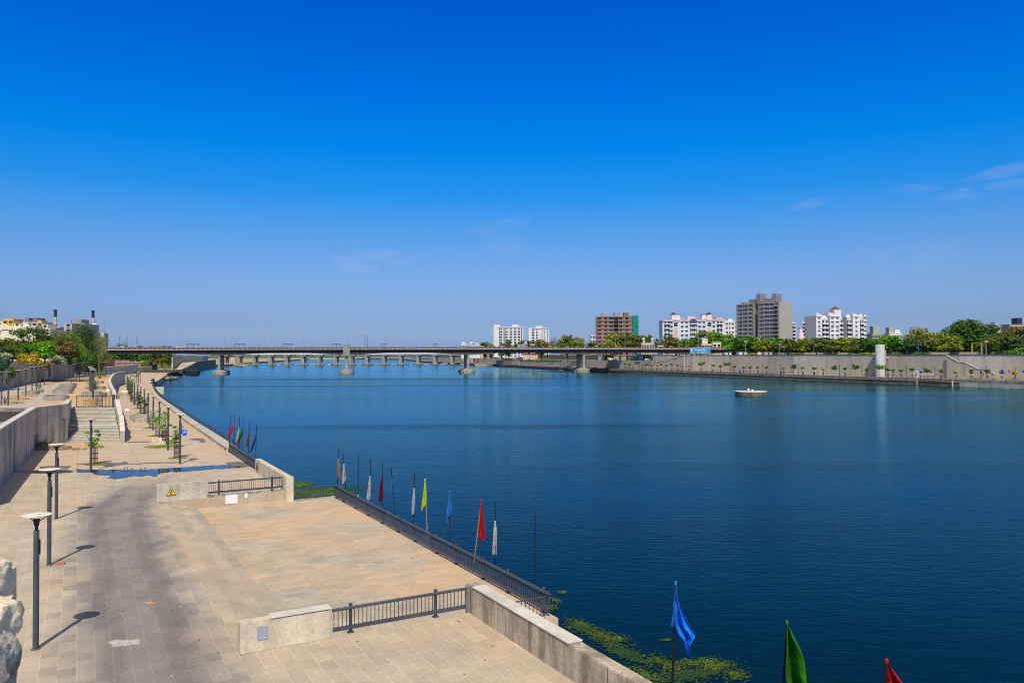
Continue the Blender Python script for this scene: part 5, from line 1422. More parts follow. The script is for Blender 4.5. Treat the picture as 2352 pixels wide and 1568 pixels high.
MB().wall(rf, .6, -1, 5.9).build('wall', M('far_low_wall', (.40,.375,.33), .9, .12, .06, streak=.25), low)
up = thing('retaining_wall', 'set back upper wall behind the lower wall on the far bank', 'wall')
MB().wall([p for p in RM_FAR], .6, 3, 10.3).build('wall', M('far_upper_wall', (.52,.49,.41), .9, .12, .05, streak=.25), up)
q_ = thing('quay_wall', 'dark wet stone quay wall of the far bank with a lighter stone course', 'wall')
MB().wall(offset_line(RSHORE, -.25), .24, -4, -1.1).build('wall', M('wet_quay', (.05,.045,.035), .9, .4, .15, fine=.3), q_)
MB().wall(offset_line(RSHORE, -.12), .5, -1.09, .25).build('coping_course', M('quay_stone', (.30,.26,.2), .9, .25, .3, streak=.4, fine=.2), q_)
MB().wall(offset_line([p for p in RSHORE if p[1] < 600], -1.6), 1.3, -4, -2.05).build('ledge', M('quay_ledge', (.16,.14,.10), .9, .4, .3, fine=.3), q_)
kerb_line = offset_line(RSHORE, .9)
t = thing('quay_railing', 'low black railing along the edge of the far quay', 'railing')
MB().wall([p for p in kerb_line if p[1] > 300 and p[1] < 640], .12, .45, .62).build('rail', black, t)
pb = MB()
for i in range(len(kerb_line)-1):
    a = Vector((*kerb_line[i],0)); b = Vector((*kerb_line[i+1],0))
    if a.y < 280 or b.y > 640: continue
    n_ = int((b-a).length/4)
    for k in range(n_):
        p = a.lerp(b, k/n_); pb.box(p.x-.06,p.x+.06,p.y-.06,p.y+.06,0,.45)
pb.build('rail_posts', black, t)
ext = [p2(on_line(x, offset_line(RSHORE, 1.5))) for x in (2400,2330,2255,2178)]
t = thing('quay_parapet', 'stained pale parapet wall on the quay near the right edge', 'wall')
MB().wall(ext, .4, -2.4, 1.15).build('wall', M('stained_parapet', (.50,.45,.34), .9, .2, .3, streak=.35, fine=.15, ss=.5), t)
MB().wall([p2(on_line(x, offset_line(RSHORE, -1.7))) for x in (2400,2300,2240,2203)], .4, -4, -1.0).build('lower_ledge', M('stained_parapet', (0,0,0)), t)
ext = [p2(on_line(x, offset_line(RSHORE, 1.5))) for x in (2106,2090,2050)]
t = thing('quay_parapet', 'short pale parapet block on the quay below the white poster kiosk', 'wall')
MB().wall(ext, .4, -2.4, 1.05).build('wall', M('stained_parapet', (0,0,0)), t)
for i, px in enumerate((2104.5, 2186)):
    p = on_line(px, offset_line(RSHORE, -1.8)); t = thing('mooring_post', ['pale concrete post at the poster kiosk landing','pale concrete post at the end of the quay landing'][i], 'post', (p.x,p.y,-2.5)); MB().box(-.35,.35,-.35,.35,-1,2.5 if i == 0 else 2.2).build('post', concrete_old, t, bevel=.03)
p = on_line(2145, offset_line(RSHORE, -.9)); a_ = on_line(2108, offset_line(RSHORE, -.9)); b_ = on_line(2160, offset_line(RSHORE, -.9))
railing('dark double bar railing on the small far landing', p2(a_), p2(b_), -1.0, [.05,.5,.95], hgt=1.2, bar=8, tube=.09, bot=(.08,.18))

# the concrete lift tower
lw = on_line(2021, offset_line(RSHORE, 11.0))
t = thing('concrete_tower', 'plain white round concrete tower standing before the far wall', 'tower', (lw.x, lw.y, 0))
k_ = lw.y/FP
MB().lathe([(10.0*k_,0),(10.0*k_,73*k_),(9.6*k_,73.6*k_),(0,73.6*k_)], n=40).build('shaft', M('tower_concrete', (.52,.51,.47), .85, .06, .3, streak=.12), t, smooth=True)
MB().box(9.5*k_, 11.6*k_, -1.2, 1.0, 0, 61*k_).build('side_fin', concrete, t)
MB().box(9.6*k_, 17.5*k_, -1.3, 6, 41.5*k_, 45.5*k_).build('landing', concrete, t)
# stairs on the wall face
def wall_stair(label, pxs_, line_off, mirror=False):
    ln = offset_line(RSHORE, line_off)
    P = []
    for x, y in pxs_:
        g = on_line(x, ln); P.append((g, Z_(x, y, g.y)))
    a, b = P[0][0], P[-1][0]; d = (b-a).normalized()
    ol = [((g-a).dot(d), z) for g, z in P]
    t = thing('wall_stair', label, 'stairs')
    base = [(ol[0][0], 0)] + ol + [(ol[-1][0], 0)]
    side = 1 if Vector((-d.y, d.x, 0)).dot(Vector((1,.2,0))) > 0 else -1
    MB().vpanel(p2(a), p2(b), base, .3*side).build('side_wall', M('stair_side', panel_cols[5], .9, .1, .08, streak=.16, fine=.1, ss=.22), t)
    mb = MB()
    nn = Vector((-d.y, d.x, 0))*side
    for (s0, z0), (s1, z1) in zip(ol[:-1], ol[1:]):
        p0 = a + d*s0 - nn*.08 + Vector((0,0,z0+.12)); p1 = a + d*s1 - nn*.08 + Vector((0,0,z1+.12)); mb.beam(p0 + nn*.2, p1 + nn*.2, .6, .26)
    mb.build('coping', cap_stone, t)
    body = [(s, max(0, z-1.1)) for s, z in ol]
    MB().vpanel(p2(a + nn*.31), p2(b + nn*.31), [(ol[0][0],0)] + body + [(ol[-1][0],0)], .45*side).build('flight', concrete_grey, t)
    return t
wall_stair('zigzag staircase with a pale handrail on the far wall at the right', [F7(1305,648),F7(1475,740),F7(1550,740),F7(1735,832),F7(1830,832),F7(1955,900)], 12.5)
wall_stair('grey staircase rising along the far wall below the billboard', [F5(1520,747),F5(1385,797),F5(1330,797),F5(1230,843),F5(1120,843),F5(990,905),F5(930,905),F5(862,950)], 12.5)
# kiosks and posters
pl_ = offset_line(RSHORE, 9)
def poster(label, x0, x1, y0, y1, mats, name='poster_board'):
    a = on_line(x0, pl_); b = on_line(x1, pl_); d = (b-a); Ln = d.length
    t = thing(name, label, 'board', (a.x,a.y,0), math.atan2(d.y,d.x))
    z0 = max(.1, Z_(x0,y1,a.y)); z1 = Z_(x0,y0,a.y)
    MB().box(0,Ln,-.12,.12,z0,z1).build('panel', white, t)
    y_ = .124 if True else 0
    for (f0,f1,g0,g1,m_) in mats:
        for sgn in (-1,1):
            MB().box(Ln*f0,Ln*f1,min(sgn*.121,sgn*.14),max(sgn*.121,sgn*.14),z0+(z1-z0)*g0,z0+(z1-z0)*g1).build('print', m_, t)
    MB().box(.1,.3,-.11,.11,0,z0).build('leg', steel, t); MB().box(Ln-.3,Ln-.1,-.11,.11,0,z0).build('leg', steel, t)
    return t
pr1 = M('print_grey', (.32,.34,.33), .7, .4, 1.5); pr2 = M('print_red', (.45,.03,.03), .6, .2, 1); pr3 = M('print_dark', (.06,.08,.08), .6, .5, 1.2)
poster('white kiosk board with a dark grid by the far wall', *[F7(853,0)[0], F7(918,0)[0], F7(0,848)[1], F7(0,930)[1]], [(.05,.95,.66,.72,pr3),(.3,.9,.1,.5,pr1)])
poster('white poster board with a dark picture by the far wall', F7(943,0)[0], F7(1015,0)[0], F7(0,852)[1], F7(0,914)[1], [(.03,.45,.45,.97,pr3),(.5,.97,.5,.9,pr1),(.05,.95,.1,.3,pr1)])
poster('white poster board with a red picture by the far wall', F7(1045,0)[0], F7(1120,0)[0], F7(0,850)[1], F7(0,916)[1], [(.5,.97,.5,.97,pr2),(.05,.45,.5,.95,pr1),(.05,.95,.1,.3,pr1)])

# small trees, cages and lamps on the far promenade
lf_yel = leafmat('yellow_leaf', (.13,.16,.012), (.33,.31,.035))
lf_dull = leafmat('dull_leaf', (.055,.075,.022), (.15,.15,.045))
lf_deep = leafmat('deep_leaf', (.016,.055,.010), (.07,.15,.02))
def make_prom_tree(seed, H, r, mat, n=190, leaf=.66, open_=False):
    q = random.Random(seed); tr = MB(); cr = MB()
    top = Vector((q.uniform(-.2,.2),0,H*.62)); tr.tube([(0,0,0),(0,0,H*.3),top],[.09,.07,.05],6)
    for k in range(7):
        a = q.uniform(0,6.28); c = Vector((math.cos(a)*r*q.uniform(.2,.75), math.sin(a)*r*.7*q.uniform(.2,.75), H*q.uniform(.68,.92)))
        tr.tube([top, c],[.04,.015],5); rc = r*q.uniform(.3,.5)
        for i in range(n//7):
            d = Vector((q.gauss(0,1),q.gauss(0,1),q.gauss(0,1))).normalized(); p = c + Vector((d.x,d.y,d.z*.7))*rc*q.random()**.45
            cr.leaf(p, d + Vector((0,0,.8)), leaf*q.uniform(.6,1.3))
    t = thing('promenade_tree', 'x', 'small tree', (0,0,0), 0, 'small trees along the far promenade')
    tr.build('trunk', bark, t); cr.build('crown', mat, t, fix=False)
    return t
PT = {('s','d'): make_prom_tree(1,4.2,1.3,lf_deep), ('s','m'): make_prom_tree(2,4.3,1.4,lf_mid), ('s','y'): make_prom_tree(3,4.0,1.3,lf_yel), ('s','o'): make_prom_tree(4,3.9,1.1,lf_dull),
      ('b','m'): make_prom_tree(5,5.8,2.6,lf_mid,520,.75), ('b','d'): make_prom_tree(6,5.0,2.1,lf_deep,380,.7)}
CWORD = dict(d='dark green', m='mid green', y='yellow green', o='dull olive')
tl_ = offset_line(RSHORE, 5.0)
small = [(F5(590,0)[0],'s','m'),(F5(650,0)[0],'s','d'),(F5(715,0)[0],'s','y'),(F5(778,0)[0],'b','m'),(F5(860,0)[0],'s','o'),(F5(917,0)[0],'s','d'),(F5(1000,0)[0],'s','o'),(F5(1090,0)[0],'s','y'),(F5(1152,0)[0],'s','d'),(F5(1232,0)[0],'s','m'),(F5(1320,0)[0],'s','d'),(F5(1418,0)[0],'s','m'),(F5(1490,0)[0],'s','o'),(F5(1590,0)[0],'s','y'),
         (F5(1785,0)[0],'b','m'),(F8(10,0)[0],'s','m'),(F8(125,0)[0],'s','o'),(F8(228,0)[0],'b','m'),(F8(342,0)[0],'s','o'),(F8(487,0)[0],'s','d'),(F8(590,0)[0],'s','o'),(F8(712,0)[0],'s','m'),(F8(845,0)[0],'s','o'),(F8(1118,0)[0],'s','y'),(F8(1268,0)[0],'b','d'),(F8(1415,0)[0],'s','m'),(F8(1592,0)[0],'s','d'),(F8(1735,0)[0],'s','y'),(F8(1900,0)[0],'b','d'),(F8(2080,0)[0],'s','m'),
         (F8(2245,0)[0],'b','d'),(F7(230,0)[0],'s','o'),(F7(400,0)[0],'b','m'),(F7(512,0)[0],'s','m'),(F7(578,0)[0],'s','o'),(F7(690,0)[0],'s','m'),(F7(842,0)[0],'s','m'),(F7(1040,0)[0],'b','d'),(F7(1228,0)[0],'s','o'),(F7(1440,0)[0],'s','y'),(F7(1640,0)[0],'s','o'),(F7(1855,0)[0],'s','m'),(F7(2050,0)[0],'s','d'),(F7(2225,0)[0],'s','y')]
def far_zone(px):
    if px < 1475: return 'before the low wall and steps'
    if px < 1580: return 'below the grey wall stair'
    if px < 1675: return 'below the billboard'
    if px < 1820: return 'below the grey tower block'
    if px < 1900: return 'before the pale cream wall stretch'
    if px < 2005: return 'just before the round concrete tower'
    if px < 2060: return 'by the round concrete tower'
    if px < 2170: return 'by the poster boards'
    return 'below the zigzag stair'
cnt = {}; usedp = set(); cage_src = None
rows_ = []
for px, sz, c in small: cnt.setdefault((far_zone(px), sz, c), []).append(px)
for px, sz, c in small:
    z_ = far_zone(px); L_ = sorted(cnt[(z_, sz, c)]); idx = L_.index(px)
    lab = ('larger ' if sz == 'b' else 'small ') + CWORD[c] + ' tree on the far promenade ' + z_
    if len(L_) > 1: lab = f'{ORD[idx]} ' + lab
    g = on_line(px, tl_); key = (sz, c); sc = rnd.uniform(.85,1.12)
    if key not in usedp:
        usedp.add(key); o = PT[key]; o.location = g; o['label'] = lab; o.scale = (sc,)*3
    else: o = dup(PT[key], g, rnd.uniform(0,6.28), lab, scale=sc)
    rows_.append((px, lab))
    if sz == 's':
        gl = 'dark cage around the ' + lab.replace(' on the far promenade', '')
        gp = g
        if cage_src is None:
            cage_src = thing('tree_guard', gl, 'tree guard', gp, 0, 'cages round the far promenade trees')
            MB().lathe([(.42,.05),(.42,1.7),(.39,1.7),(.39,.05)], n=10).build('cage', M('far_cage', (.10,.085,.075), .8), cage_src)
        else: dup(cage_src, gp, 0, gl)
ll_ = offset_line(RSHORE, 3.4)
lamps_far = [F5(680,0)[0],F5(815,0)[0],F5(958,0)[0],F5(1118,0)[0],F5(1275,0)[0],F5(1452,0)[0],F5(1632,0)[0],F8(-20,0)[0],F8(70,0)[0],F8(290,0)[0],F8(530,0)[0],F8(785,0)[0],F8(1062,0)[0],F8(1345,0)[0],F8(1650,0)[0],F8(1988,0)[0],F8(2340,0)[0],F7(481,0)[0],F7(763,0)[0],F7(1145,0)[0],F7(1540,0)[0],F7(1845,0)[0],F7(2230,0)[0]]
for i, px in enumerate(lamps_far):
    g = on_line(px, ll_ if i < 21 else offset_line(RSHORE, 11)); dup(LAMP, g, 0, f'{ORD[i]} lamp post of the far promenade, counting from the bridge end', 'lamp posts of the far promenade', scale=1.15)
for i, (px, m_, l) in enumerate([(F8(428,0)[0], blue, 'blue litter bin on the far promenade'), (F8(1062,0)[0]+2, M('bin_grey', (.16,.16,.18), .7), 'grey litter bin beside a far promenade lamp')]):
    g = on_line(px, tl_); t = thing('litter_bin', l, 'bin', g); MB().lathe([(.55,0),(.6,1.5),(.66,1.55),(.5,1.6),(0,1.6)], n=12).build('bin', m_, t, smooth=True)
# two people on the far promenade
skinm = M('skin', (.20,.11,.07), .6, .1, 5)
def person(label, loc, rz, shirt, trousers, sit=False):
    t = thing('person', label, 'person', loc, rz)
    h = [(0,0,.92),(0,0,1.15),(0,0,1.40),(0,0,1.52),(0,.01,1.60),(0,.02,1.70), (.19,0,1.38),(.25,.03,1.12),(.24,-.06,.88), (-.19,0,1.38),(-.25,.03,1.12),(-.24,-.06,.88), (.09,0,.88),(.10,.0,.48),(.10,.03,.07),(.11,-.13,.04), (-.09,0,.88),(-.10,-.06,.48),(-.10,.06,.07),(-.11,-.10,.04)]
    e = [(0,1),(1,2),(2,3),(3,4),(4,5),(2,6),(6,7),(7,8),(2,9),(9,10),(10,11),(0,12),(12,13),(13,14),(14,15),(0,16),(16,17),(17,18),(18,19)]
    r = [.13,.12,.15,.055,.09,.085,.06,.045,.035,.06,.045,.035,.09,.065,.045,.04,.09,.065,.045,.04]
    skin_mesh('body', h, e, r, skinm, t, 1)
    MB().lathe([(.165,.86),(.17,1.1),(.21,1.38),(.12,1.48),(.07,1.5)], n=14, sy=.75).build('shirt', shirt, t, smooth=True)
    mb = MB(); mb.tube([(.09,0,.93),(.10,0,.48),(.10,.03,.1)],[.115,.085,.07],10); mb.tube([(-.09,0,.93),(-.10,-.06,.48),(-.10,.06,.1)],[.115,.085,.07],10); mb.build('trousers', trousers, t, smooth=True)
    MB().lathe([(.09,1.62),(.105,1.70),(.085,1.79),(0,1.81)], 0, .03, 12).build('hair', black, t, smooth=True)
    return t
person('person in red clothes under the large tree below the billboard', on_line(F5(1770,0)[0], tl_) + Vector((0,-1,0)), 2.0, M('red_shirt', (.32,.02,.04), .8), M('red_shirt', (0,0,0))).scale = (1.25,)*3
person('person in a yellow shirt below the zigzag stair', on_line(FR(1812,0)[0], tl_), 1.0, M('yellow_shirt', (.75,.70,.25), .8), M('dark_trousers', (.03,.03,.04), .8))

# flags on the right of the far promenade
fl_ = offset_line(RSHORE, 2.2)
def far_flag(label, x, ytop, cl, shape):
    px = FR(x, 0)[0]; g = on_line(px, fl_); zt = Z_(px, FR(0, ytop)[1], g.y); k = g.y/FP*.0845
    ol = ([(p[0]*k, -p[1]*k) for p in shape[0]], [(p[0]*k, -p[1]*k) for p in shape[1]])
    flag(label, (g.x,g.y,0), (g.x,g.y,zt), cl, ol, .05, M('far_pole', (.30,.25,.22), .8), seed=int(x), folds=2, amp=.15, group='flags on the far promenade')
sq = ([(0,2),(2,40),(5,80)], [(0,0),(100,60),(100,105),(10,85)])
far_flag('purple flag with its edge flying, right of the zigzag stair', 1715, 512, 'purple', ([(0,2),(0,90)], [(3,2),(95,45),(90,100)]))
far_flag('red orange flag between the purple and lime flag on the far bank', 1920, 525, 'pink', ([(0,5),(0,85)], [(4,5),(70,60),(75,90)]))
far_flag('lime green flag on the far bank near the right edge', 2118, 520, 'lime', ([(0,5),(-10,85)], [(4,5),(70,35),(65,90)]))
far_flag('purple flag at the right edge of the far bank', 2305, 530, 'purple', ([(0,5),(0,80)], [(3,5),(60,40),(60,90)]))
far_flag('dark blue flag with a white hem below the zigzag stair', 1155, 555, 'navy', ([(2,5),(5,100)], [(5,5),(70,55),(30,105)]))
far_flag('furled dark green flag on the far bank by the stair', 620, 540, 'green', ([(0,10),(55,80)], [(8,8),(62,80)]))
far_flag('furled brown flag on the far bank by the stair', 970, 560, 'brown', ([(0,20),(42,95)], [(8,18),(50,95)]))

# billboard
bx0, bx1 = F5(1605,0)[0], F5(1930,0)[0]
bl_l = offset_line(RSHORE, 15.5)
a = on_line(bx0, bl_l); Yb = a.y
xa, xb = X_(bx0, Yb), X_(bx1, Yb); za, zb_ = Z_(bx0, F5(0,722)[1], Yb), Z_(bx0, F5(0,637)[1], Yb)
t = thing('billboard', 'blue Riverfront Park billboard standing on the far wall top', 'billboard', (xa, Yb, 0))
Wb = xb - xa; Hb = zb_ - za
MB().box(0,Wb,0,.3,za,zb_).build('board', M('board_blue', (.01,.17,.60), .5, .25, .15, col2=(.01,.30,.70)), t)
MB().box(-.12,Wb+.12,.02,.28,zb_+.001,zb_+.15).build('frame', white, t)
pic = [(.03,.22,(.10,.30,.28),(.35,.45,.30)),(.23,.34,(.25,.18,.08),(.10,.12,.06)),(.35,.55,(.05,.32,.36),(.25,.45,.40)),(.56,.68,(.42,.48,.14),(.25,.4,.2)),(.69,.80,(.04,.30,.33),(.2,.4,.4)),(.81,.97,(.36,.30,.16),(.2,.25,.12))]
for k, (f0, f1, c1, c2) in enumerate(pic):
    MB().box(Wb*f0,Wb*f1,-.03,-.003,za+Hb*.06,za+Hb*.36).build('picture', M(f'board_pic{k}', c1, .6, .2, .9, col2=c2), t)
e = MB(); e.lathe([(0,0),(.5*Hb*.36,0),(.5*Hb*.36,.02),(0,.02)], n=20)
em = e.build('emblem', white, t); em.rotation_euler = (math.pi/2,0,0); em.location = (Wb*.085, -.004, za+Hb*.72); em.scale = (.9,1.15,1)
st_ = MB().box(Wb*.078,Wb*.092,-.025,-.004,za+Hb*.46,za+Hb*.58); st_.build('emblem_stem', white, t)
e2 = MB(); e2.lathe([(0,0),(.35*Hb*.36,0),(.35*Hb*.36,.02),(0,.02)], n=16); em = e2.build('emblem', M('teal', (.02,.42,.45), .5), t); em.rotation_euler = (math.pi/2,0,0); em.location = (Wb*.945, -.004, za+Hb*.72)
cu = bpy.data.curves.new('lettering', 'FONT'); cu.body = 'Riverfront Park'; cu.size = 1.0; cu.extrude = .02; cu.offset = .012
to = bpy.data.objects.new('lettering', cu); COL.objects.link(to)
dg = bpy.context.evaluated_depsgraph_get(); me = bpy.data.meshes.new_from_object(to.evaluated_get(dg)); bpy.data.objects.remove(to)
me.materials.clear(); me.materials.append(white)
lo = bpy.data.objects.new('lettering', me); COL.objects.link(lo); lo.parent = t
xs_ = [v.co.x for v in me.vertices]; kx = Wb*.60/(max(xs_)-min(xs_)); lo.scale = (kx, kx*1.28, 1); lo.rotation_euler = (math.pi/2,0,0); lo.location = (Wb*.21, -.03, za+Hb*.55)
for x in (.08,.5,.92): MB().box(Wb*x-.15,Wb*x+.15,.31,.6,8.5,zb_-.2).build('post', steel, t)

# things on the middle terrace below the bridge end
def ppx(px, off, z=0): g = on_line(px, offset_line(RSHORE, off)); return Vector((g.x, g.y, z))
for i, (px, m_, l) in enumerate([(F5(345,0)[0], None, 'yellow topped auto rickshaw parked under the bridge end'),(F5(375,0)[0], paintw, 'white car parked under the bridge end, beside the auto'),(F5(440,0)[0], paintw, 'white car parked under the bridge end in the sun'),(F5(935,0)[0], car_grey, 'silver car parked under the bridge near the stair')]):
    k = 'auto_rickshaw' if m_ is None else 'car'; src_ = vmap[(k, (m_ or paintw).name)]
    dup(src_, ppx(px, 19, 5.72), .9 + math.pi/2*0, l, 'vehicles parked under the bridge', scale=1.25)
for i, (x0, x1, y0, y1, m_, l) in enumerate([(170,248,755,818,white,'white shed wall under the bridge beside the pier'),(412,482,740,815,concrete_cream,'cream panel wall under the bridge, left one'),(530,595,745,818,concrete_cream,'cream panel wall under the bridge, middle one'),(660,775,742,815,concrete_cream,'long cream panel wall under the bridge'),(790,860,750,818,white,'white panel wall under the bridge')]):
    a = ppx(F5(x0,0)[0], 30, 5.7); b = ppx(F5(x1,0)[0], 30, 5.7); d = b-a
    t = thing('panel_wall', l, 'wall', a, math.atan2(d.y,d.x)); MB().box(0,d.length,0,.3,0,3.6).build('wall', m_, t); MB().box(-.1,d.length+.1,-.1,.4,3.601,3.75).build('coping', concrete_grey, t)
t = thing('ferry_ramp', 'dark moored barge below the quay beside the fourth bridge pier', 'boat', (on_line(F5(200,0)[0], offset_line(RSHORE,-7)).x, on_line(F5(200,0)[0], offset_line(RSHORE,-7)).y, WATER), 1.9)
extrude_profile([(-8,-.5),(-9.5,3.0),(-8,2.6),(8,2.6),(9.5,3.4),(8.2,-.5)], 5.0).build('hull', M('barge_black', (.018,.018,.02), .6, .3, .5), t)
MB().box(-6,6,-1.8,1.8,2.6,2.9).build('deck', steel, t); t.name = 'moored_barge'
# steps and ramps of the far quay beyond the bridge
t = thing('quay_steps', 'pale steps between two sloping walls on the quay behind the bridge', 'steps')
def quay_block(x0, x1, off, z0, z1, mat, name, parent, th=6.0):
    a = on_line(x0, offset_line(RSHORE, off)); b = on_line(x1, offset_line(RSHORE, off))
    mid = [p for p in offset_line(RSHORE, off) if min(a.y,b.y) < p[1] < max(a.y,b.y)]
    MB().wall([p2(b)] + mid + [p2(a)] if a.y > b.y else [p2(a)] + mid + [p2(b)], th, z0, z1).build(name, mat, parent)
for k in range(6): quay_block(F4(1250-k*9,0)[0], F4(1390,0)[0], -.6+k*.9, -3, -2.2+k*.45, nosing, 'step', t, 1.2)
t = thing('quay_parapet', 'pale parapet with a dark gate on the quay right of the steps', 'wall')
quay_block(F4(1398,0)[0], F4(1415,0)[0], .2, -2, 1.6, concrete, 'wall', t, .5); quay_block(F4(1497,0)[0], F4(1600,0)[0], .2, -2, 1.6, concrete, 'wall', t, .5); quay_block(F4(1416,0)[0], F4(1496,0)[0], .5, -2, 1.2, steel, 'gate', t, .2)
t = thing('quay_wall', 'pale stair shaped wall on the quay farther behind the bridge', 'wall')
quay_block(F4(575,0)[0], F4(690,0)[0], 3, -1, 3.6, concrete, 'wall', t, .5); quay_block(F4(330,0)[0], F4(572,0)[0], 3.2, -1, 4.2, concrete_grey, 'wall', t, .5)
bands = [(690,760,'d'),(760,840,'m'),(840,900,'d'),(900,960,'m'),(960,1040,'o'),(1040,1120,'d'),(1120,1200,'m'),(1200,1260,'d'),(1260,1360,'m')]
k_ = 0
for (x0, x1, c) in bands:
    for j in range(2):
        px = F4(x0 + (x1-x0)*(j+.5)/2, 0)[0]; g = on_line(px, offset_line(RSHORE, 5))
        dup(PT[('s', c)], g, rnd.uniform(0,6), f'{ORD[k_]} small tree of the dense row on the quay behind the bridge', 'small trees on the quay behind the bridge', scale=1.35); k_ += 1
for i, (px, r, h, l) in enumerate([(F4(660,0)[0],20,7,'orange earth mound behind the quay under the bridge'),(F4(1000,0)[0],18,6,'second orange earth mound farther right under the bridge'),(F4(150,0)[0],26,8,'orange earth slope near the railway bridge end')]):
    g = on_line(px, offset_line(RSHORE, 38)); mb = MB(); rock(mb, (0,0,0), (r,10,h), 3.3+i, 3); o = mb.build('earth_mound', M('orange_earth', (.46,.27,.13), .95, .2, .1, col2=(.55,.36,.2), fine=.25), smooth=True); o.location = (g.x,g.y,4.5); tag(o, l, 'earth mound')
o = MB().prism([p2(G(*F4(-60,735),WATER)), p2(G(*F4(0,800),WATER)), p2(G(*F4(180,803),WATER)), p2(G(*F4(350,792),WATER)), p2(G(*F4(352,765),WATER)), p2(G(*F4(200,742),WATER))], WATER-1, WATER+1.6).build('sand_spit', M('spit_sand', (.46,.32,.19), .95, .2, .1, col2=(.55,.42,.28), fine=.2)); o['kind'] = 'structure'
# ------------------------------------------------------------------ buildings
GZ = 9.6
def win_mesh(w, h, frame, glass, ledge=None, depth=.14):
    """window as real relief: proud frame, glass set back inside it, a shade ledge above"""
    key = ('win', round(w,2), round(h,2), frame.name, glass.name, ledge.name if ledge else '')
    if key in MESHC: return MESHC[key]
    mb = MB()
    t = .12
    mb.box(-w/2-t, -w/2, -depth, .02, -h/2-t, h/2+t, 0); mb.box(w/2, w/2+t, -depth, .02, -h/2-t, h/2+t, 0)
    mb.box(-w/2, w/2, -depth, .02, h/2, h/2+t, 0); mb.box(-w/2, w/2, -depth, .02, -h/2-t, -h/2, 0)
    mb.box(-w/2, w/2, -.03, .02, -h/2, h/2, 1); mb.box(-.04, .04, -depth*.6, -.031, -h/2, h/2, 0)
    if ledge: mb.box(-w/2-.35, w/2+.35, -.75, -depth-.001, h/2+.02, h/2+.18, 2); mb.box(-w/2-.3, w/2+.3, -.28, -depth-.001, -h/2-.3, -h/2-.13, 2)
    MESHC[key] = (mb, [frame, glass] + ([ledge] if ledge else [])); return MESHC[key]
def balc_mesh(w, h, par, dark, slab_, d=1.3):
    key = ('bal', round(w,2), round(h,2), par.name, dark.name, slab_.name)
    if key in MESHC: return MESHC[key]
    mb = MB()
    mb.box(-w/2, w/2, -d, -.05, -h/2, -h/2+.2, 2)
    mb.box(-w/2, w/2, -d, -d+.14, -h/2+.201, -h/2+1.0, 0); mb.box(-w/2, -w/2+.14, -d+.141, -.05, -h/2+.201, -h/2+1.0, 0); mb.box(w/2-.14, w/2, -d+.141, -.05, -h/2+.201, -h/2+1.0, 0)
    mb.box(-w/2+.15, w/2-.15, -.045, .02, -h/2+.2, h/2-.15, 1); mb.box(-w*.12, w*.12, -.08, -.046, -h/2+.21, h/2-.5, 2)
    MESHC[key] = (mb, [par, dark, slab_]); return MESHC[key]
MESHC = {}
def bay_mesh(w, h, spand, glass, mull):
    key = ('bay', round(w,2), round(h,2), spand.name, glass.name, mull.name)
    if key in MESHC: return MESHC[key]
    mb = MB()
    mb.box(-w/2, w/2, -.06, .02, -h/2+.55, h/2-.2, 1)
    mb.box(-w/2, w/2, -.5, .02, h/2-.2, h/2, 2); mb.box(-w/2, w/2, -.5, .02, -h/2, -h/2+.25, 2)
    mb.box(-w*.30, w*.30, -.42, -.061, -h/2+.251, -h/2+1.15, 0)
    for f in (-.47,-.16,.16,.47): mb.box(w*f-.09, w*f+.09, -.3, -.061, -h/2+.251, h/2-.201, 2 if abs(f) > .3 else 0)
    MESHC[key] = (mb, [spand, glass, mull]); return MESHC[key]
PROTO = {}
def put_el(kind, spec, root, loc, rz=0.0, name=None):
    mb, mats = spec; k = id(mb)
    if k not in PROTO:
        o = mb.build(name or kind, mats, root); PROTO[k] = o
    else: o = inst(PROTO[k], root)
    o.location = loc; o.rotation_euler = (0,0,rz)
    return o
def face_grid(root, x0, y0, ang, W_, z0, fh, nf, cols, skip=()):
    """fill a facade (from x0,y0 running along ang) with elements: cols = (pos 0..1, kind, spec)"""
    c, s = math.cos(ang), math.sin(ang)
    for f in range(nf):
        for ci, (p, kind, spec) in enumerate(cols):
            if (f, ci) in skip: continue
            put_el(kind, spec, root, (x0 + c*W_*p, y0 + s*W_*p, z0 + fh*(f+.5)), ang, kind)
def bld(name, label, px0, ybase, Y, rz, group=None, z0=GZ, cat='building'):
    return thing(name, label, cat, (X_(px0, Y), Y, z0), rz, group)
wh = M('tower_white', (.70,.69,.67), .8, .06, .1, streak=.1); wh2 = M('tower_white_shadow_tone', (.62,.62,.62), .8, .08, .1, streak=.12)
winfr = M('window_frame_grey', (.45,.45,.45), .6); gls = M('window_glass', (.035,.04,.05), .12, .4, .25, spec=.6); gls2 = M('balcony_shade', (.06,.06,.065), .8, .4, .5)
gls_b = M('blue_glass', (.05,.08,.18), .12, .3, .3, spec=.6)
blue_w = M('pale_blue_wall', (.60,.66,.72), .8, .06, .1, streak=.12); salmon = M('salmon_trim', (.66,.40,.31), .8, .08, .2); maroon = M('maroon_roof', (.16,.07,.06), .8, .15, .5)
greyb = M('grey_tower_wall', (.27,.255,.235), .85, .1, .1, streak=.15); greyl = M('grey_tower_band', (.44,.43,.40), .8, .06, .2); greys = M('grey_tower_side', (.40,.385,.33), .85, .06, .1, streak=.12)

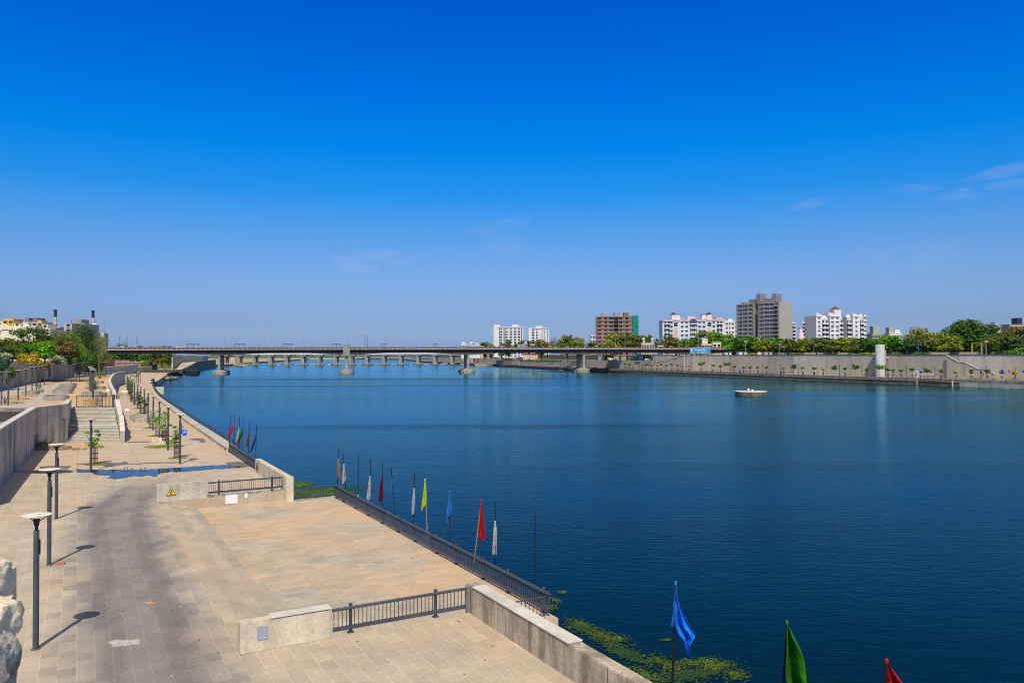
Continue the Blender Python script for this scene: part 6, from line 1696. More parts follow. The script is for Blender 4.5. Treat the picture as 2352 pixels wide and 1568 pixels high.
# white slab tower
def slab_tower(label, px0, px1, ytop, Y, cols_spec, nf, roofs, blank):
    zt = Z_(px0, ytop, Y); H = zt - GZ; Wd = X_(px1, Y) - X_(px0, Y); t = bld('apartment_tower', label, px0, 0, Y, 0)
    MB().box(0, Wd, 0, 16, -2, H).build('wall', wh, t)
    fh = (H-1.5)/nf
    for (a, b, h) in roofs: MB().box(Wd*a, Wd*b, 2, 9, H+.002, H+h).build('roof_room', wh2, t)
    MB().box(-.3, Wd*blank, -.5, -.02, -2, H+.6).build('blank_panel', wh, t)
    face_grid(t, Wd*blank, 0, 0, Wd*(1-blank), .2, fh, nf, cols_spec(Wd*(1-blank), fh))
    for f in [.0]: pass
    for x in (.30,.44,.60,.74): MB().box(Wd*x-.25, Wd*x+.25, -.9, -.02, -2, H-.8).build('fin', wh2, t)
    MB().box(-.2, Wd+.2, -.7, 15.9, H+.001, H+.5).build('cornice', wh, t)
    return t
slab_tower('white slab tower with balcony columns, farthest left on the far bank', 1134.5, 1204.5, 751.5, 860,
    lambda w, fh: [(.10,'balcony',balc_mesh(3.2,fh,wh,gls2,wh2)),(.235,'window',win_mesh(1.0,fh*.75,gls_b,gls_b)),(.33,'balcony',balc_mesh(3.0,fh,wh,gls2,wh2)),(.50,'balcony',balc_mesh(3.2,fh,wh,gls2,wh2)),(.66,'balcony',balc_mesh(3.2,fh,wh,gls2,wh2)),(.80,'balcony',balc_mesh(2.8,fh,wh,gls2,wh2)),(.90,'window',win_mesh(1.0,fh*.75,gls_b,gls_b)),(.965,'window',win_mesh(.6,fh*.8,wh2,gls2))], 10, [(.0,.21,3.0),(.60,.83,3.2)], .13)
slab_tower('narrower white tower just right of the white slab tower', 1215, 1261, 754, 930,
    lambda w, fh: [(.08,'balcony',balc_mesh(3.0,fh,wh,gls2,wh2)),(.32,'balcony',balc_mesh(2.8,fh,wh,gls2,wh2)),(.60,'window',win_mesh(.8,fh*.8,wh2,gls2)),(.76,'window',win_mesh(.8,fh*.8,wh2,gls2)),(.92,'window',win_mesh(.8,fh*.8,wh2,gls2))], 10, [(.33,.68,3.2)], .14)

# brick tower under construction with green net
Yb_ = 740; t = bld('unfinished_tower', 'unfinished brick tower with scaffolding and a green net side', 1372.5, 0, Yb_, 0)
brickw = M('raw_brick', (.22,.115,.085), .9, .2, .25, col2=(.30,.17,.13), fine=.2); rawc = M('raw_concrete', (.36,.33,.29), .9, .15, .2)
Hb_ = Z_(1372,727,Yb_) - GZ; Wb_ = X_(1452,Yb_) - X_(1372.5,Yb_)
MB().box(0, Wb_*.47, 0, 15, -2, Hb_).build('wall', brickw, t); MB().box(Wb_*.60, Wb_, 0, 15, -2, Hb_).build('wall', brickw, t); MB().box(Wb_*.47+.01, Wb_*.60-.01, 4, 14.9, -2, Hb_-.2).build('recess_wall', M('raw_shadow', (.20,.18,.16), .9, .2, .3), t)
nf = 10; fh = Hb_/nf
sl = MB()
for f in range(nf+1):
    z = f*fh; sl.box(-.35, Wb_*.465, -.4, -.01, z-.22, z+.22); sl.box(Wb_*.605, Wb_+.3, -.4, -.01, z-.22, z+.22); sl.box(Wb_*.465+.01, Wb_*.6, .5, 3.9, z-.12, z+.12)
sl.build('floor_slabs', rawc, t)
darko = M('open_dark', (.022,.02,.02), .95)
face_grid(t, 0, 0, 0, Wb_, 0, fh, nf, [(.06,'window',win_mesh(2.3,fh*.5,brickw,darko,rawc)),(.24,'window',win_mesh(1.8,fh*.5,brickw,darko,rawc)),(.40,'window',win_mesh(3.4,fh*.55,rawc,darko,rawc)),(.67,'window',win_mesh(3.4,fh*.55,rawc,darko,rawc)),(.85,'window',win_mesh(2.0,fh*.5,brickw,darko,rawc))])
cm = MB()
for x in (.02,.13,.31,.455,.62,.77,.985): cm.box(Wb_*x-.3, Wb_*x+.3, -.32, -.011, 0, Hb_)
cm.build('columns', brickw, t)
for (a, b, h) in ((.15,.29,3.3),(.50,.67,3.6),(.78,.92,3.6)): MB().box(Wb_*a, Wb_*b, 1, 8, Hb_+.25, Hb_+h+.25).build('roof_room', rawc if a < .7 else brickw, t)
MB().box(Wb_+.35, Wb_*1.185, -.4, 12, -2, Hb_+.8).build('safety_net', M('green_net', (.006,.22,.14), .8, .3, .3, fine=.2), t)
sc_ = MB()
for i in range(4): sc_.beam((-1.0-i%2*1.2, -.5+i//2*3, -2), (-1.0-i%2*1.2, -.5+i//2*3, Hb_+2), .15, .15)
for k in range(16): z = k*(Hb_+2)/16; sc_.beam((-2.4,-.5,z),(-.4,-.5,z),.14,.14); sc_.beam((-2.3,-.5,z),(-1.0,-.5,z+2),.1,.1)
sc_.build('scaffold', M('scaffold', (.30,.27,.24), .7), t)

# long pale blue apartment block
Y_ = 720; t = bld('apartment_block', 'long pale blue and salmon apartment block with two roof turrets', 1522, 0, Y_, 0)
Wd = X_(1664,Y_) - X_(1522,Y_); H = Z_(1600,735,Y_) - GZ
MB().box(0, Wd, 0, 16, -2, H).build('wall', blue_w, t)
nf = 8; fh = H/nf
ledge = wh
wn = win_mesh(2.0,fh*.42,wh,gls,ledge)
cols = [(.075,'balcony',balc_mesh(5.2,fh,wh2,gls2,wh2)),(.145,'window',win_mesh(2.0,fh*.5,wh,gls,ledge)),(.32,'window',wn),(.39,'window',wn),(.475,'balcony',balc_mesh(3.2,fh,wh,gls2,wh)),(.53,'balcony',balc_mesh(3.0,fh,wh,gls2,wh)),(.60,'window',wn),(.67,'window',wn),(.83,'window',win_mesh(1.8,fh*.5,wh,gls,ledge)),(.925,'balcony',balc_mesh(5.2,fh,wh,gls2,wh2))]
face_grid(t, 0, 0, 0, Wd, 0, fh, nf, cols)
for a in (.215,.76): 
    MB().box(Wd*a-1.9, Wd*a+1.9, -.5, -.02, -2, H*.70).build('salmon_panel', salmon, t)
    MB().lathe([(1.9,H*.70),(1.4,H*.75),(.5,H*.80),(0,H*.81)], Wd*a, -.3, 12, sy=.14).build('salmon_cap', salmon, t)
    MB().box(Wd*a-.9, Wd*a+.9, -.62, -.501, -2, H*.36).build('arch_opening', darko, t)
    MB().box(Wd*a-1.7, Wd*a+1.7, -.06, -.02, H*.82, H*.93).build('dark_opening', gls2, t)
# wavy salmon cornice
ol = []
n = 60
def wave(x):
    d = abs(x-.5); b = .9*math.exp(-((x-.5)/.05)**4)*2.6
    return H + .3 + b + 1.6*math.exp(-((x-.31)/.03)**2) + 1.6*math.exp(-((x-.70)/.03)**2) + .7*math.exp(-((x-.19)/.03)**2) + .9*math.exp(-((x-.84)/.04)**2)
top = [(Wd*i/n, wave(i/n)) for i in range(n+1)]; bot = [(Wd*i/n, wave(i/n)-1.5) for i in range(n, -1, -1)]
MB().vpanel((0,-.55),(Wd,-.55), bot[::-1] + top[::-1], .5).build('cornice', salmon, t)
MB().box(Wd*.44, Wd*.56, -.3, -.021, H*.86, H+1.4).build('arched_window', gls_b, t)
for (a, b, tur) in ((.165,.30,.185),(.655,.785,.765)):
    MB().box(Wd*a, Wd*b, 3, 10, H+.01, H+5.2).build('roof_room', wh, t); MB().box(Wd*a-.3, Wd*b+.3, 2.8, 10.2, H+5.201, H+5.7).build('roof_edge', maroon, t)
    MB().box(Wd*tur-2, Wd*tur+2, .5, 4.5, H+.012, H+5.0).build('turret', wh, t); MB().lathe([(3.0,H+5.71),(0,H+8.0)], Wd*tur, 2.5, 4).build('turret_roof', maroon, t)
MB().box(Wd*.42, Wd*.54, 4, 9, H+.015, H+3.6).build('roof_room', wh2, t); MB().box(Wd*.87, Wd*.985, 1, 9, H+.015, H+2.4).build('roof_room', M('tan_room', (.5,.42,.33), .8), t)
# white block between it and the grey tower
Y2 = 735; t = bld('apartment_block', 'small white apartment block squeezed left of the grey tower', 1663, 0, Y2, 0)
Wd = X_(1693,Y2) - X_(1663,Y2); H = Z_(1670,739,Y2) - GZ
MB().box(0, Wd*.88, 0, 14, -2, H).build('wall', wh, t); nf = 8; fh = H/nf
face_grid(t, 0, 0, 0, Wd, 0, fh, nf, [(.22,'window',win_mesh(1.7,fh*.42,wh,gls,wh)),(.45,'window',win_mesh(1.0,fh*.65,wh2,gls2)),(.68,'window',win_mesh(1.7,fh*.42,wh,gls,wh)),(.94,'balcony',balc_mesh(1.6,fh,wh,gls2,wh))])
MB().vpanel((0,-.3),(Wd*.88,-.3),[(0,H-.5),(Wd*.88,H-.5),(Wd*.88,H+1.0),(Wd*.7,H+.4),(Wd*.45,H+.4),(Wd*.2,H+1.4),(0,H+2.2)],.28).build('parapet', wh, t)
MB().box(Wd*.4, Wd*.75, 3, 8, H+.01, H+3).build('roof_room', wh, t)

# dark grey tower, turned towards the river
Yg = 560; zt = Z_(1700,692,Yg+20); 
rzg = R(-58); xd = Vector((math.cos(rzg), math.sin(rzg))); 
# right (near) corner of the front sits at bearing 1792
cor = on_line(1789.5, [(-50,Yg-6),(400,Yg-6)]); 
def len_to(px, corner, dirv):
    g = on_line(px, [(corner.x - dirv.x*200, corner.y - dirv.y*200), (corner.x + dirv.x*200, corner.y + dirv.y*200)]); return (Vector((g.x,g.y)) - Vector((corner.x,corner.y))).dot(dirv)
Lf = -len_to(1694.5, cor, xd); sd = Vector((-xd.y, xd.x)); Ls = len_to(1820, cor, sd)
org = Vector((cor.x, cor.y)) - xd*Lf
t = thing('apartment_tower', 'tall dark grey tower block with banded windows and a plain side wall', 'building', (org.x, org.y, GZ), rzg)
H = Z_(1790,693,cor.y) - GZ
nf = 13; fh = H/nf
MB().box(0, Lf*.40, 0, Ls, -2, H).build('wall', greyb, t); MB().box(Lf*.53, Lf, 0, Ls, -2, H).build('wall', greyb, t)
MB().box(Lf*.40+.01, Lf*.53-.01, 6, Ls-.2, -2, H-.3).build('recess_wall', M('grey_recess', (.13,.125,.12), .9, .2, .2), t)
MB().box(Lf+.002, Lf+.25, .3, Ls+.1, -2, H+.2).build('side_wall', greys, t)
bw = Lf*.115
face_grid(t, 0, 0, 0, Lf, -.4, fh, nf, [(.075,'window_bay',bay_mesh(Lf*.12,fh,greyb,gls,greyl)),(.205,'window_bay',bay_mesh(Lf*.12,fh,greyb,gls,greyl)),(.335,'window_bay',bay_mesh(Lf*.12,fh,greyb,gls,greyl)),(.60,'window_bay',bay_mesh(Lf*.12,fh,greyb,gls,greyl)),(.725,'window_bay',bay_mesh(Lf*.12,fh,greyb,gls,greyl)),(.85,'window_bay',bay_mesh(Lf*.12,fh,greyb,gls,greyl)),(.955,'balcony',balc_mesh(Lf*.07,fh,greyb,darko,greyb))])
for f in range(nf):
    put_el('balcony', balc_mesh(Lf*.05,fh,greyl,darko,greyb), t, (Lf*.435, 5.9, -.4+fh*(f+.5)), 0, 'balcony')
for x in (.0,.14,.27,.40,.53,.905,1.0): MB().box(Lf*x-.35, Lf*x+.35, -.75, -.52, -2, H+.6).build('pilaster', greyb, t)
MB().box(Lf*.07, Lf*.14, 1, 6, H+.01, H+1.6).build('roof_room', greyb, t)
for (a, b, h, m_) in ((.26,.40,3.4,greyb),(.44,.54,7.0,greyb),(.62,.84,3.2,greyb),(.80,.90,6.2,greyb)): MB().box(Lf*a, Lf*b, 1+a, 7+a, H+.012, H+h).build('roof_room', m_, t)
fr_ = MB(); 
for x in (Lf*.90, Lf*1.0-.5): fr_.box(x, x+.5, -.7, -.2, H+.62, H+3.6)
fr_.box(Lf*.90, Lf, -.7, -.2, H+3.601, H+4.0); fr_.build('roof_frame', greyb, t)
MB().tube([(Lf*.46,3,H+7.0),(Lf*.46,3,H+12)], .12, 6).build('aerial', lampgrey, t)

# white stepped complex on the right
Yw = 545; t = bld('apartment_block', 'bright white apartment block with wavy parapets and a maroon roof cap', 1866, 0, Yw, R(8))
def wx(px): return (X_(px, Yw) - X_(1866, Yw))/math.cos(R(8))*1.0
Hh = Z_(1900,724,Yw) - GZ; nf = 9; fh = Hh/nf
secs = [(1876,1890,0,'w',1.5),(1892,1907,1.2,'b',-2.0),(1908,1932,-.8,'w',1.5),(1933,1943,1.5,'b',-1.5),(1944,1952,6,'d',-2),(1953,1964,1.2,'b',-1),(1965,1983,-.2,'w',1.2),(1984,1993,.4,'b',-.5),(1993.3,1999,-.1,'w',.8)]
for (p0, p1, yo, kd, dh) in secs:
    x0, x1 = wx(p0), wx(p1); w_ = x1-x0
    if kd == 'w':
        MB().box(x0, x1, yo, 16, -2, Hh).build('wall', wh, t)
        MB().vpanel((x0,yo-.25),(x1,yo-.25),[(0,Hh-1),(w_,Hh-1),(w_,Hh+max(0,dh-.8)),(w_*.6,Hh+dh*.45),(w_*.3,Hh+dh),(0,Hh+dh+.6)],.24).build('parapet', wh, t)
        n_ = 2 if w_ > 5.6 else 1
        face_grid(t, x0, yo, 0, w_, 0, fh, nf, [((k+.5)/n_,'window',win_mesh(1.6 if n_ == 2 else 1.2,fh*.36,wh,gls,wh)) for k in range(n_)])
    elif kd == 'b':
        MB().box(x0, x1, yo, 16, -2, Hh+dh).build('wall', wh2, t); face_grid(t, x0, yo, 0, w_, 0, fh, nf-1, [(.5,'balcony',balc_mesh(w_*.94,fh,wh,gls2,wh))])
        MB().lathe([(w_*.5,Hh+dh+.01),(w_*.36,Hh+dh+1.4),(0,Hh+dh+2)], (x0+x1)/2, yo+1.2, 16, sy=.6).build('canopy_roof', wh, t)
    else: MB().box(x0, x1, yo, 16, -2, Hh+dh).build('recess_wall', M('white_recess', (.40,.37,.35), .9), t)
x0, x1 = wx(1929), wx(1945)
MB().box(x0, x1, 4, 11, Hh-.5, Hh+4.4).build('roof_room', wh, t); MB().lathe([(4.2,Hh+4.41),(0,Hh+7.2)], (x0+x1)/2, 7.5, 4).build('roof_cap', maroon, t)
MB().box(wx(1913), wx(1926), 4, 9, Hh-.5, Hh+2.0).build('roof_room', wh2, t)
# its wings going back on the left
for i, (p0, p1, yt, Yq, l) in enumerate([(1862,1876,729,575,'shaded white wing behind the bright white block, nearest to it'),(1853,1863,739,610,'middle white wing behind the bright white block'),(1844,1854,742,650,'farthest small white wing left of the bright white block'),(1820.5,1828,742,640,'narrow pinkish balcony block right of the grey tower')]):
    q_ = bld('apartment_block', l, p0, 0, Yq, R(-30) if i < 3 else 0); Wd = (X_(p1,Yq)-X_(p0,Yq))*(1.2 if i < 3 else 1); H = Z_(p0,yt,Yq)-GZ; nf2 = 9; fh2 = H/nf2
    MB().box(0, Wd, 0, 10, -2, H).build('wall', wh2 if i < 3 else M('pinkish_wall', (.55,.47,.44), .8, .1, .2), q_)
    face_grid(q_, 0, 0, 0, Wd, 0, fh2, nf2, [(.5,'balcony',balc_mesh(Wd*.86,fh2,wh,gls2,wh2))])
    MB().vpanel((0,-.2),(Wd,-.2),[(0,H-.2),(Wd,H-.2),(Wd,H+.3),(Wd*.5,H+.8),(0,H+1.6)],.19).build('parapet', wh, q_)
# smaller houses seen above the trees
cream = M('cream_house', (.66,.62,.48), .8, .08, .15, streak=.12); pinkh = M('pink_house', (.60,.44,.37), .8, .08, .2); olive = M('green_grey_house', (.34,.37,.27), .85, .1, .2); tan = M('tan_house', (.46,.40,.29), .85, .1, .2, streak=.15)
def house(label, px0, px1, ytop, Y, mat, nf, nc, rooms=(), rz=0.0, dep=10, z0=GZ, group=None, trim=None, name='house'):
    t = bld(name, label, px0, 0, Y, rz, group, z0, 'building'); Wd = (X_(px1,Y)-X_(px0,Y)); H = Z_(px0,ytop,Y)-z0
    MB().box(0, Wd, 0, dep, -3, H).build('wall', mat, t); MB().box(-.2, Wd+.2, -.25, dep+.1, H+.001, H+.35).build('roof_edge', trim or mat, t)
    fh = H/nf; ww = min(1.8, Wd/nc*.5)
    face_grid(t, 0, 0, 0, Wd, 0, fh, nf, [((k+.5)/nc,'window',win_mesh(ww,fh*.42,mat,gls,mat)) for k in range(nc)])
    for (a, b, h, m_) in rooms: MB().box(Wd*a, Wd*b, 1.5, dep*.7, H+.36, H+.36+h).build('roof_room', m_, t)
    return t
house('small pink flat roofed house with a lower pink annex behind the bridge', 1201, 1212, 789, 602, pinkh, 3, 3, [(.4,.8,1.5,pinkh)])
house('low pink roof house right of the pink flat roofed house', 1217, 1229, 791, 602, pinkh, 3, 3)
house('white house among trees left of the white slab tower', 1059, 1074, 790, 880, wh, 3, 4, [(.2,.6,2.5,wh)])
house('wide white house with dark roof edge left of the slab tower', 1076, 1103, 792, 900, wh, 3, 6, [(.1,.35,3,wh),(.5,.8,2,wh2)])
house('white and yellow house at the foot of the brick tower', 1357, 1374, 770, 750, wh, 5, 4, [(.4,.8,3,wh)])
house('two storey pink and cream house behind the billboard', 1611.5, 1636, 790, 634, pinkh, 2, 4, [(.12,.62,4.2,cream)], trim=cream)
t = house('cream annex of the pink house beside the billboard trees', 1637, 1656, 786.5, 636, cream, 2, 2)
t = house('twin turret low white house behind the bridge', 1473, 1503, 788, 630, M('weathered_white', (.55,.50,.43), .85, .15, .3), 2, 5)
for x in (.22,.88):
    wdt = X_(1503,630)-X_(1473,630); Ht = Z_(1473,788,630)-GZ
    MB().lathe([(1.0,Ht+.36),(1.0,Ht+2.6),(1.25,Ht+2.7),(1.1,Ht+3.6),(.5,Ht+4.4),(0,Ht+4.8)], wdt*x, 2, 12).build('turret', pinkh, t, smooth=True)
house('green grey house with a big roof box right of the white block', 2003, 2030, 768, 600, olive, 4, 4, [(.18,.72,6.0,olive)])
house('small white house left of the green grey roof box', 1999, 2008, 765, 640, wh, 4, 2)
house('stepped white house among trees right of the green grey house', 2043, 2072, 766, 620, wh, 4, 5, [(.05,.45,4.5,tan),(.5,.95,3.0,wh2)])
house('tan apartment house half hidden by the big tree at the right', 2262, 2300, 748, 470, tan, 5, 6, [(.35,.6,.01,tan)])
house('tan apartment house with a dark tank at the right edge', 2320, 2358, 746, 480, tan, 5, 4, [(.55,.85,4.0,M('tank_dark', (.03,.03,.05), .5))])
# air conditioners, washing and awnings that break up the facades
acm = M('ac_unit', (.55,.55,.53), .7); wash = [CLOTH['red'], CLOTH['skyblue'], CLOTH['white'], CLOTH['orange'], M('awning_green', (.02,.22,.16), .8)]
for blk in [o for o in list(COL.objects) if o.parent is None and o.get('category') == 'building' and o.name.split('.')[0] in ('apartment_block','apartment_tower')]:
    els = [c for c in blk.children if c.name.split('.')[0] in ('window','balcony')]
    rnd.shuffle(els)
    for k, e_ in enumerate(els[:min(16, len(els)//3)]):
        mb = MB(); bal = e_.name.startswith('balcony')
        if k % 2 and bal: mb.box(-.9, .9, -1.36, -1.31, -.5, .25); m_ = wash[k//2 % 5]; nm = 'washing'
        elif bal: continue
        else: mb.box(.2, 1.0, -.75, -.15, -1.25, -.7); m_ = acm; nm = 'air_conditioner'
        a_ = mb.build(nm, m_, blk); a_.location = e_.location; a_.rotation_euler = e_.rotation_euler
# temple spires
ts = M('temple_pink', (.72,.56,.50), .8, .08, .5)
def spire(label, px, ytop, Y, wpx):
    k = Y/FP; g = at(px, 800, Y); h = Z_(px, ytop, Y)-GZ; r = wpx*k/2
    t = thing('temple_spire', label, 'spire', (g.x, Y, GZ), .3, 'pale temple spires among the trees')
    MB().lathe([(r,-1),(r,h*.55),(r*1.08,h*.57),(r*.95,h*.66),(r*.78,h*.76),(r*.62,h*.83),(r*.66,h*.85),(r*.4,h*.9),(r*.18,h*.93),(r*.2,h*.95),(0,h)], n=12).build('shaft', ts, t)
    MB().box(-r*1.3, r*1.3, -r*1.3, r*1.3, -1, h*.5).build('base', ts, t)
spire('tallest pink temple spire right of the grey tower', 1840, 752, 520, 14)
spire('small temple spire in front of the grey tower, left of a pair', 1740, 773, 500, 7.5)
spire('small temple spire in front of the grey tower, right of a pair', 1746.5, 771, 505, 6.5)
t = thing('temple_flags', 'small dark red pennants on thin poles beside the tall temple spire', 'flags', (X_(1845,520), 520, GZ))
for i, (dx, yt) in enumerate([(-.4,744),(1.3,754),(-3.0,752)]):
    z = Z_(1845,yt,520)-GZ; MB().tube([(dx,0,0),(dx,0,z)], .05, 5).build('pole', lampgrey, t); MB().add([(dx,0,z),(dx+1.4,0,z-.7),(dx,0,z-1.2),(dx,.04,z),(dx+1.4,.04,z-.7),(dx,.04,z-1.2)], [(0,1,2),(5,4,3),(0,3,4,1),(1,4,5,2),(2,5,3,0)]).build('pennant', CLOTH['darkred'], t)

# left bank buildings
ylw = M('yellow_block', (.62,.40,.10), .8, .08, .2); lg = M('left_grey', (.40,.39,.365), .88, .12, .2, streak=.2); lgb = M('left_brown', (.22,.16,.14), .88, .12, .3)
crm = M('left_cream', (.74,.66,.47), .8, .05, .2)
Yl = 390; LZ = 9.0
t = thing('apartment_block', 'cream stepped apartment block with yellow and grey roof rooms on the left bank', 'building', (0, 0, 0))
def lbox(p0, p1, y0, y1, Y, dep, mat, name, wins=0, rows=1):
    x0, x1 = X_(p0,Y), X_(p1,Y); z0 = Z_(p0,y1,Y); z1 = Z_(p0,y0,Y)
    MB().box(x0, x1, Y, Y+dep, z0, z1).build(name, mat, t)
    for r_ in range(rows):
        for k in range(wins):
            put_el('window', win_mesh(1.2, 1.3, mat, gls, mat), t, (x0+(x1-x0)*(k+.5)/wins, Y, z0+(z1-z0)*(r_+.55)/rows), 0, 'window')
lbox(-40, 62, 750, 830, Yl, 14, crm, 'wall', 4, 3); lbox(62.2, 82, 748, 830, Yl-3, 14, crm, 'wall', 1, 3); lbox(82.2, 115, 755, 830, Yl+1, 14, crm, 'wall', 2, 3)
lbox(-10, 5.5, 738, 752, Yl+2, 8, crm, 'roof_room', 1); lbox(6, 30, 732, 749.9, Yl+1.5, 8, ylw, 'roof_room', 2); lbox(31, 46, 742.5, 749.8, Yl+1, 6, crm, 'roof_room', 1); lbox(48, 97, 739.5, 754, Yl+5, 9, lg, 'roof_block', 4)
lbox(57, 84, 730, 739.4, Yl+5.5, 7, lgb, 'roof_room', 1); lbox(84.5, 94, 735, 739.3, Yl+6, 5, ylw, 'roof_room'); lbox(97.5, 109, 744.5, 754.8, Yl+2, 7, crm, 'roof_room', 1)
sl_ = MB()   # sloping cream parapets
for (a, b, ya, yb) in ((2,28,743,752),(62,84,742,752)):
    xa, xb_ = X_(a,Yl-.4), X_(b,Yl-.4); sl_.vpanel((xa,Yl-3.6 if a > 50 else Yl-.6),(xb_,Yl-3.6 if a > 50 else Yl-.6),[(0,Z_(a,756,Yl)),(xb_-xa,Z_(b,756,Yl)),(xb_-xa,Z_(b,yb,Yl)),((xb_-xa)*.3,Z_(a,ya,Yl)),(0,Z_(a,ya,Yl))],.4)
sl_.build('sloping_parapet', crm, t)
t = thing('apartment_block', 'unfinished grey concrete block between the two chimneys', 'building', (0,0,0))
lbox(147, 165, 742, 800, Yl, 16, lg, 'wall', 1, 5); lbox(165.2, 194, 743.5, 800, Yl+5, 14, lgb if False else lg, 'wall', 3, 5); lbox(173, 187, 733.5, 743.4, Yl+7, 7, M('left_tan', (.30,.25,.19), .88, .1, .3), 'roof_room'); 
fr_ = MB(); xa, xb_ = X_(161,Yl+7), X_(173,Yl+7)
for x in (xa, xb_-.5): fr_.box(x, x+.5, Yl+7, Yl+7.5, Z_(161,743.4,Yl+7), Z_(161,735,Yl+7))
fr_.box(xa, xb_-.01, Yl+6.8, Yl+8.5, Z_(161,735,Yl+7)+.002, Z_(161,733.3,Yl+7)); fr_.build('roof_frame', lg, t)
bands_ = MB()
for r_ in range(6): z = Z_(147, 750+r_*8, Yl); bands_.box(X_(165.2,Yl+5), X_(194,Yl+5), Yl+3.6, Yl+4.98, z-.2, z+.2)
bands_.build('floor_slabs', lg, t)
t = thing('apartment_block', 'low grey block behind the brown trees left of the first chimney', 'building', (0,0,0)); lbox(112, 138, 750.5, 800, 430, 12, lg, 'wall', 4, 4)
t = thing('apartment_block', 'pale roof with white dishes behind the yellow tree', 'building', (0,0,0)); lbox(197, 222, 764, 800, 420, 12, M('left_tan', (0,0,0)), 'wall', 3, 4)
for px, yy in ((200,748.5),(217,747),(221,749)):
    g = at(px, yy, 419); d = MB().lathe([(0,0),(.9,.3),(1.0,.45)], 0,0,12).build('dish', white, t); d.location = g; d.rotation_euler = (1.0,0,.3); d2 = MB().tube([(0,0,-3.6),(0,0,0)], .08, 5).build('dish_pole', lampgrey, t); d2.location = g
t = thing('billboard', 'grey hoarding frame on posts above the yellow tree', 'billboard', (0,0,0)); g0 = at(230, 775, 380); g1 = at(239.5, 762, 380)
MB().box(g0.x, g1.x, 380, 380.3, g0.z, g1.z).build('panel', M('hoarding', (.40,.43,.45), .7, .2, .5), t)
f = MB()
for x in (g0.x+.1, g1.x-.15): f.box(x-.1, x+.1, 380.31, 380.5, 9, g1.z+.2)
f.box(g0.x-.2, g1.x+.2, 380.05, 380.25, g1.z+.001, g1.z+.25); f.tube([(g1.x-.3,380.4,g1.z),(g1.x-.3,380.4,g1.z+5)], .06, 5); f.build('posts', steel, t)

# power station chimneys
ck = []
for i, (px, yt, yb, Yc, l) in enumerate([(126.5,711,752,1950,'chequered power station chimney between the cream block and the grey block'),(213.2,713,752,1950,'chequered power station chimney above the yellow tree')]):
    zt = Z_(px, yt, Yc); k = Yc/FP; x = X_(px, Yc); t = thing('chimney', l, 'chimney', (x, Yc, .4), 0, 'power station chimneys')
    zt -= .4; r0_ = 4.4*k*1.0; r1_ = 3.1*k; zc0 = zt - 34.5*k; zc1 = zt - 16.7*k
    rr = lambda z: r0_ + (r1_-r0_)*z/zt
    MB().lathe([(rr(0)*1.2,0),(rr(zc0),zc0-.01)], n=28).build('shaft', M('chimney_brick', (.26,.20,.17), .9, .1, .02), t)
    mb = MB(); nr_, nc_ = 6, 14; vs = []
    for a in range(nr_+1):
        z = zc0 + (zc1-zc0)*a/nr_
        for c in range(nc_): vs.append((rr(z)*math.cos(6.2832*c/nc_), rr(z)*math.sin(6.2832*c/nc_), z))
    off = 0
    for a in range(nr_):
        for c in range(nc_): mb.add([vs[a*nc_+c], vs[a*nc_+(c+1)%nc_], vs[(a+1)*nc_+(c+1)%nc_], vs[(a+1)*nc_+c]], [(0,1,2,3)], (a+c) % 2)
    mb.build('checker_band', [white, M('checker_maroon', (.10,.04,.05), .8)], t, fix=False)
    MB().lathe([(rr(zc1),zc1+.01),(rr(zt),zt-3*k)], n=28).build('upper_shaft', M('chimney_navy', (.022,.026,.045), .8, .2, .02), t)
    MB().lathe([(rr(zt)*1.22,zt-3*k+.01),(rr(zt)*1.22,zt-2.2*k),(rr(zt)*1.02,zt-2.19*k),(rr(zt)*1.02,zt)], n=28).build('top_ring', black, t)

# lattice pylons far away
pylm = M('pylon_steel', (.20,.24,.32), .6)
def pylon(label, px, ytop, Y, wpx, arms=True):
    k = Y/FP; z1 = Z_(px, ytop, Y); x = X_(px, Y); t = thing('pylon', label, 'pylon', (x, Y, .4), 0, 'lattice pylons on the horizon')
    w0 = wpx*k/2; w1 = w0*.25; mb = MB(); n = 9; H = z1; th = .22*k
    for sx in (-1,1):
        for sy in (-1,1): mb.beam((sx*w0,sy*w0,0),(sx*w1,sy*w1,H),th,th)
    for i in range(n):
        a = i/n; b = (i+1)/n; wa = w0+(w1-w0)*a; wb = w0+(w1-w0)*b
        for sy in (-1,1): mb.beam((-wa,sy*wa,H*a),(wb,sy*wb,H*b),th*.7,th*.7); mb.beam((wa,sy*wa,H*a),(-wb,sy*wb,H*b),th*.7,th*.7)
    mb.build('mast', pylm, t)
    if arms:
        ar = MB()
        for f, l_ in ((.72,1.9),(.84,1.5),(.95,1.1)): ar.beam((-w0*l_,0,H*f),(w0*l_,0,H*f),th,th*.8); ar.beam((-w0*l_,0,H*f),(0,0,H*(f+.04)),th*.6,th*.6); ar.beam((w0*l_,0,H*f),(0,0,H*(f+.04)),th*.6,th*.6)
        ar.build('arms', pylm, t)
for l, px, yt, Yp_, w_, ar in [('lattice pylon above the road bridge right of its pier box, left of a pair',838.5,770,1700,2.6,False),('lattice pylon above the road bridge right of its pier box, right of a pair',843.8,769.5,1700,2.6,False),('lattice pylon over the treetops left of the bridge',274.5,771.5,1500,3.5,True),('thin lattice pylon between two others over the bridge',291.5,770,1500,3,True),('lattice pylon with wide arms over the bridge trees',314.5,770.5,1500,4,True),('small lattice mast beside the first bridge lamp',286,777,1400,2,False)]:
    pylon(l, px, yt, Yp_, w_, ar)
wm_ = MB()
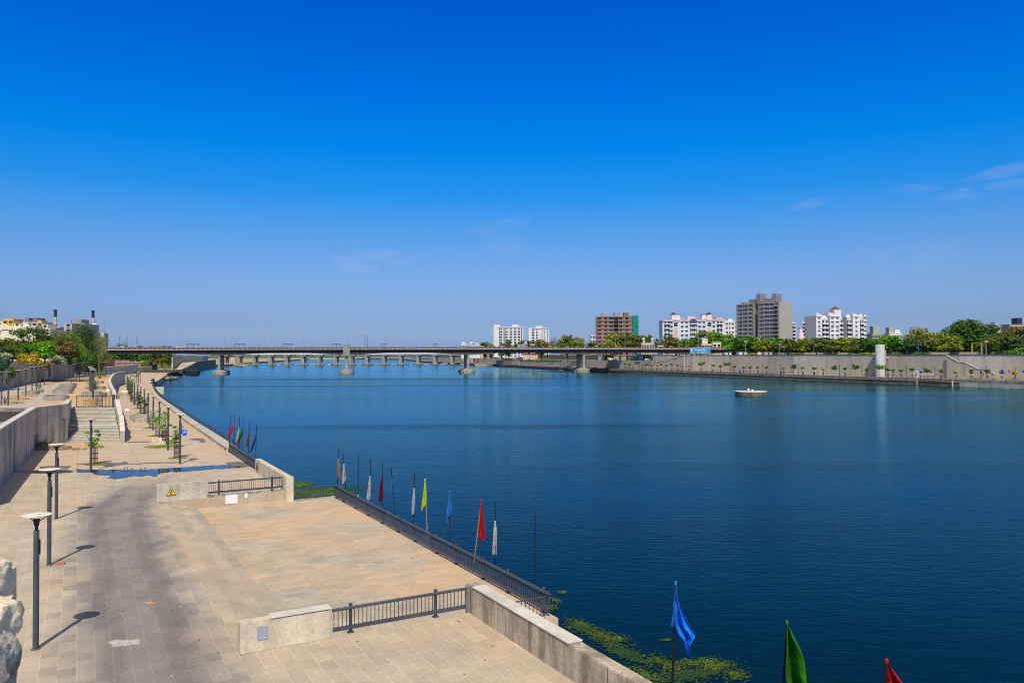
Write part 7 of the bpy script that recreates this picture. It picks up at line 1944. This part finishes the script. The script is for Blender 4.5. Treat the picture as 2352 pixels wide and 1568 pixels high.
for (a, b) in (((274.5,778),(314.5,778)),((314.5,778),(440,792)),((838,775),(720,790)),((215,776),(274,778))):
    for dz in (0,6):
        A = at(*a,1480); B = at(*b,1480); A.z += dz; B.z += dz; pth = [A.lerp(B, k/8) + Vector((0,0,-6*math.sin(math.pi*k/8))) for k in range(9)]; wm_.tube(pth, .09, 4)
o = wm_.build('power_line', pylm); tag(o, 'thin power cables strung between the far pylons', 'cable')

# brick walls and huts under the left end of the bridge
bw_ = M('hut_brick', (.23,.125,.085), .9, .2, .3, col2=(.30,.19,.14), fine=.2)
def hut(label, p0, p1, y0, y1, Y, dep, mat, roof=None, cat='wall', name='brick_wall'):
    x0, x1 = X_(p0,Y), X_(p1,Y); z1 = Z_(p0,y0,Y); t = thing(name, label, cat, (x0, Y, 0)); MB().box(0, x1-x0, 0, dep, -1, z1).build('wall', mat, t)
    if roof: MB().box(-.3, x1-x0+.3, -.4, dep+.3, z1+.002, z1+.5).build('roof', roof, t)
    return t
hut('red brick hut below the left end of the bridge', 231, 249, 824, 845, 500, 8, bw_, None, 'hut', 'hut')
t = hut('low brick hut with a pale roof under the bridge', 264, 296, 829, 840, 515, 8, bw_, M('pale_roof', (.40,.33,.25), .9, .15, .3), 'hut', 'hut')
hut('long low brick boundary wall under the bridge', 236, 324, 833, 842, 508, 1, bw_, concrete)
hut('small black doorway structure on the sandy bank', 349.5, 357, 837, 849, 505, 3, black, None, 'hut', 'hut')
hut('low black wall along the sandy bank by the ramp', 318, 420, 849, 853, 500, 1.2, concrete_dark)
t = thing('ramp', 'tall concrete wall with a sloping sandy ramp beside the river under the bridge', 'ramp')
MB().wall([(-254,585),(-300,730),(-350,900)], -.8, -2, [9.6,9.9,10.0]).build('wall', conc_pour, t)
MB().wall([(-245.5,580),(-252,605),(-263,650),(-300,770),(-323,850)], .7, -4, [.4,1.2,5.4,5.8,5.9]).build('parapet', M('ramp_parapet', (.21,.215,.20), .9, .15, .1, streak=.3), t)
MB().prism([(-253.4,585),(-246.2,580),(-263.5,650),(-272,642)], -2, [.1,.1,4.8,4.8]).build('slope', M('ramp_slope', (.42,.37,.26), .9, .1, .3), t)
MB().prism([(-272,642),(-263.5,650),(-323.5,850),(-336,850)], -2, 4.79).build('slope', M('ramp_slope', (0,0,0)), t)
t = thing('river_landing', 'black concrete landing at the foot of the far ramp', 'landing')
MB().prism([p2(G(x, y, .15)) for x, y in [(423,848.2),(441,847.6),(459,850.6),(452,853.2),(425,851.8)]], -4, .15).build('block', M('wet_black', (.03,.03,.032), .8, .3, .2), t)
MB().wall([(-196,446),(-215,505),(-238,566)], -.8, -4, [.8,.7,.6]).build('wall', M('wet_black', (0,0,0)), t)

# ------------------------------------------------------------------ trees
lf = dict(dark=leafmat('leaf_dark', (.018,.05,.012), (.075,.13,.03)), mid=lf_mid, bright=leafmat('leaf_bright', (.035,.14,.008), (.17,.34,.02)), olive=leafmat('leaf_olive', (.05,.07,.014), (.16,.18,.036)),
    brown=leafmat('leaf_brown', (.065,.055,.016), (.19,.155,.045)), yellow=leafmat('leaf_yellow', (.085,.12,.010), (.27,.29,.022)), pale=leafmat('leaf_pale', (.11,.11,.03), (.30,.26,.09)), bare=leafmat('twig_mauve', (.17,.12,.10), (.30,.23,.19)),
    blue=leafmat('leaf_bluegreen', (.012,.04,.018), (.045,.11,.05)), orange=leafmat('flower_orange', (.07,.08,.008), (.55,.33,.01)), whitef=leafmat('flower_white', (.04,.08,.025), (.50,.51,.44)), deep=lf_deep)
def tree_mesh(seed, H, W_, th, nclump, nleaf, leaf, flat=.7, gap=.5):
    q = random.Random(seed); tr = MB(); cr = MB()
    lean = Vector((q.uniform(-.06,.06)*H, q.uniform(-.06,.06)*H, th))
    r0_ = .022*H+.05
    tr.tube([(0,0,-.5), lean*.5 + Vector((.02*H,0,0)), lean], [r0_*1.2, r0_, r0_*.75], 8)
    cz = th + (H-th)*.5; rz_ = (H-th)*.5; rx = W_*.5
    for k in range(nclump):
        a = 2.399*k + q.uniform(-.4,.4); u_ = q.uniform(-.75,1); rad = math.sqrt(max(.05, 1-u_*u_*.85))*q.uniform(.4,1.12)
        rc = W_*q.choice((.09,.12,.15,.19,.25))*q.uniform(.9,1.15)
        c = Vector((math.cos(a)*rad*(rx-rc*.6), math.sin(a)*rad*(rx-rc*.6), cz + u_*(rz_-rc*.45)))
        m_ = lean.lerp(c, .5) + Vector((0,0,-.06*H))
        tr.tube([lean*.8, m_, c], [r0_*.5, r0_*.28, r0_*.08], 5)
        nl = int(nleaf/nclump*(rc/(W_*.195))**1.6)
        for i in range(nl):
            d = Vector((q.gauss(0,1), q.gauss(0,1), q.gauss(0,1))).normalized()
            p = c + Vector((d.x, d.y, d.z*flat))*rc*(q.random()**.38)*q.uniform(.85,1.18)
            cr.leaf(p, d + Vector((0,0,.6)) + Vector((q.gauss(0,.45), q.gauss(0,.45), q.gauss(0,.45))), leaf*q.uniform(.55,1.35))
    return tr, cr
def bare_mesh(seed, H, W_):
    q = random.Random(seed); tr = MB(); cr = MB(); tr.tube([(0,0,-.5),(0,0,H*.35)], [.3,.2], 7)
    def br_(p, d, L_, r, lv):
        e = p + d*L_; cr.tube([p, e], [r, r*.6], 4)
        if lv == 0: return
        for k in range(4):
            d2 = (d + Vector((q.gauss(0,.5), q.gauss(0,.5), q.gauss(.1,.3)))).normalized(); br_(p.lerp(e, q.uniform(.5,1)), d2, L_*.66, max(.03, r*.55), lv-1)
    for k in range(5):
        a = k*1.256; br_(Vector((0,0,H*q.uniform(.25,.35))), Vector((math.cos(a)*.55, math.sin(a)*.55, 1)).normalized(), H*.3, .12, 3)
    return tr, cr
TM = {}
def tree(label, loc, H, W_, col, seed, th=None, nleaf=1500, leaf=.5, flat=.75, nclump=16, name='tree', group=None, own=False):
    key = (col, seed % 5, nleaf, leaf) if not own else (label,)
    if key not in TM:
        t = thing(name, label, 'tree', loc, seed*1.7, group)
        if col == 'bare': tr, cr = bare_mesh(seed, 10, 8)
        else: tr, cr = tree_mesh(seed+5, 10, 9, 3.0 if th is None else th, nclump, nleaf, leaf*10/max(H,4) if own else leaf, flat)
        tr.build('trunk', bark, t); cr.build('crown', lf[col], t, fix=False); TM[key] = t
    else: t = dup(TM[key], loc, seed*1.7, label, group)
    t.scale = (W_/9, W_/9, H/10)
    return t
# left bank, above the high wall (each surveyed by its bearing, crown top and width)
LT = [('wide dark green tree before the cream block', 70, 751, 84, 232, 'dark', 9.0, 3600, .30),
 ('olive tree at the left edge over the high wall', 4, 777, 60, 205, 'olive', 9.0, 2600, .28),
 ('brownish thin leaved tree between the cream and grey blocks', 134, 759, 56, 255, 'olive', 9.0, 2600, .30),
 ('bright green tree top below the grey block', 158, 763, 42, 262, 'bright', 9.0, 2000, .30),
 ('tall dark tree covering the grey block right half', 191, 745, 60, 285, 'dark', 6.0, 5200, .32),
 ('vivid green round tree over the orange flowers', 103, 783, 48, 215, 'bright', 9.0, 2600, .26),
 ('brown feathery tree over the white flowers', 147, 781, 54, 235, 'brown', 9.0, 3000, .26),
 ('pale yellow straggly tree at the start of the bridge', 224, 766, 34, 330, 'pale', 3.0, 2600, .36),
 ('light green tree below the tall dark tree', 185, 786, 32, 280, 'bright', 5.0, 1800, .28),
 ('yellow olive tree beside the bridge end', 234, 769, 34, 352, 'pale', 2.0, 1800, .36),
 ('shady green tree at the end of the high wall', 180, 808, 34, 285, 'deep', 3.6, 2000, .3),
 ('dark green tree under the bridge end', 203, 800, 46, 320, 'dark', 3.6, 2400, .34),
 ('low olive tree under the yellow tree by the bridge', 216, 812, 34, 330, 'olive', 3.6, 1600, .34),
 ('dark bushy tree filling the gap behind the vivid green tree', 118, 792, 56, 245, 'dark', 9.0, 2400, .3),
 ('dull olive tree behind the brown feathery tree', 160, 790, 50, 270, 'olive', 9.0, 2200, .3),
 ('deep green tree between the orange flowers and the cream block', 25, 786, 52, 225, 'deep', 9.0, 2400, .3),
 ('dusky tree under the grey block, behind the light green tree', 172, 784, 50, 295, 'dark', 6.0, 2400, .32),
 ('big dark tree where the bridge meets the bank', 204, 772, 48, 318, 'dark', 3.6, 3000, .34),
 ('mid green tree spreading over the terrace end', 180, 775, 64, 300, 'mid', 3.6, 3000, .33),
 ('broad olive tree over the middle of the high wall', 128, 774, 70, 262, 'olive', 9.0, 3000, .32),
 ('low dark tree under the bridge end by the terrace', 226, 806, 44, 345, 'dark', 2.5, 2400, .36),
 ('dull green tree behind the orange flowers', 45, 790, 50, 215, 'mid', 9.0, 2200, .28)]
for i, (l, px, yt, wpx, Y, c, zb, nl, lfz) in enumerate(LT):
    k = Y/FP; H = Z_(px, yt, Y) - zb
    tree(l + ' on the left bank', (X_(px,Y), Y, zb), H, wpx*k*1.22, c, i, nleaf=int(nl*1.6), leaf=lfz*1.55, own=True, th=1.6, nclump=34)
def shrub(label, px, y0, y1, wpx, Y, col, n, leaf, zdrop=0, seed=1):
    k = Y/FP; z0 = Z_(px, y1, Y); z1 = Z_(px, y0, Y); q = random.Random(seed); r = wpx*k/2; h = z1-z0
    t = thing('flowering_shrub', label, 'shrub', (X_(px,Y), Y, z0)); cr = MB(); tr = MB()
    for j in range(9):
        a = q.uniform(0,6.28); c = Vector((math.cos(a)*r*.6, math.sin(a)*r*.35, h*q.uniform(.25,.78))); tr.tube([(0,0,h*.2), c], [.08,.03], 5)
        for i in range(n//9):
            d = Vector((q.gauss(0,1), q.gauss(0,1), q.gauss(0,1))).normalized(); p = c + Vector((d.x*r*.42, d.y*r*.35, d.z*h*.27))*q.random()**.4
            cr.leaf(p, d + Vector((0,-.3,.6)), leaf*1.5*q.uniform(.5,1.4))
    tr.build('stem', bark, t); cr.build('foliage', lf[col], t, fix=False)
shrub('orange yellow flowering shrub spilling over the high wall', 66, 808, 837, 58, 192, 'orange', 1300, .24, seed=3)
shrub('second orange flowering shrub hanging lower on the high wall', 88, 818, 840, 22, 200, 'orange', 450, .22, seed=4)
shrub('white flowering shrub spilling over the high wall end', 130, 813, 842, 38, 222, 'whitef', 1500, .28, seed=5)
shrub('white flowering shrub at the left edge over the wall', 14, 808, 824, 34, 182, 'whitef', 450, .2, seed=6)
shrub('blue green drooping shrub at the left edge', 6, 816, 858, 36, 165, 'blue', 1700, .26, seed=7)
shrub('green creeper mass hanging down the wall at the left edge', 26, 842, 884, 24, 170, 'deep', 1400, .22, seed=8)
shrub('dry brown creeper hanging beside the white flowers', 112, 826, 850, 20, 212, 'brown', 600, .24, seed=9)
shrub('brown dry shrub at the far end of the high wall', 163, 822, 842, 22, 262, 'brown', 500, .28, seed=10)
shrub('grey green palm like shrub on the far terrace', 205, 838, 858, 18, 270, 'mid', 500, .35, seed=11)
# behind and under the bridge at left
UB = [(265,805,'dark',46,590),(288,803,'deep',50,600),(312,806,'dark',44,610),(336,808,'mid',36,600),(250,810,'mid',40,580),(360,812,'dark',40,680),(384,813,'mid',44,700),(330,826,'bright',16,520),(345,830,'olive',18,540),(372,822,'olive',34,640),(390,818,'mid',30,690),(408,818,'dark',40,960),(440,817,'olive',40,980),(300,792,'dark',30,620),(330,795,'bare',24,640),(345,796,'brown',20,640),(318,790,'dark',36,620),(262,795,'dark',30,600),(280,790,'mid',34,645),(356,791,'dark',30,650),(372,794,'olive',30,650),(388,795,'dark',24,660),(270,788,'olive',30,640)]
ubn = {}
for a in UB: ubn.setdefault(a[2], []).append(a)
UBL = []
for a in UB:
    L_ = sorted(ubn[a[2]]); UBL.append((ORD[L_.index(a)] + ' ' if len(L_) > 1 else '') + dict(dark='dark', deep='deep green', mid='mid green', bright='bright green', olive='olive', bare='leafless', brown='brown')[a[2]] + ' tree behind the left bridge span, from the high wall')
for i, (px, yt, c, w_, Y) in enumerate(UB):
    k = Y/FP; H = max(3.0, Z_(px, yt, Y)-0.0); tree(UBL[i], (X_(px,Y), Y, -.2), H, w_*k, c, i % 3, nleaf=1100, leaf=.85, group='trees on the sandy bank under the bridge')

# the far bank: every tree of the long belt
belt_cols = 'mid bright olive dark yellow mid dark olive bright mid'.split()
RT = []
def put(px, yt, w_, Y, c): RT.append((px, yt, w_, Y, c))
for a in [(1113,786,26,700,'dark'),(1128,790,20,690,'pale'),(1152,789,16,640,'dark'),(1168,780,26,650,'olive'),(1185,789,18,630,'mid'),(1206,782,34,640,'dark'),(1225,780,26,660,'mid'),(1243,778,34,640,'brown'),(1272,767,34,650,'bare'),(1258,785,30,620,'brown'),(1303,768,40,650,'olive'),(1328,774,36,610,'yellow'),(1343,778,26,660,'bare'),(1290,788,30,600,'mid'),(1362,786,32,600,'dark'),(1385,790,34,600,'deep'),
          (1408,766,44,590,'yellow'),(1440,764,56,600,'olive'),(1462,768,44,590,'olive'),(1394,780,26,580,'yellow'),(1425,782,30,575,'olive'),(1489,770,30,620,'dark'),(1512,776,30,600,'olive'),(1522,768,26,640,'bare'),(1534,770,40,600,'brown'),(1553,776,30,580,'bright'),(1575,776,36,570,'mid'),(1560,788,34,555,'olive'),(1590,784,34,560,'dark'),(1618,756,44,590,'olive'),(1600,778,36,580,'mid'),(1645,762,44,575,'bright'),(1668,766,40,570,'mid'),(1690,772,36,560,'mid'),(1660,784,34,530,'bright'),(1680,790,34,510,'dark')]: put(*a)
q = random.Random(77)
# front belt behind the wall
fb = [(1704,772,40,'dark'),(1722,770,42,'mid'),(1716,786,36,'deep'),(1738,784,38,'bright'),(1752,776,40,'yellow'),(1768,781,38,'bright'),(1783,777,42,'mid'),(1800,784,36,'dark'),(1812,778,40,'olive'),(1828,780,40,'yellow'),(1844,777,36,'yellow'),(1858,779,44,'bright'),(1876,774,40,'olive'),(1890,784,36,'mid'),(1904,777,40,'olive'),(1918,782,40,'dark'),(1934,778,42,'yellow'),(1950,774,44,'yellow'),(1966,783,38,'olive'),(1980,776,44,'dark'),(1996,784,40,'deep'),(2012,778,40,'olive'),(2034,772,50,'bright'),(2056,770,50,'bright'),(2076,776,42,'mid'),(2094,778,42,'dark'),(2118,758,52,'olive'),(2140,760,50,'yellow'),(2128,778,44,'mid'),(2160,766,52,'olive'),(2185,772,50,'yellow'),(2205,778,46,'brown'),(2150,782,44,'mid'),(2240,776,50,'dark'),(2218,782,40,'deep'),(2285,774,46,'brown'),(2312,762,56,'olive'),(2342,752,60,'brown'),(2330,772,50,'dark'),(2300,784,44,'deep'),(2352,778,50,'dark'),(2262,784,40,'olive')]
for px, yt, w_, c in fb:
    base = on_line(px, RW_NEAR); put(px, yt, w_, base.y + q.uniform(10, 40), c)
for px in range(1690, 2352, 15):       # second row filling in behind
    base = on_line(px, RW_NEAR); put(px + q.uniform(-6,6), q.uniform(774,791), q.uniform(34,50), base.y + q.uniform(55, 85), q.choice(['mid','dark','olive','deep','bright']))
for a in [(2232,735,90,395,'dark'),(2205,742,60,390,'deep'),(2262,744,66,405,'dark'),(2248,727,74,430,'bare'),(2110,752,52,410,'pale')]: put(*a)
def clear_bridge(a):
    if a[0] > 1684: return a
    g = on_line(a[0], [bpt(-500,0), bpt(900,0)]); return (a[0], a[1], a[2], max(a[3], g.y + 58), a[4])
RT = sorted([clear_bridge(a) for a in RT], key=lambda a: a[0])
def rz_name(px):
    for lim, nm in [(1130,'beside the white houses at the bridge'),(1205,'before the white slab tower'),(1262,'before the narrower white tower'),(1370,'between the white towers and the brick tower'),(1466,'before the unfinished brick tower'),(1522,'between the brick tower and the pale blue block'),(1600,'before the left half of the pale blue block'),(1692,'before the right half of the pale blue block'),(1757,'before the left half of the dark grey tower'),(1822,'before the right half of the dark grey tower'),(1866,'between the grey tower and the bright white block'),(1935,'before the left half of the bright white block'),(2000,'before the right half of the bright white block'),(2085,'behind the round concrete tower and green grey house'),(2170,'behind the poster boards, before the big trees'),(2262,'above the zigzag stair'),(2400,'at the right end of the far wall')]:
        if px < lim: return nm
cw = dict(dark='dark green', mid='mid green', bright='bright green', olive='olive green', brown='brownish', yellow='yellow green', pale='pale straw coloured', bare='leafless mauve', deep='deep green')
grp = {}
for a in RT: grp.setdefault((rz_name(a[0]), a[4]), []).append(a)
for i, a in enumerate(RT):
    px, yt, w_, Y, c = a; L_ = grp[(rz_name(px), c)]; idx = L_.index(a); n_ = len(L_)
    how = '' if n_ == 1 else ('tallest ' if a[1] == min(b[1] for b in L_) and [b[1] for b in L_].count(a[1]) == 1 else f'{ORD[idx]} ')
    k = Y/FP; z0 = GZ if px > 1500 else (9.6 if Y < 640 else 6); H = Z_(px, yt, Y) - z0
    big = w_ > 55
    tree(f'{how}{cw[c]} tree {rz_name(px)}', (X_(px,Y), Y, z0), H, w_*k*1.12, c, i, nleaf=2000 if not big else 4200, leaf=.92 if not big else .66, group='trees of the belt along the far bank', th=2.0, nclump=24)
# hedges and small things along the wall top
hz = [(1955,1998,'long clipped hedge on the far wall top before the bright white block'),(2098,2132,'short hedge on the far wall top right of the round tower'),(1715,1738,'short hedge on the far wall top before the grey tower'),(1818,1836,'hedge on the far wall top below the tall temple spire'),(2310,2352,'bushy hedge on the far wall top at the right edge'),(2050,2072,'low pale hedge on the far wall top beside the round tower')]
for i, (a, b, l) in enumerate(hz):
    A = on_line(a, offset_line(RSHORE, 17)); B = on_line(min(b,2351), offset_line(RSHORE, 17)); mb = MB(); d = B-A
    for j in range(int(d.length*60)):
        p = A + d*rnd.random() + Vector((rnd.uniform(-.9,.9), rnd.uniform(-.9,.9), 0)); p.z = GZ + rnd.random()**.6*(1.6 if i != 4 else 3.4)*(.8+.2*math.sin(p.x))
        mb.leaf(p, Vector((rnd.gauss(0,.6), rnd.gauss(-.3,.6), 1)), rnd.uniform(.25,.6))
    o = mb.build('hedge', lf['bright' if i % 2 == 0 else 'mid'], fix=False); tag(o, l, 'hedge')
for i, (px, w_, h, m_, l) in enumerate([(1673,4.5,2.0,white,'left white booth on the far wall top below the grey tower'),(1707,5.5,2.2,white,'middle white booth on the far wall top below the grey tower'),(1765,5,2.0,concrete_cream,'right pale booth on the far wall top below the grey tower')]):
    g = on_line(px, offset_line(RSHORE, 18)); t = thing('booth', l, 'booth', (g.x,g.y,GZ), .3); MB().box(-w_/2,w_/2,0,3,0,h).build('wall', m_, t); MB().box(-w_/2-.3,w_/2+.3,-.3,3.3,h+.001,h+.2).build('roof', concrete_grey, t); MB().box(-.5,.5,-.05,-.001,0,1.8).build('door', steel, t)
lw_ = thing('garden_wall', 'long low pale wall behind the trees on the far wall top', 'wall')
MB().wall([p2(on_line(px, offset_line(RSHORE, 30))) for px in (2351,2200,2050,1900,1760)], .4, GZ-.5, GZ+1.7).build('wall', concrete_cream, lw_)
t = thing('goal_frame', 'yellow square gate frame among the far trees above the zigzag stair', 'gate frame', (0,0,0)); A = on_line(F7(1650,0)[0], offset_line(RSHORE, 18)); B = on_line(F7(1780,0)[0], offset_line(RSHORE, 18)); zt = Z_(F7(1650,0)[0], F7(0,482)[1], A.y)
ym = M('frame_yellow', (.45,.34,.06), .7)
MB().tube([A + Vector((0,0,GZ)), A + Vector((0,0,zt))], .3, 8).build('post', ym, t); MB().tube([B + Vector((0,0,GZ)), B + Vector((0,0,zt))], .3, 8).build('post', ym, t); MB().beam(A + Vector((0,0,zt)), B + Vector((0,0,zt)), .3, .35).build('beam', ym, t)
for i, (px, ytop, m_, l) in enumerate([(1869.5,776,M('green_pole', (.12,.22,.16), .6),'green topped lamp mast before the bright white block'),(1790,790,lampgrey,'thin lamp mast behind the far wall by the grey tower'),(1712,782,lampgrey,'curved lamp mast behind the far wall left of the grey tower'),(2110,789,blue,'thin mast with a blue plate behind the round tower'),(2265,783,lampgrey,'lamp mast among the big trees above the zigzag stair')]):
    g = on_line(px, offset_line(RSHORE, 18)); zt = Z_(px, ytop, g.y)-GZ; t = thing('lamp_mast', l, 'lamp mast', (g.x,g.y,GZ)); MB().tube([(0,0,0),(0,0,zt)],[.16,.1],8).build('pole', m_, t); MB().box(-.7,.7,-.2,.2,zt-.3,zt).build('lamp_head', m_ if i in (0,3) else white, t)
t = thing('white_hoarding', 'white hoarding among the trees at the right edge', 'hoarding', (0,0,0)); A = on_line(F7(2215,0)[0], offset_line(RSHORE, 24)); zt = Z_(F7(2215,0)[0], F7(0,505)[1], A.y); z0 = Z_(F7(2215,0)[0], F7(0,555)[1], A.y)
o = MB().box(0,9,0,.2,z0,zt).build('panel', M('print_grey', (0,0,0)), t); t.location = (A.x, A.y, 0); MB().box(.2,.4,.21,.4,GZ,zt).build('post', steel, t); MB().box(8,8.2,.21,.4,GZ,zt).build('post', steel, t)

# distant scrub closing the river, one uncountable mass
fw_ = MB()
for i in range(5200):
    px = rnd.uniform(300,1240); Y = rnd.uniform(2325,2420); ht = (6 + 7*abs(math.sin(px*.021) + .6*math.sin(px*.083)) )*(1 if px < 980 else .8)
    p = Vector((X_(px,Y), Y, rnd.random()**.7*ht + .5)); fw_.leaf(p, Vector((rnd.gauss(0,.5), -.6, 1)), rnd.uniform(2.5,5.5))
o = fw_.build('distant_woods', lf['dark'], fix=False); tag(o, 'low dark green woods closing the river in the distance', 'woods', None, 'stuff')
fb_ = MB().prism([(X_(680,2290),2290),(X_(800,2270),2270),(X_(900,2290),2290),(X_(900,2330),2330),(X_(560,2330),2330),(X_(560,2300),2300)], -4, .8); o = fb_.build('far_sand', M('far_sand', (.50,.37,.25), .95, .15, .02)); o['kind'] = 'structure'
sc2 = MB()
for i in range(4200):
    px = rnd.uniform(330,470); Y = rnd.uniform(600,900)
    if X_(px,Y) > -250-(Y-585)*.32: continue
    p = Vector((X_(px,Y), Y, rnd.random()**1.5*3.2*(.4+.6*abs(math.sin(px*.3+Y*.05))))); sc2.leaf(p, Vector((rnd.gauss(0,.5), -.4, 1)), rnd.uniform(.6,1.6))
o = sc2.build('scrub', lf['olive'], fix=False); tag(o, 'olive scrub growing over the sandy bank beyond the bridge', 'scrub', None, 'stuff')
